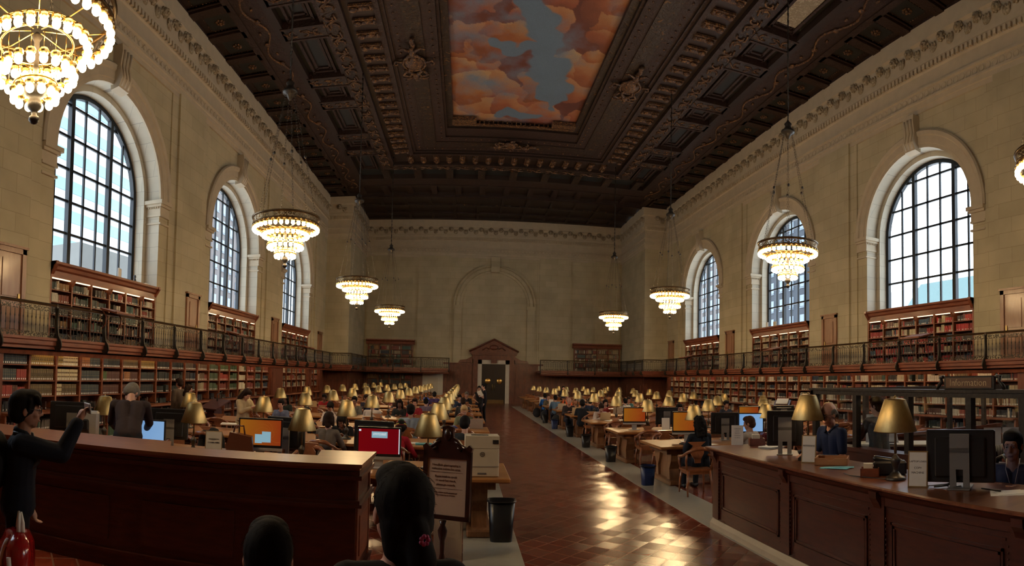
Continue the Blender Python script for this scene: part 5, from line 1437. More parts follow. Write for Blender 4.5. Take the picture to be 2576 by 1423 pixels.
    if st == 'beanie':
        for i, c in enumerate(((.10,.02,.02),(.40,.30,.05),(.02,.02,.02),(.45,.05,.03),(.05,.16,.05),(.02,.02,.02))):
            g = MB(); z0 = -.01+i*.026; f_ = lambda q_: math.sqrt(max(.02, 1-((q_+.02)/.17)**2))
            g.lathe([(.098*f_(z0),z0),(.100*f_(z0+.013),z0+.013),(.098*f_(z0+.026),z0+.026)], 18, (0,-.02,0), 0, Hm); g.build('beanie_band', fab('band%d' % i, c), T0)
    hm_o = remesh('hair', b, hm_, max(vox*.8, .008), T0, 1)
    if face:
        for sd in (-1,1):
            g = MB(); g.sph((sd*.029,.0755,.006), (.0115,.0095,.0052), 10, 6, 0, Hm); g.build('eye', m_eyew, body)
            g = MB(); g.sph((sd*.029,.0835,.005), (.0055,.004,.0055), 8, 6, 0, Hm); g.build('iris', m_black, body)
            g = MB(); g.cap(hv(sd*.014,.086,.027), .0035, hv(sd*.045,.076,.030), .0028, 6); g.build('eyebrow', hm_, body)
        g = MB(); g.sph((0,.090,-.062), (.022,.006,.0055), 10, 5, 0, Hm); g.build('mouth', m_lip, body)
    if glasses:
        g = MB()
        for sd in (-1,1):
            g.tube([hv(sd*.031+.022*math.cos(q_), .098, .005+.016*math.sin(q_)) for q_ in [2*PI*i/12 for i in range(12)]], .0022, 5, closed=True)
            g.tube([hv(sd*.053,.096,.008), hv(sd*.078,.05,.010), hv(sd*.080,-.005,.008)], .002, 5)
        g.tube([hv(-.009,.099,.008), hv(.009,.099,.008)], .002, 5); g.build('glasses', m_black, T0)
    if extra: extra(T0, Hm, dict(P0=P0, t=t, nb=nb, sh=sh, el=el, wr=wr, hd=hd, nt=nt_))
    return T0
def collar(col):
    def f(T0, Hm, J):
        g = MB()
        for sd in (-1,1): g.tube([J['nb']+V((sd*.062,-.045,.03)), J['nb']+V((sd*.075,.02,.01)), J['nb']+V((sd*.03,.085,-.055))], [.016,.017,.012], 8)
        g.cap(J['nb']+V((-.055,-.05,.03)), .018, J['nb']+V((.055,-.05,.03)), .018, 8); g.build('collar', fab('collar%d' % int(col[2]*999), col), T0)
    return f
# --- the phone photographer at the left edge
def ex_guy(T0, Hm, J):
    w = J['wr'][1]; g = MB(); g.bbox(-.037,.037,-.005,.005,-.07,.07,.003,0, Matrix.Translation(w+J['hd'][1]*.09+V((-.01,.03,.02))) @ Euler((R(8),0,R(10))).to_matrix().to_4x4() @ Matrix.Rotation(R(90),4,'Y')); g.build('phone', m_silver, T0)
    collar((.02,.022,.028))(T0, Hm, J)
    g = MB()
    for sd in (-1,1): g.tube([J['sh'][0 if sd < 0 else 1]+V((-sd*.05,-.07,.07)), J['sh'][0 if sd < 0 else 1]+V((-sd*.05,.07,.04)), J['sh'][0 if sd < 0 else 1]+V((-sd*.04,.12,-.12)), J['sh'][0 if sd < 0 else 1]+V((-sd*.02,-.05,-.30))], .017, 6)
    g.build('backpack_strap', m_black, T0)
    g = MB(); g.sph(tuple(J['P0']+J['t']*.32+V((0,-.18,0))), (.15,.10,.22), 14, 10); g.build('backpack', fab('pack', (.012,.012,.014)), T0)
person('young man in dark navy jacket and glasses holding up a phone, far left', -2.98, 3.10, -46, 'stand', (.006,.0075,.013), (.008,.008,.01), ('fringe','black'), 'tan', 1.03, 2, (2,0), ('bag','phone'), .0075, face=True, glasses=True, extra=ex_guy, jacket=True)
BG = thing('plastic_bag', 'glossy red plastic carrier bag with white letter shapes at the lower left corner', 'bag', (-2.80,2.93,.075), R(-43)); BG.scale = (1.3,1.3,1.3)
b = MB(); prof = [(0,.20),(.10,.19),(.165,.22),(.185,.32),(.19,.45),(.185,.52),(.15,.572),(.08,.597)]
b.lathe(prof, 20, (0,0,0), 0, None, True, 1.05, .45); rb_ = random.Random(5); b.v = [(x*(1+.06*math.sin(9*z+4*x)), y*(1+.25*math.sin(23*x+7*z)), z) for x,y,z in b.v]; b.build('bag_body', m_red, BG)
b = MB()
def bagp(a, z): 
    r_ = np.interp(z, [p[1] for p in prof[1:]], [p[0] for p in prof[1:]]); x, y = r_*math.cos(a)*1.05, r_*math.sin(a)*.45
    return (x*(1+.06*math.sin(9*z+4*x))*1.01, y*(1+.25*math.sin(23*x+7*z))*1.04-.004, z)
arcs = [[(R(-68+18*math.cos(q_)), .44+.115*math.sin(q_)) for q_ in [R(60+i*20) for i in range(8)]], [(R(-28), .50),(R(-22),.40),(R(-26),.34)], [(R(-120), .30),(R(-105),.36),(R(-95),.27),(R(-85),.31),(R(-75),.27)]]
for i, ar in enumerate(arcs):
    g = MB(); g.tube([bagp(a,z) for a,z in ar], .014 if i < 2 else .005, 6); g.build('bag_print', m_paper if i < 2 else m_black, BG)
g = MB()
for sx in (-1,1): g.tube([(sx*.045,0,.595),(sx*.03,0,.64),(sx*.012,0,.69)], [.016,.012,.008], 6)
g.tube([(.045,.02,.595),(.03,.02,.64),(.0,.01,.69)], [.016,.012,.008], 6); g.build('handle', m_paper, BG)
def strands(T0, Hm, n, seed=2):
    r2 = random.Random(seed); g = MB()
    for i in range(n):
        a = r2.uniform(0,6.28); e = r2.uniform(-.2,1.3); d = V((math.cos(a)*math.cos(e), math.sin(a)*math.cos(e), math.sin(e)))
        if d.y > .5 and d.z < .5: continue
        p = V((d.x*.084, -.022+d.y*.098, .03+d.z*.10)); t_ = V((r2.uniform(-1,1), r2.uniform(-1,.2), r2.uniform(-1,.4))); t_ = (t_ - d*t_.dot(d)).normalized()
        g.tube([Hm @ (p - d*.004), Hm @ (p + d*.002 + t_*.016), Hm @ (p + d*.001 + t_*.034)], [.0007,.0006,.0003], 3)
    g.build('loose_hair', HR['black'], T0)
# --- two heads in the foreground, seen from behind
def ex_pink(T0, Hm, J):
    g = MB(); 
    for i in range(7): a = 2*PI*i/7; g.sph((-.005+.010*math.cos(a), -.168, -.035+.010*math.sin(a)), .0065, 7, 5, 0, Hm)
    g.build('hair_tie', plain('pink_elastic', (.42,.04,.12), .5), T0)
    strands(T0, Hm, 160)
person('woman with dark ponytail and pink hair tie seen from behind in the centre foreground', -.185, 1.80, 14, 'stand', (.012,.011,.012), (.012,.012,.014), ('ponylong','black'), 'fair', .985, 3, (-4,16), ('down','down'), .0085, extra=ex_pink)
person('short person with tousled black hair whose head rises at the bottom edge', -.615, 1.77, 8, 'stand', (.012,.012,.013), (.012,.012,.014), ('short','black'), 'fair', .87, 3, (0,10), ('down','down'), .0085, extra=lambda T0, Hm, J: strands(T0, Hm, 140, 5))
# --- staff behind the information desk
person('bald bespectacled man in a navy polo shirt working behind the information desk', 4.28, 5.72, 95, 'stand', (.012,.020,.055), (.02,.02,.025), ('bald','grey'), 'fair', 1.0, 8, (14,0), ('type','type'), .0075, 'short', True, True, extra=collar((.012,.020,.055)), build_=1.08)
person('dark-haired staff member in grey jumper and black trousers standing with back turned', 5.72, 6.55, -12, 'stand', (.085,.088,.085), (.012,.012,.013), ('short','dkbrown'), 'fair', 1.01, 6, (8,30), ('reach','reach'), .009)
def ex_lan(T0, Hm, J):
    g = MB(); c = J['nb']
    g.tube([c+V((-.06,-.02,.05)), c+V((-.055,.09,-.03)), c+V((-.02,.135,-.20))], .004, 5); g.tube([c+V((.06,-.02,.05)), c+V((.055,.09,-.03)), c+V((.0,.135,-.20))], .004, 5); g.build('lanyard', plain('lanyard_beads',(.35,.3,.26),.4), T0)
    g = MB(); g.bbox(-.035,.035,-.004,.004,-.10,0,.002,0,Matrix.Translation(c+V((-.01,.145,-.20)))); g.build('name_badge', plain('badge_blue',(.06,.16,.40),.4), T0)
person('smiling dark-haired woman with a lanyard at the right edge behind the desk', 4.38, 3.14, 118, 'sit', (.055,.05,.065), (.02,.02,.025), ('pony','black'), 'tan', 1.02, 6, (4,-6), ('chin' if False else ((-.02,.10,-.24),(.10,.14,.10)),'desk'), .0075, 'short', True, extra=ex_lan, z=.20)
person('person in a black and white striped top bending over behind the glass screen', 7.25, 5.55, -150, 'stand', (.10,.10,.10), (.02,.02,.03), ('short','black'), 'tan', .95, 78, (10,0), ('reach',((.1,.3,.05),(.05,.24,.02))), .014, 'short', topmat=stripes('striped_jersey', (.02,.02,.022), (.45,.43,.40), 12., 'Y'))
# --- standing readers
def ex_coat(T0, Hm, J):
    g = MB()
    for sd in (-1,1):
        g.cap(J['nb']+V((sd*.06,-.04,.02)), .035, J['nb']+V((sd*.07,.06,-.08)), .025, 8); g.cap(J['P0']+V((sd*.06,.0,.05)), .125, J['P0']+V((sd*.09,.0,-.35)), .125, 12)
    remesh('coat_skirt', g, fab('trench', (.50,.37,.20)), .014, T0, 2)
person('long-haired woman in a tan trench coat standing and reading between the left tables', -4.95, 12.30, -120, 'stand', (.50,.37,.20), (.02,.02,.02), ('long','dkbrown'), 'fair', .93, 6, (38,10), ('read','read'), .011, jacket=True, extra=ex_coat)
person('man in a grey-brown jacket with a strap browsing the left wall shelves', -7.55, 14.1, 60, 'stand', (.11,.08,.06), (.03,.03,.04), ('short','dkbrown'), 'fair', .99, 5, (10,10), ('down','reach'), .013, jacket=True)
person('curly-haired woman raising a hand to her face by the left wall shelves', -7.22, 13.85, -60, 'stand', (.05,.035,.03), (.02,.02,.02), ('curly','dkbrown'), 'fair', .90, 3, (8,0), ('down','chin'), .013)
person('grey-haired man in a dark brown shirt bending over the left desk computers', -4.42, 6.75, 30, 'stand', (.035,.024,.024), (.02,.02,.025), ('short','grey'), 'fair', 1.14, 42, (42,-25), ('reach','reach'), .010, build_=1.2)
def ex_paper(T0, Hm, J):
    g = MB(); w = J['wr'][0]; g.box(-.11,.11,-.004,.004,-.15,.15,0,Matrix.Translation(w+V((0,.05,.12))) @ Euler((R(-15),R(25),0)).to_matrix().to_4x4()); g.build('papers', m_paper, T0)
person('woman in a black top holding up white papers in the aisle', .66, 26.0, 175, 'stand', (.012,.011,.012), (.014,.012,.016), ('bun','black'), 'tan', .92, 0, (4,0), ('read','hip'), .013, 'none', True, extra=ex_paper)
person('person in black standing in profile behind the woman with the papers', .92, 26.5, 95, 'stand', (.014,.014,.018), (.012,.012,.014), ('bun','black'), 'fair', .975, 2, (2,0), ('down','down'), .014, face=True)
# --- seated readers, left block
ST = {}
def seat(lab, x, y, back, top, hair, skin='fair', s=1., **k):
    rz = k.pop('rz', 0) + (0 if back else 180)
    return person(lab, x, y, rz, 'sit', top, k.pop('legs', (.02,.022,.035)), hair, skin, s, k.pop('lean', 10), k.pop('head', (10,0)), k.pop('arms', ('desk','desk')), k.pop('vox', .013), k.pop('sleeve', 'long'), k.pop('face', not back), **k)
plaid = stripes('plaid_cotton', (.22,.16,.20), (.08,.06,.10), 7., 'X')
seat('woman with dark bobbed hair in a grey-brown jumper, back turned, second left table', -2.42, 10.02, True, (.145,.115,.085), ('bob','dkbrown'), s=1.0, vox=.0095, lean=6, head=(6,15), rz=-14, arms=('desk','reach'))
seat('bearded man with dreadlocks and black coat bowing over the second left table', -2.47, 11.85, False, (.014,.013,.014), ('dread','black'), 'brown', .98, lean=30, head=(30,0), vox=.010)
seat('man in a white patterned shirt resting his forehead on his hand', -3.45, 14.90, False, (.42,.36,.33), ('short','black'), 'tan', 1.0, lean=18, head=(32,0), arms=('brow','desk'))
seat('broad person in a white top, back turned, fourth left table', -2.60, 16.12, True, (.50,.42,.36), ('short','grey'), s=1.0, lean=16, head=(24,0), build_=1.15)
seat('man with thick black hair in a pale blue shirt, back turned, third left table', -1.22, 13.08, True, (.22,.25,.29), ('short','black'), 'tan', 1.03, vox=.0105, build_=1.15, lean=8)
seat('man in a crimson jumper facing the camera behind the pale blue shirt', -1.53, 17.95, False, (.26,.02,.03), ('short','dkbrown'), 'fair', 1.0)
seat('person in a plaid shirt and blue cap, back turned, fifth left table', -1.28, 19.18, True, (.20,.14,.17), ('cap','black'), 'fair', .99, lean=12, topmat=plaid)
seat('person in a purple hooded top, back turned, seventh left table', -1.32, 25.25, True, (.05,.03,.10), ('short','black'), 'tan', 1.01)
seat('blonde woman in a green jacket with hand on mouth, third left table', .0, 14.90, False, (.16,.17,.10), ('bun','blonde'), 'fair', .99, lean=14, head=(20,0), arms=('chin','desk'))
seat('man with short dark hair and charcoal T-shirt, back turned, aisle end', .02, 10.03, True, (.030,.034,.036), ('short','black'), 'fair', 1.02, vox=.0095, lean=16, head=(16,-10), build_=1.12, sleeve='short', arms=('desk','chin' if False else 'desk'))
seat('grey-haired man in a dark shirt facing the camera, seventh left table', .10, 27.05, False, (.02,.02,.025), ('short','grey'), 'fair', 1.0)
seat('dark-haired reader in grey, back turned, fifth left table aisle end', -.04, 19.20, True, (.05,.045,.04), ('short','dkbrown'), 'fair', 1.0)
seat('man with glasses and a grey pullover facing the camera, fourth left table', -3.43, 17.95, False, (.13,.12,.10), ('short','black'), 'tan', 1.0, glasses=True)
seat('person in a dark blue jacket, back turned, fifth left table', -3.14, 19.20, True, (.02,.028,.07), ('short','dkbrown'), 'fair', 1.0)
seat('man seen in profile beside the dark blue jacket, fifth left table', -3.68, 21.0, False, (.03,.03,.045), ('short','dkbrown'), 'fair', .97, rz=50)
seat('person hunched in a denim jacket, back turned, fifth left table', -2.36, 19.2, True, (.06,.09,.15), ('short','brown'), 'fair', .93, lean=38, head=(25,0))
seat('person in a red jacket behind a warm-lit laptop, fifth left table', -5.15, 21.0, False, (.34,.02,.025), ('short','black'), 'brown', .95, lean=16)
seat('person in a red top and striped knitted cap, back turned, second left table', -1.23, 10.0, True, (.36,.015,.025), ('beanie','black'), 'brown', .96, vox=.0095, lean=24, head=(20,35), rz=-25, arms=('desk','reach'))
seat('dark-haired woman in black facing the camera, fourth left table', -2.0, 17.95, False, (.02,.02,.022), ('long','black'), 'brown', .96)
seat('child-like small reader with round face, fifth left table', -2.5, 21.1, False, (.05,.05,.07), ('short','brown'), 'fair', .86)
seat('dark-haired reader behind the woman in the trench coat', -4.85, 14.9, False, (.10,.12,.20), ('short','black'), 'fair', .97)
seat('reader in black with curly hair near the left wall, fifth table', -5.7, 17.95, False, (.02,.025,.02), ('curly','black'), 'brown', .95)
seat('reader in a khaki top, back turned, third left table', -3.7, 13.1, True, (.05,.045,.03), ('short','black'), 'fair', .92, lean=20, head=(20,0))
seat('reader in dark blue facing the camera, sixth left table', -.2, 23.95, False, (.02,.03,.06), ('short','black'), 'fair', .97)
seat('pale-haired reader far off, sixth left table', -2.9, 23.95, False, (.2,.06,.05), ('short','blonde'), 'fair', .97)
# --- seated readers, right block
def ex_none(*a): pass
person('curly-haired person in black, back turned, at the nearest right-hand computer', 4.22, 9.72, 4, 'sit', (.010,.014,.022), (.008,.010,.016), ('curly','black'), 'tan', 1.02, 6, (4,10), ('desk','desk'), .009)
seat('reader in a white shirt bent over a laptop, third right-hand table', 4.33, 18.18, False, (.52,.42,.36), ('short','dkbrown'), 'fair', .98, lean=20, head=(30,0), vox=.0115)
seat('person with black hair in a white hooded top, back turned, fifth right-hand table', 6.43, 22.4, True, (.55,.50,.43), ('short','black'), 'fair', .96)
seat('person in a black jacket with a backpack, fourth right-hand table', 4.02, 19.38, True, (.016,.018,.022), ('short','black'), 'dark', .99, rz=-8, jacket=True)
seat('bald man in a dark jumper facing the camera, fourth right-hand table', 3.86, 21.2, False, (.04,.03,.03), ('bald','grey'), 'fair', 1.0, head=(22,0))
seat('person in a denim jacket, back turned, sixth right-hand table', 4.02, 25.22, True, (.09,.15,.22), ('short','black'), 'fair', .97)
seat('person in a bright blue shirt, back turned, seventh right-hand table', 3.98, 28.3, True, (.02,.10,.32), ('short','black'), 'fair', .96)
seat('fair-faced reader facing the camera, sixth right-hand table', 3.95, 27.1, False, (.12,.10,.07), ('short','brown'), 'fair', .98)
seat('reader in an orange-red shirt facing the camera, sixth right-hand table', 4.85, 27.1, False, (.55,.10,.03), ('short','dkbrown'), 'fair', .97)
person('distant person in dark clothes standing near the end wall', 5.75, 33.3, 180, 'stand', (.03,.03,.04), (.02,.02,.02), ('short','black'), 'fair', .9, 0, (0,0), ('down','down'), .02)
seat('reader in dark red behind a glowing laptop, fourth right-hand table', 5.25, 21.2, False, (.24,.03,.03), ('long','black'), 'fair', .96)
seat('man in glasses and black facing the camera between the monitors', 5.87, 15.1, False, (.016,.018,.024), ('short','black'), 'tan', 1.02, glasses=True, vox=.0115, lean=4, head=(2,0))
seat('dark-haired reader facing the camera, third right-hand table, toward the wall', 8.79, 18.2, False, (.03,.035,.05), ('short','black'), 'tan', 1.0)
seat('brown-haired reader in white near the right wall, third right-hand table', 9.56, 18.2, False, (.4,.36,.3), ('short','brown'), 'fair', .95)
seat('person with long black hair in black facing the camera, nearest right-hand table', 5.95, 11.9, False, (.012,.012,.014), ('long','black'), 'fair', .95, vox=.0115, lean=12, head=(12,10))
seat('short brown-haired person in a pale patterned shirt with a hand at the chin', 5.42, 9.88, True, (.34,.29,.24), ('short','brown'), 'tan', 1.0, vox=.0095, rz=28, head=(8,20), arms=('chin','desk'))
seat('reader in grey, back turned, second right-hand table toward the wall', 7.7, 13.1, True, (.30,.28,.26), ('short','brown'), 'fair', .93)
seat('reader in teal facing the camera, fifth right-hand table', 7.0, 24.1, False, (.05,.12,.12), ('short','dkbrown'), 'fair', .97)
seat('reader in navy, back turned, fifth right-hand table', 4.95, 22.3, True, (.02,.03,.06), ('short','black'), 'fair', .95)
seat('reader in pale grey facing the camera, seventh right-hand table', 6.1, 30.1, False, (.25,.24,.22), ('short','brown'), 'fair', .96)
# coats hung over chair backs
def coat(x, y, rz, lab, c):
    b = MB(); b.cap((-.16,-.30,.80),.07,(.16,-.30,.80),.07); b.cap((-.2,-.30,.74),.06,(-.22,-.33,.35),.08); b.cap((.2,-.30,.74),.06,(.24,-.34,.32),.08); b.cap((0,-.33,.76),.08,(.02,-.36,.38),.11); b.cap((-.14,-.12,.74),.05,(-.16,-.2,.6),.05); b.cap((.0,-.27,.87),.06,(.08,-.26,.86),.05)
    o = remesh('coat', b, fab('coat%d' % int(c[0]*1000), c), .014, None, 3); o.location = (x,y,0); o.rotation_euler = (0,0,R(rz)); tag(o, lab, 'coat'); return o
coat(.42, 10.35, -30, 'black coat heaped on the chair at the aisle end of the second left table', (.009,.009,.010))
coat(-3.6, 13.3, 0, 'dark coat over a chair back behind the patterned white shirt', (.012,.012,.013))
coat(-4.6, 10.2, 0, 'dark coat over a chair back left of the grey-brown jumper', (.02,.018,.015))
coat(5.1, 22.3, 10, 'navy coat over a chair back at the fifth right-hand table', (.018,.02,.03))
# ------------------------------------------------------------------ left mahogany desk
LD = thing('service_desk', 'tall dark mahogany desk with a polished top across the left foreground', 'desk', (-.91,5.18,0), R(9.2))
b = MB()
for z0, z1, e in ((1.14,1.165,-.02),(1.165,1.20,.0)):
    b.prism([(-6.9,-e),(e,-e),(.139+e,.918+e),(-.45,.918+e),(-.45,.50),(-2.0,.50),(-2.12,.86),(-6.9,.86)], z0, z1, 'z')
b.build('desk_top', m_desktop, LD)
b = MB(); b.prism([(-6.9,.07),(-.05,.07),(.07,.85),(-.42,.85),(-.42,.46),(-2.06,.46),(-2.16,.80),(-6.9,.80)], .0, 1.13, 'z'); b.build('desk_body', m_desk, LD)
b = MB()
for z0, z1, e in ((1.09,1.13,.03),(1.05,1.09,.05),(.80,.83,.055),(.83,.86,.035),(0,.14,.03),(.14,.17,.045)):
    b.prism([(-6.9,.07-e),(-.05+e,.07-e),(.07+e,.85+e),(-.4,.85+e),(-.4,.1),(-6.9,.1)], z0, z1, 'z')
for x in (-6.3,-5.0,-3.7,-2.4,-1.1):
    b.box(x-1.2+.18, x-.08, .05, .07, .26, .70)
b.build('desk_moulding', m_desk, LD)
b = MB()
M = Matrix(((.139/.928,0,1,-.05),(.918/.928,0,0,.07),(0,1,0,0),(0,0,0,1)))
for u0,u1,z0,z1,d in ((.10,.68,.26,.74,.012),(.15,.63,.31,.69,.022)): b.box(u0,u1,z0,z1,0,d,0,M)
for u0,u1 in ((.02,.07),(.71,.76)): b.box(u0,u1,.17,1.05,0,.018,0,M)
b.build('end_panel', m_caseD, LD)

# ------------------------------------------------------------------ information desk
ID = thing('information_desk', 'long mahogany information desk with raised panels and a pale stone base', 'desk', (3.3,0,0))
b = MB(); prof = [(0.0,1.065),(-.02,1.075),(-.02,1.09),(.0,1.10),(.86,1.10),(.86,1.06),(.03,1.05)]
b.prism(prof, .4, 7.42, 'y'); b.build('desk_top', m_desktop, ID)
b = MB(); b.box(.08,.80,.4,7.30,.12,1.06); b.build('desk_body', m_desk, ID)
b = MB(); b.prism([(.03,0),(.03,.07),(.07,.12),(.8,.12),(.8,0)], .35, 7.34, 'y'); b.build('desk_base', m_stoneP, ID)
b = MB()
b.prism([(.02,1.06),(.04,1.02),(.06,1.0),(.06,.93),(.08,.92),(.08,1.06)], .4, 7.38, 'y')
for y in (7.22, 5.42, 3.88, 2.35, .9): b.box(.055,.08,y-.09,y+.09,.14,1.0)
for y0, y1 in ((5.55,7.08),(4.02,5.28),(2.5,3.74),(1.03,2.2)):
    b.box(.07,.08,y0,y1,.86,.88)
    for e, d in ((.02,.068),(.05,.072)): 
        for (ya,yb,za,zb) in ((y0+e,y1-e,.80-e,.82-e),(y0+e,y1-e,.26+e,.28+e),(y0+e,y0+e+.02,.26+e,.82-e),(y1-e-.02,y1-e,.26+e,.82-e)): b.box(d-.005,.08,ya,yb,za,zb)
    for sy in (y0-.03, y1+.03):
        for i in range(14): b.sph((.06,sy,.24+i*.045),(.008,.008,.012),5,3)
b.build('desk_moulding', m_desk, ID)
for y in (7.22, 5.42, 3.88, 2.35):
    g = MB(); g.prism([(.08,1.05),(-.005,1.05),(.0,.99),(.03,.95),(.055,.90),(.08,.88)], y-.05, y+.05, 'y'); g.build('corbel', m_desk, ID)
lamp(3.92,5.80,1.10,'brass lamp on the information desk behind the man in the navy shirt\'s monitor', None)
lamp(3.66,3.97,1.10,'largest brass lamp, on the information desk beside the laptop loan sign', None)
monitor_back(3.84,6.20,1.10,R(-33),'black monitor seen from behind facing the man in the navy shirt', .46, .44, .10)
monitor_back(3.76,3.26,1.10,R(-58),'big black monitor back at the right end of the information desk', .60, .45, .04)
def sign_holder(x, y, z, rz, w, h, lab, lines, frame, size=.03, lean=8, fl=.012):
    t = thing('sign_holder', lab, 'sign', (x,y,z), rz)
    M = TR(0,0,.0,0,R(-lean))
    b = MB(); b.bbox(-w/2,w/2,0,.01,.0,h,.003,0,M); b.box(-w/2,w/2,.0,.08,0,.006); b.build('frame', frame, t)
    b = MB(); b.add([(-w/2+fl,-.001,fl),(w/2-fl,-.001,fl),(w/2-fl,-.001,h-fl),(-w/2+fl,-.001,h-fl)],[(0,1,2,3)],0,False,M); b.build('sheet', m_paper, t, fix=False)
    for s_, zz, k in lines:
        text(s_, size*k, (0,-.0025+.0*zz,zz), (R(90-lean*-1*-1+0),0,0), m_ink if k > .75 else m_ink, t) if False else text(s_, size*k, tuple(M @ Vector((0,-.002,zz))), (R(90-lean),0,0), m_ink, t)
    return t
m_frame = plain('brass_frame', (.32,.21,.09), .35, .6, var=.1)
sign_holder(3.64,5.38,1.10,R(-48),.17,.31,'framed REFERENCE sign standing before the man in the navy shirt',[('REFERENCE',.19,.85)],m_frame,.030)
sign_holder(3.52,3.54,1.10,R(-55),.175,.31,'framed LAPTOP LOAN and COPY MACHINE sign on the information desk',[('LAPTOP LOAN',.22,.8),('COPY',.165,.9),('MACHINE',.125,.9)],m_frame,.028)
sign_holder(3.76,7.36,1.10,R(-28),.17,.28,'plain white text card at the far end of the information desk',[('COMPUTERS',.23,.6),('are for',.20,.6),('Research',.17,.6),('reserved by',.135,.6),('the Library',.105,.6)],m_paper,.030,5,.002)
b = MB()                                                       # wooden letter tray
b.box(0,.36,0,.28,0,.008); b.box(0,.012,0,.28,0,.075); b.box(.348,.36,0,.28,0,.075); b.box(0,.36,.268,.28,0,.075)
b.prism([(0,0),(.36,0),(.36,.075),(.22,.075),(.19,.05),(.15,.05),(.12,.075),(0,.075)], 0, .012, 'y')
o = b.build('letter_tray', plain('pine_wood', (.40,.19,.08), .45, var=.15, scale=3, stretch=(1,8,8))); o.location = (3.60,5.20,1.10); o.rotation_euler = (0,0,R(-42)); tag(o, 'shallow wooden letter tray with a notched front on the information desk', 'tray')
b = MB()
for i, (dx, dy, a) in enumerate(((0,0,0),(.05,.02,.25),(.1,-.01,-.2),(.16,.03,.1))): b.box(0,.20,0,.10,i*.002,i*.002+.0015,0,TR(dx,dy,0,a))
o = b.build('slip_paper', plain('cyan_paper', (.12,.42,.48), .7)); o.location = (3.50,4.97,1.102); o.rotation_euler = (0,0,R(-45)); tag(o, 'few overlapping cyan paper slips on the information desk', 'paper')
def card_box(x, y, z, rz, lab, cards=m_cream, s=1.):
    t = thing('card_box', lab, 'box', (x,y,z), rz); b = MB()
    b.box(-.09*s,.09*s,-.07*s,.07*s,0,.01); 
    for a in ((-.09,-.08,-.07,.07),(.08,.09,-.07,.07),(-.09,.09,-.07,-.06),(-.09,.09,.06,.07)): b.box(a[0]*s,a[1]*s,a[2]*s,a[3]*s,0,.085*s)
    b.build('tray', m_caseD, t); b = MB(); b.bbox(-.06*s,.03*s,-.05*s,.01*s,.01,.13*s,.003); b.build('card', cards, t); return t
card_box(3.60,4.27,1.10,R(-40),'small wooden box holding a block of cream cards, by the telephone')
card_box(4.0,7.22,1.10,R(-20),'wooden card box with a pale green block near the white text card',s=1.2)
def phone(x, y, z, rz, lab):
    t = thing('telephone', lab, 'telephone', (x,y,z), rz); b = MB()
    b.prism([(-.09,0),(.09,0),(.09,.03),(-.09,.09)], -.10,.10,'x'); b.build('base', m_black, t)
    b = MB(); b.tube([(-.06,-.09,.09),(-.065,-.04,.115),(-.065,.04,.115),(-.06,.09,.09)], [.026,.018,.018,.026], 8); b.build('handset', m_black, t)
    return t
phone(3.78,5.62,1.10,R(50),'black desk telephone beside the REFERENCE sign')
phone(3.82,4.35,1.10,R(60),'large black telephone left of the biggest brass lamp')
b = MB(); b.bbox(-.16,.16,-.06,.06,0,.14,.02); b.cap((-.14,0,.16),.03,(.1,0,.12),.035,10); o = b.build('card_reader', m_black); o.location = (3.80,4.20,1.10); o.rotation_euler = (0,0,R(-40)); tag(o, 'bulky black desk device between the card box and the biggest lamp', 'device')
for i, (dz, c, lab) in enumerate(((0,(.55,.35,.08),'yellow-brown paperback at the bottom of the pile by the navy-shirted man'),(.022,(.10,.13,.17),'dark blue paperback on top of the pile by the navy-shirted man'))):
    b = MB(); b.bbox(-.11,.11,-.08,.08,0,.02,.003); o = b.build('paperback', plain('cover%d' % i, c, .35)); o.location = (4.02,5.50,1.10+dz); o.rotation_euler = (0,0,R(-35+8*i)); tag(o, lab, 'book')
b = MB()
for i in range(7): b.box(-.15,.15,-.11,.11,i*.004,i*.004+.0025,0,TR(rng.uniform(-.02,.02),rng.uniform(-.02,.02),0,rng.uniform(-.15,.15)))
o = b.build('paper_stack', m_paper); o.location = (4.02,6.85,1.10); o.rotation_euler = (0,0,R(20)); tag(o, 'loose stack of white papers near the far end of the information desk', 'paper')
b = MB(); b.box(-.15,.15,-.11,.11,0,.002); b.box(-.13,.10,-.09,.08,.003,.005,0,TR(.02,.02,0,.2)); o = b.build('paper_sheet', m_paper); o.location = (3.80,2.78,1.10); o.rotation_euler = (0,0,R(-50)); tag(o, 'white sheet with pink notes in front of the woman with a lanyard', 'paper')
b = MB(); b.cap((0,0,.008),.007,(.15,.02,.03),.006,8); o = b.build('ballpoint_pen', m_black); o.location = (3.78,2.85,1.105); o.rotation_euler = (0,0,R(120)); tag(o, 'black pen on a cord lying over the white sheet', 'pen')
b = MB(); b.tube([(3.50,4.55,1.108),(3.46,4.40,1.108),(3.52,4.2,1.108),(3.58,4.05,1.108),(3.62,3.9,1.11)], .004, 5); o = b.build('cable', m_black); tag(o, 'thin black cable snaking along the desk edge to the biggest lamp', 'cable')
b = MB(); b.tube([(3.60,3.42,1.115),(3.66,3.32,1.13),(3.74,3.28,1.17),(3.86,3.25,1.2)], .012, 6); b.tube([(3.60,3.5,1.11),(3.64,3.40,1.12),(3.70,3.36,1.11),(3.66,3.28,1.11),(3.74,3.24,1.12)], .004, 5); o = b.build('cable', m_black); tag(o, 'bundle of black cables below the big monitor back', 'cable')

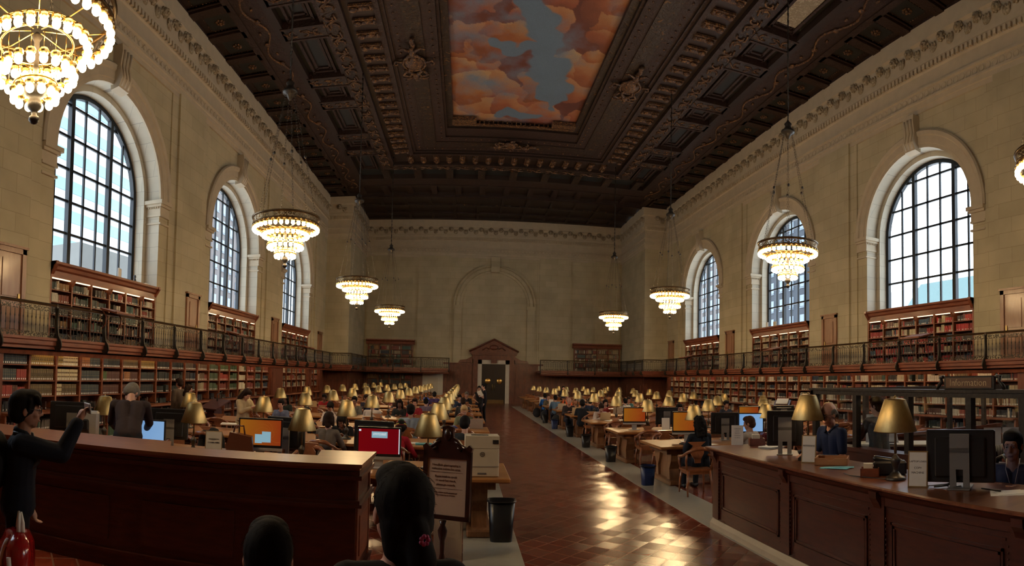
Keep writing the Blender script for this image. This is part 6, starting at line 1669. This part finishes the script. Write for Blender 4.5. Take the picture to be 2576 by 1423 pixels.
# ------------------------------------------------------------------ staff enclosure: panelled rail, dark posts, glass, sign
GS = thing('glazed_screen', 'dark framed glass screen behind the information desk staff', 'screen', (5.4,0,0))
b = MB(); b.box(-.05,.05,1.0,7.85,1.80,1.88); b.box(-.07,.07,1.0,7.87,1.86,1.90); b.box(-.05,5.0,7.77,7.85,1.80,1.90); b.build('top_rail', m_black2 if 'm_black2' in globals() else m_bronze, GS)
for y in (7.75,6.70,5.59,4.51,3.72,2.6): g = MB(); g.box(-.045,.045,y-.045,y+.045,1.02,1.82); g.build('post', m_bronze, GS)
for x in (1.1,2.2,3.3,4.4): g = MB(); g.box(x-.04,x+.04,7.77,7.85,1.02,1.82); g.build('post', m_bronze, GS)
g = MB(); g.box(-.004,.004,1.0,7.75,1.04,1.80); g.build('glass', m_glass, GS)
g = MB(); g.box(-.12,.12,1.0,7.9,.98,1.04); g.box(-.08,.08,1.0,7.86,0,.98); g.box(-.1,-.08,6.85,7.6,.2,.85); g.build('base_panel', m_desk, GS)
g = MB(); g.box(0,5.0,7.75,7.87,.98,1.04); g.box(0,5.0,7.78,7.84,0,.98); g.build('base_panel', m_desk, GS)
IS = thing('information_sign', 'wooden Information sign with gilt letters and scrolled ends on the glass screen', 'sign', (5.36,4.5,1.90), -PI/2)
b = MB(); b.bbox(-.40,.40,-.01,.03,-.0,.165,.008); b.build('board', m_bronze, IS)
b = MB(); b.box(-.36,.36,-.016,-.008,.022,.145); b.build('panel', plain('sign_panel', (.16,.075,.03), .45), IS)
for sx in (-1,1): b = MB(); b.tube([(sx*.41,.01,.16),(sx*.47,.01,.15),(sx*.45,.01,.10),(sx*.50,.01,.05),(sx*.53,.01,.0)], [.02,.028,.022,.028,.02], 7); b.build('scroll', m_bronze, IS)
text('Information', .118, (0,-.018,.082), (R(90),0,0), plain('gilt_letter', (.58,.40,.2), .5), IS, ext=.002, sx=1.05)
# equipment and papers inside the enclosure
def eq(name, lab, cat, loc, rz, parts):
    t = thing(name, lab, cat, loc, rz)
    for nm, fn, mt in parts: b = MB(); fn(b); b.build(nm, mt, t)
    return t
eq('photocopier', 'low white photocopier with open dark lid behind the glass screen', 'copier', (6.6,5.75,0), R(-50),
   [('body', lambda b: b.bbox(-.35,.35,-.3,.3,.02,.98,.03), m_cream), ('drawer', lambda b: [b.box(-.3,.3,-.315,-.3,z,z+.15) for z in (.15,.35,.55)], m_silver),
    ('lid', lambda b: b.bbox(-.35,.35,-.28,.3,.99,1.07,.02), m_grey), ('tray', lambda b: b.prism([(-.3,1.12),(.3,1.22),(.3,1.25),(-.3,1.15)], -.25,.2,'y'), m_black)])
eq('photocopier', 'grey copier body at the far right under the striped bending person', 'copier', (7.3,4.6,0), R(-60),
   [('body', lambda b: b.bbox(-.5,.5,-.3,.3,.02,1.05,.03), m_silver), ('panel', lambda b: b.prism([(-.3,1.05),(.1,1.05),(.05,1.10),(-.3,1.10)], -.3,.3,'x'), m_grey)])
eq('scanner_lid', 'tall raised pale scanner lid beside the striped bending person', 'scanner', (7.9,4.2,1.0), R(-60), [('lid', lambda b: b.prism([(-.25,0),(.25,0),(.17,.5),(-.12,.5)], -.02,.02,'y'), m_silver), ('hinge', lambda b: b.box(-.1,.1,-.03,.05,0,.04), m_grey)])
for x, y, lab in ((6.3,7.15,'white sloping display board behind the head of the navy-shirted man'),):
    eq('display_board', lab, 'board', (x,y,1.0), R(-45), [('board', lambda b: b.prism([(-.27,0),(.27,0),(.18,.46),(-.26,.46)], -.01,.02,'y'), m_paper), ('foot', lambda b: b.box(-.2,.2,-.1,.12,0,.02), m_grey)])
eq('staff_counter', 'pale-topped staff counter behind the glass screen', 'counter', (6.3,6.5,0), R(-45), [('top', lambda b: b.bbox(-.9,.9,.45,1.05,.93,.97,.01), m_cream), ('body', lambda b: b.box(-.85,.85,.5,1.0,0,.93), m_desk)])
eq('notice_holder', 'white notice sheets clipped upright behind the glass screen', 'sign', (6.75,5.05,1.07), R(-50), [('sheet', lambda b: (b.box(-.26,-.01,-.005,.0,0,.25), b.box(.01,.26,-.005,0,0,.25)), m_paper), ('clip', lambda b: b.sph((0,-.01,.25),.012), m_black)])
eq('staff_chair', 'black curved-back office chair left of the woman with a lanyard', 'chair', (4.75,3.85,0), R(60),
   [('seat', lambda b: b.bbox(-.25,.25,-.25,.25,.5,.58,.04), m_black), ('backrest', lambda b: b.tube([(-.22,-.24,.7),(-.24,-.26,1.0),(-.14,-.27,1.16),(0,-.28,1.2),(.14,-.27,1.16),(.24,-.26,1.0),(.22,-.24,.7)], .025, 8), m_black),
    ('column', lambda b: (b.lathe([(.03,.05),(.03,.5)],10), b.box(-.3,.3,-.03,.03,.03,.07), b.box(-.03,.03,-.3,.3,.03,.07)), m_black)])
eq('lectern', 'white-paged book on a reddish lectern beyond the right-hand monitors', 'lectern', (11.4,18.6,0), R(-40),
   [('post', lambda b: b.box(-.25,.25,-.2,.2,0,1.05), m_desk), ('slope', lambda b: b.prism([(-.25,1.05),(.25,1.05),(.25,1.28),(-.25,1.1)], -.3,.3,'x'), m_desk), ('book', lambda b: b.prism([(-.2,1.14),(.24,1.30),(.23,1.34),(-.21,1.18)], -.22,.22,'x'), m_paper)])
eq('lectern', 'sloping red-brown book lectern before the left wall shelves', 'lectern', (-7.0,15.2,0), R(70),
   [('post', lambda b: b.prism([(-.22,0),(.22,0),(.15,.9),(-.15,.9)], -.15,.15,'y'), m_desk), ('slope', lambda b: b.prism([(-.3,.86),(.3,1.12),(.3,1.16),(-.3,.90)], -.35,.35,'y'), m_desk), ('arm', lambda b: b.tube([(.1,0,1.1),(.1,0,1.3),(.3,0,1.38)], .015), m_bronze)])
eq('book_rest', 'grey and white book scanner on the counter beside the phone photographer', 'scanner', (-5.62,7.42,.76), R(30),
   [('body', lambda b: b.bbox(-.16,.16,-.14,.14,0,.52,.03), m_silver), ('panel', lambda b: b.bbox(-.2,.02,-.2,-.13,.22,.4,.02), m_black)])
if 0: eq('side_table', 'low table carrying the scanner and monitor at the far left', 'table', (-6.0,7.3,0), R(30), [('top', lambda b: b.bbox(-.9,.9,-.55,.3,.86,.90,.01), m_oak), ('leg', lambda b: [b.box(sx*.8-.04,sx*.8+.04,-.45,.25,0,.86) for sx in (-1,1)], m_oakD)])
# RESEARCH COMPUTERS card behind the left desk
t = sign_holder(-2.83,6.15,1.08,R(18),.20,.22,'small cream RESEARCH COMPUTERS sign behind the left desk',[('RESEARCH',.125,.9),('COMPUTERS',.085,.9)],m_frame,.028,4,.008)
b = MB(); b.box(-.12,.12,-.08,.12,.76,1.08); b.build('pedestal', m_desk, None); o = bpy.context.scene.objects['pedestal']; o.location = (-2.83,6.2,0); o.rotation_euler = (0,0,R(18)); tag(o, 'dark block carrying the RESEARCH COMPUTERS sign', 'stand'); o.name = 'sign_block'
b = MB(); b.box(-.14,.14,-.12,.14,0,.76); o2 = b.build('plinth', m_desk, o)

# ------------------------------------------------------------------ easel sign, printer, bins
ES = thing('easel_sign', 'dark carved easel sign about non-flash photography in front of the printer', 'sign', (-.15,4.62,0), R(-19))
M = TR(0,0,0,0,R(-3))
fw, z0, z1 = .205, .875, 1.42
b = MB()
b.box(-fw,-fw+.035,-.012,.03,z0,z1,0,M); b.box(fw-.035,fw,-.012,.03,z0,z1,0,M); b.box(-fw,fw,-.012,.03,z0,z0+.035,0,M); b.box(-fw,fw,-.012,.03,z1-.06,z1,0,M); b.box(-fw,fw,.012,.03,z0,z1,0,M)
b.build('frame', m_bronzewood if 'm_bronzewood' in globals() else wood('easel_wood', (.045,.014,.009), (.025,.009,.006), .3, 3, (3,3,3)), ES)
ew = MATS['easel_wood']
b = MB(); pts = [(-fw,z1),(-fw-.01,z1+.03),(-fw+.02,z1+.055),(-fw+.045,z1+.03),(-.12,z1+.055),(-.09,z1+.09),(-.05,z1+.11),(-.045,z1+.16),(-.05,z1+.19),(0,z1+.205),(.05,z1+.19),(.045,z1+.16),(.05,z1+.11),(.09,z1+.09),(.12,z1+.055),(fw-.045,z1+.03),(fw-.02,z1+.055),(fw+.01,z1+.03),(fw,z1)]
b.prism(pts, -.012, .025, 'y', 0, M)
for sx in (-1,1): b.tube([(sx*.06,-.015,z1+.08),(sx*.10,-.02,z1+.06),(sx*.14,-.02,z1+.03),(sx*.12,-.02,z1+.01),(sx*.09,-.02,z1+.03)], .01, 6, 0, M)
b.sph((0,-.01,z1+.13),(.035,.03,.05),8,6,0,M); b.build('crest', ew, ES)
b = MB(); b.add([(-fw+.035,-.002,z0+.035),(fw-.035,-.002,z0+.035),(fw-.035,-.002,z1-.06),(-fw+.035,-.002,z1-.06)],[(0,1,2,3)],0,False,M)
b.build('sheet', plain('sign_sheet', (.50,.36,.26), .7, var=.04), ES, fix=False)
m_sepia = plain('sepia_ink', (.10,.035,.02), .8)
for s_, z, k in (('Non-flash photography is',1.305,.024),('welcome within this area.',1.275,.024),('If you need to speak',1.215,.023),('or need fast reach,',1.183,.023),('please go outside',1.150,.023),('Please silence mobile phones and',1.088,.015),('keep voices low at all times.',1.068,.015)):
    text(s_, k, tuple(M @ Vector((-.005,-.004,z))), (R(87),0,0), m_sepia, ES)
b = MB()
for z in (1.248, 1.118): b.box(-.14,.14,-.004,-.003,z,z+.002,0,M)
b.build('ruled_line', m_sepia, ES)
b = MB(); b.lathe([(.02,.36),(.028,.42),(.02,.5),(.03,.56),(.018,.62),(.022,.72),(.035,.76),(.04,.80),(.02,.84),(.03,.875)], 12); b.lathe([(.03,.12),(.026,.2),(.018,.3),(.02,.36)],12); b.build('post', ew, ES)
for k in range(3):
    a = R(90+120*k); g = MB(); g.tube([(0,0,.22),(math.cos(a)*.12,math.sin(a)*.12,.16),(math.cos(a)*.26,math.sin(a)*.26,.02)], [.03,.024,.02], 8); g.build('leg', ew, ES)
# pale folded screen standing behind the easel
b = MB(); b.prism([(-.16,0),(-.06,.03),(-.05,.03),(.03,.03),(.05,.0),(.14,.0),(.15,.72),(-.15,.72)], -.02,.0,'y'); b.box(.14,.16,-.02,.2,0,.72); b.box(-.15,.15,.18,.2,.0,.72)
o = b.build('cardboard_screen', plain('pale_board', (.50,.42,.32), .7)); o.location = (-.15,6.42,0); tag(o, 'pale folded board standing on the floor behind the easel sign', 'board')
PR = thing('printer', 'cream office printer at the aisle end of the nearest left table', 'printer', (.235,7.52,.76), R(2))
b = MB(); b.bbox(-.215,.215,-.20,.20,.0,.36,.012); b.prism([(-.20,.36),(.20,.36),(.18,.50),(.12,.515),(-.20,.515)], -.215,.215,'x'); b.build('body', m_cream, PR)
b = MB(); b.box(-.213,.213,-.2045,-.2,.13,.134); b.build('seam', m_grey, PR)
b = MB(); b.box(-.055,.055,-.205,-.2,.035,.055); b.build('tray_handle', m_grey, PR)
b = MB(); b.prism([(-.206,.42),(-.196,.50),(-.150,.503),(-.150,.42)], .13,.205,'x'); b.build('control_panel', m_black, PR)
b = MB(); b.box(-.14,.08,-.12,-.0,.513,.519); b.build('output_slot', m_black, PR)
b = MB(); b.lathe([(.026,0),(.030,0),(.030,.003),(.026,.003)], 24, (0,0,0), 0, TR(0,-.2015,.285,0,R(90)), caps=False); b.build('badge', m_ink, PR)
text('hp', .036, (0,-.205,.287), (R(90),0,0), m_ink, PR, 'badge_letters')
def bin_(x, y, h, lab, mt, w=.14, d=.11, bag=True, rz=0.):
    t = thing('waste_bin', lab, 'bin', (x,y,0), rz); b = MB(); k = .80
    vs = []; 
    for z, s in ((0,k),(.02,k+.01),(h,1.),(h,.93),(h-.1,.9)): 
        for i in range(16):
            a = 2*PI*i/16; c = abs(math.cos(a))**.5*math.copysign(1,math.cos(a)); s_ = abs(math.sin(a))**.5*math.copysign(1,math.sin(a)); vs.append((w*s*c, d*s*s_, z))
    fs = [tuple(range(15,-1,-1)), tuple(range(64,80))]
    for r_ in range(4):
        for i in range(16): j = (i+1)%16; fs.append((r_*16+i,r_*16+j,r_*16+16+j,r_*16+16+i))
    b.add(vs, fs, 0, True); b.build('body', mt, t)
    b = MB(); pts = []
    for i in range(24):
        a = 2*PI*i/24; c = abs(math.cos(a))**.5*math.copysign(1,math.cos(a)); s_ = abs(math.sin(a))**.5*math.copysign(1,math.sin(a)); pts.append(((w+.006)*c,(d+.006)*s_,h-.006+(rng.uniform(-.02,.008) if bag else 0)))
    b.tube(pts, .012 if bag else .008, 6, closed=True); b.build('liner' if bag else 'rim', m_black, t); return t
m_bluebin = plain('blue_bin', (.012,.028,.10), .4)
bin_(.49,7.22,.50,'tall black waste bin beside the printer table',m_black,.17,.13,False)
for i, (x,y) in enumerate(((3.50,10.62),(3.58,13.78),(3.60,16.78),(3.68,19.85),(3.62,22.9),(3.66,25.9))):
    bin_(x,y,.38,('blue waste bin with black liner, first right-hand table' if i == 0 else 'dark waste bin at the aisle end of the %s right-hand table' % cnt[i]), m_bluebin if i in (0,4) else m_black)
def bag(x, y, s, lab, col=(.015,.015,.017), rz=0.):
    t = thing('backpack', lab, 'bag', (x,y,0), rz); b = MB(); b.sph((0,0,.19*s),(.17*s,.12*s,.19*s),12,8); b.sph((0,-.09*s,.13*s),(.12*s,.06*s,.11*s),10,6); b.build('body', plain('bag_cloth%d' % int(col[0]*1000), col, .8), t)
    b = MB(); b.tube([(-.05*s,.0,.37*s),(-.03*s,.0,.42*s),(.03*s,0,.42*s),(.05*s,0,.37*s)], .01, 6); b.build('handle', m_black, t); return t
for i, (x,y,s,lab) in enumerate(((3.95,21.2,1.1,'dark backpack on the floor beside the fourth right-hand table'),(3.9,24.2,1.3,'large dark bag by the fifth right-hand table'),(3.8,26.9,1.4,'bulky black bag by the sixth right-hand table'),(3.75,29.6,1.3,'black bag by the seventh right-hand table'))): bag(x,y,s,lab)
# desk-top clutter
def sheet(x, y, z, rz, w, d, lab, mt, cat='paper', name='paper_sheet', h=.003):
    b = MB(); b.box(-w/2,w/2,-d/2,d/2,0,h); b.box(-w/2+.01,w/2-.02,-d/2+.01,d/2-.01,h,h*1.5,0,TR(.01,.01,0,.15)); o = b.build(name, mt); o.location = (x,y,z+.001); o.rotation_euler = (0,0,rz); tag(o, lab, cat); return o
sheet(-.95,10.75,.76,.3,.3,.22,'open white papers beside the first-row brass lamp',m_paper)
sheet(-.72,10.62,.76,.1,.32,.22,'turquoise booklet lying on the second left table',plain('teal_cover',(.03,.25,.30),.5),'book','booklet',.012)
sheet(4.55,17.1,.76,.2,.6,.3,'spread of lit papers beside the white-shirted reader\'s laptop',m_paper)
sheet(4.30,10.55,.76,.2,.28,.2,'closed black notebook on the nearest right-hand table',m_black,'book','notebook',.02)
sheet(4.72,10.42,.76,.5,.2,.28,'white sheet in front of the person in black',m_paper)
sheet(3.95,28.9,.76,.2,.4,.3,'loose white papers on the seventh right-hand table',m_paper)
sheet(-.25,14.2,.76,.4,.3,.22,'folded blue cloth or pouch near the blonde reader',plain('blue_cloth',(.03,.05,.22),.7),'cloth','pouch',.03)
sheet(-3.5,10.95,.76,.1,.5,.3,'tangle of white papers and cables on the second left table',m_paper)
for i, (x,y,lab) in enumerate(((-.62,16.9,'cream sign card on the fourth left table'),(3.95,26.1,'cream sign card on the sixth right-hand table'),(3.9,29.1,'white sign card at the aisle end of the seventh right-hand table'),(5.0,13.75,'white sign card standing before the second-table monitor back'))):
    sign_holder(x,y,.76,R(-8),.20,.30,lab,[],m_paper,.02,4,.002)
b = MB(); b.bbox(-.16,.16,-.1,.1,0,.17,.04); b.tube([(-.08,0,.16),(-.07,0,.25),(.07,0,.25),(.08,0,.16)], .01, 6); o = b.build('handbag', plain('maroon_leather',(.10,.008,.012),.35)); o.location = (6.1,10.55,.76); tag(o, 'maroon handbag on the nearest right-hand table', 'bag')
b = MB(); b.prism([(-.22,0),(.22,0),(.18,.36),(-.12,.42)], -.1,.1,'y'); b.tube([(-.08,0,.38),(-.06,0,.5),(.06,0,.5),(.08,0,.38)], .012, 6); o = b.build('handbag', plain('brown_leather',(.13,.04,.018),.45)); o.location = (-3.0,7.35,.76); o.rotation_euler = (0,0,.3); tag(o, 'big brown leather handbag left of the orange-screened monitor', 'bag')
sheet(-4.9,11.4,.85,.3,.34,.24,'open book held low by the woman in the trench coat',m_paper,'book','open_book',.02)
sheet(-5.9,10.9,.76,.3,.5,.35,'white and black papers heaped on the second left table',m_paper)
# ------------------------------------------------------------------ the city outside
def building(name, lab, x0, x1, y0, y1, h, wm, gm, fh=3.6, bay=3.2, ww=2., wh=2., face=-1, strip=False, roof=None, z0=1.2):
    """face: which X side has the windows"""
    t = thing(name, lab, 'building'); b = MB(); b.box(x0,x1,y0,y1,0,h); b.build('wall', wm, t)
    X = x0 if face < 0 else x1; z = z0; nw = 0; wb = MB(); wb.box(face*.12, 0, 0, ww, 0, wh); wb.box(face*.2, 0, -.1, ww+.1, -.25, -.1); wmesh = wb.mesh('building_window', gm)
    while z + wh < h:
        b = MB()
        if strip: b.box(X+face*.15, X, y0+.5, y1-.5, z, z+wh)
        y = y0+1.
        while y + ww < y1:
            if not strip and nw < 100: q_ = link('building_window', wmesh, t); q_.location = (X, y, z); nw += 1
            y += bay
        if strip: b.build('window_band', gm, t)
        z += fh
    if roof: b = MB(); b.prism([(y0-.4,h),(y1+.4,h),(y1-3,h+3.5),(y0+3,h+3.5)], x0-.4, x1+.4, 'x'); b.build('roof', roof, t)
    return t
bm_w = plain('white_cladding', (.46,.48,.50), .6, var=.04); bm_t = plain('teal_glazing', (.16,.30,.33), .3, var=.3, scale=.4)
bm_g = plain('grey_masonry', (.030,.036,.046), .8, var=.1); bm_gg = plain('pale_glazing', (.16,.20,.25), .4, var=.2)
bm_b = plain('brown_brick', (.10,.085,.08), .8, var=.15); bm_p = plain('limestone', (.27,.26,.25), .8, var=.06); bm_r = plain('green_roof', (.12,.19,.19), .6)
building('office_building','white office block with long teal window bands outside the nearest left window',-80,-46,46,84,62,bm_w,bm_t,3.7,3,2,1.45,1,True)
building('brick_building','brick apartment block outside the second left window',-54,-46,96,128,60,bm_b,bm_gg,3.6,3.6,1.6,2.2,1,z0=14)
building('limestone_building','pale building outside the farthest left window',-54,-46,140,190,66,bm_p,bm_gg,3.6,4.2,1.6,2.2,1,z0=20)
building('low_annex','low grey metal-clad rooftop shed outside the nearest left window',-34,-24,30,48,10.2,bm_g if False else plain('shed_metal',(.12,.12,.11),.6,var=.1,scale=2),bm_gg,40,3,.2,6,1)
building('mansard_building','pale mansard-roofed building outside the nearest right window',58,90,40,60,12,bm_p,bm_gg,3.6,4,1.5,2.,-1,False,bm_r)
building('limestone_building','pale stone block rising at the left of the nearest right window',66,90,63,80,17,bm_w,bm_gg,3.6,4,1.5,2.,-1)
building('grey_tower','dark grey tower outside the middle right window',58,65,86,101,70,bm_g,bm_gg,3.6,3.6,1.3,2.1,-1,z0=12)
building('brick_building','brown building outside the farthest right window',58,66,118,138,70,bm_b,bm_gg,3.6,4,1.8,2.3,-1,z0=12)

# ------------------------------------------------------------------ sky, camera, colour
w = bpy.data.worlds.new('overcast_sky'); SC.world = w; w.use_nodes = True; nt = w.node_tree
bg = nt.nodes['Background']; tc = N(nt, 'TexCoord'); sp = N(nt, 'SeparateXYZ'); cr = N(nt, 'ValToRGB')
L(nt, tc.outputs['Generated'], sp.inputs[0]); L(nt, sp.outputs[2], cr.inputs[0])
cr.color_ramp.elements[0].color = (.86,.93,1,1); cr.color_ramp.elements[1].color = (.70,.84,1,1); cr.color_ramp.elements[0].position = .05
L(nt, cr.outputs[0], bg.inputs[0]); bg.inputs[1].default_value = WORLD_E
f, PX0, PY0, PT, RL, ZCAM = 1451.45, 1170.55, 897.89, .0355, .0195, 2.0213
cd = bpy.data.cameras.new('camera'); cam = bpy.data.objects.new('camera', cd); COL.objects.link(cam)
cd.type = 'PANO'; cd.panorama_type = 'CENTRAL_CYLINDRICAL'; cd.central_cylindrical_radius = 1.
cd.central_cylindrical_range_u_min = -1288/f; cd.central_cylindrical_range_u_max = 1288/f
cd.central_cylindrical_range_v_min = -(1423-PY0)/f; cd.central_cylindrical_range_v_max = PY0/f
cd.clip_end = 500
psi = (1288-PX0)/f
c_, s_ = math.cos(psi), math.sin(psi); A_ = Matrix(((c_,-s_,0),(s_,c_,0),(0,0,1)))
c_, s_ = math.cos(PT), math.sin(PT); B_ = Matrix(((1,0,0),(0,c_,s_),(0,-s_,c_)))
c_, s_ = math.cos(RL), math.sin(RL); C_ = Matrix(((c_,0,s_),(0,1,0),(-s_,0,c_)))
Q_ = Matrix(((1,0,0),(0,0,1),(0,-1,0)))
cam.matrix_world = Matrix.Translation((0,0,ZCAM)) @ (Q_ @ C_ @ B_ @ A_).transposed().to_4x4()
SC.camera = cam
vs = SC.view_settings; SC.display_settings.display_device = 'sRGB'
vs.view_transform = 'Standard'; vs.look = 'None'; vs.gamma = 1.; vs.use_curve_mapping = False; vs.exposure = EXPO
cy = SC.cycles
cy.use_denoising = True; cy.max_bounces = 6; cy.diffuse_bounces = 3; cy.glossy_bounces = 3; cy.transparent_max_bounces = 12; cy.transmission_bounces = 3
cy.sample_clamp_indirect = 4.; cy.caustics_reflective = False; cy.caustics_refractive = False; cy.use_light_tree = True
cy.use_adaptive_sampling = True; cy.adaptive_threshold = .05; cy.adaptive_min_samples = 16
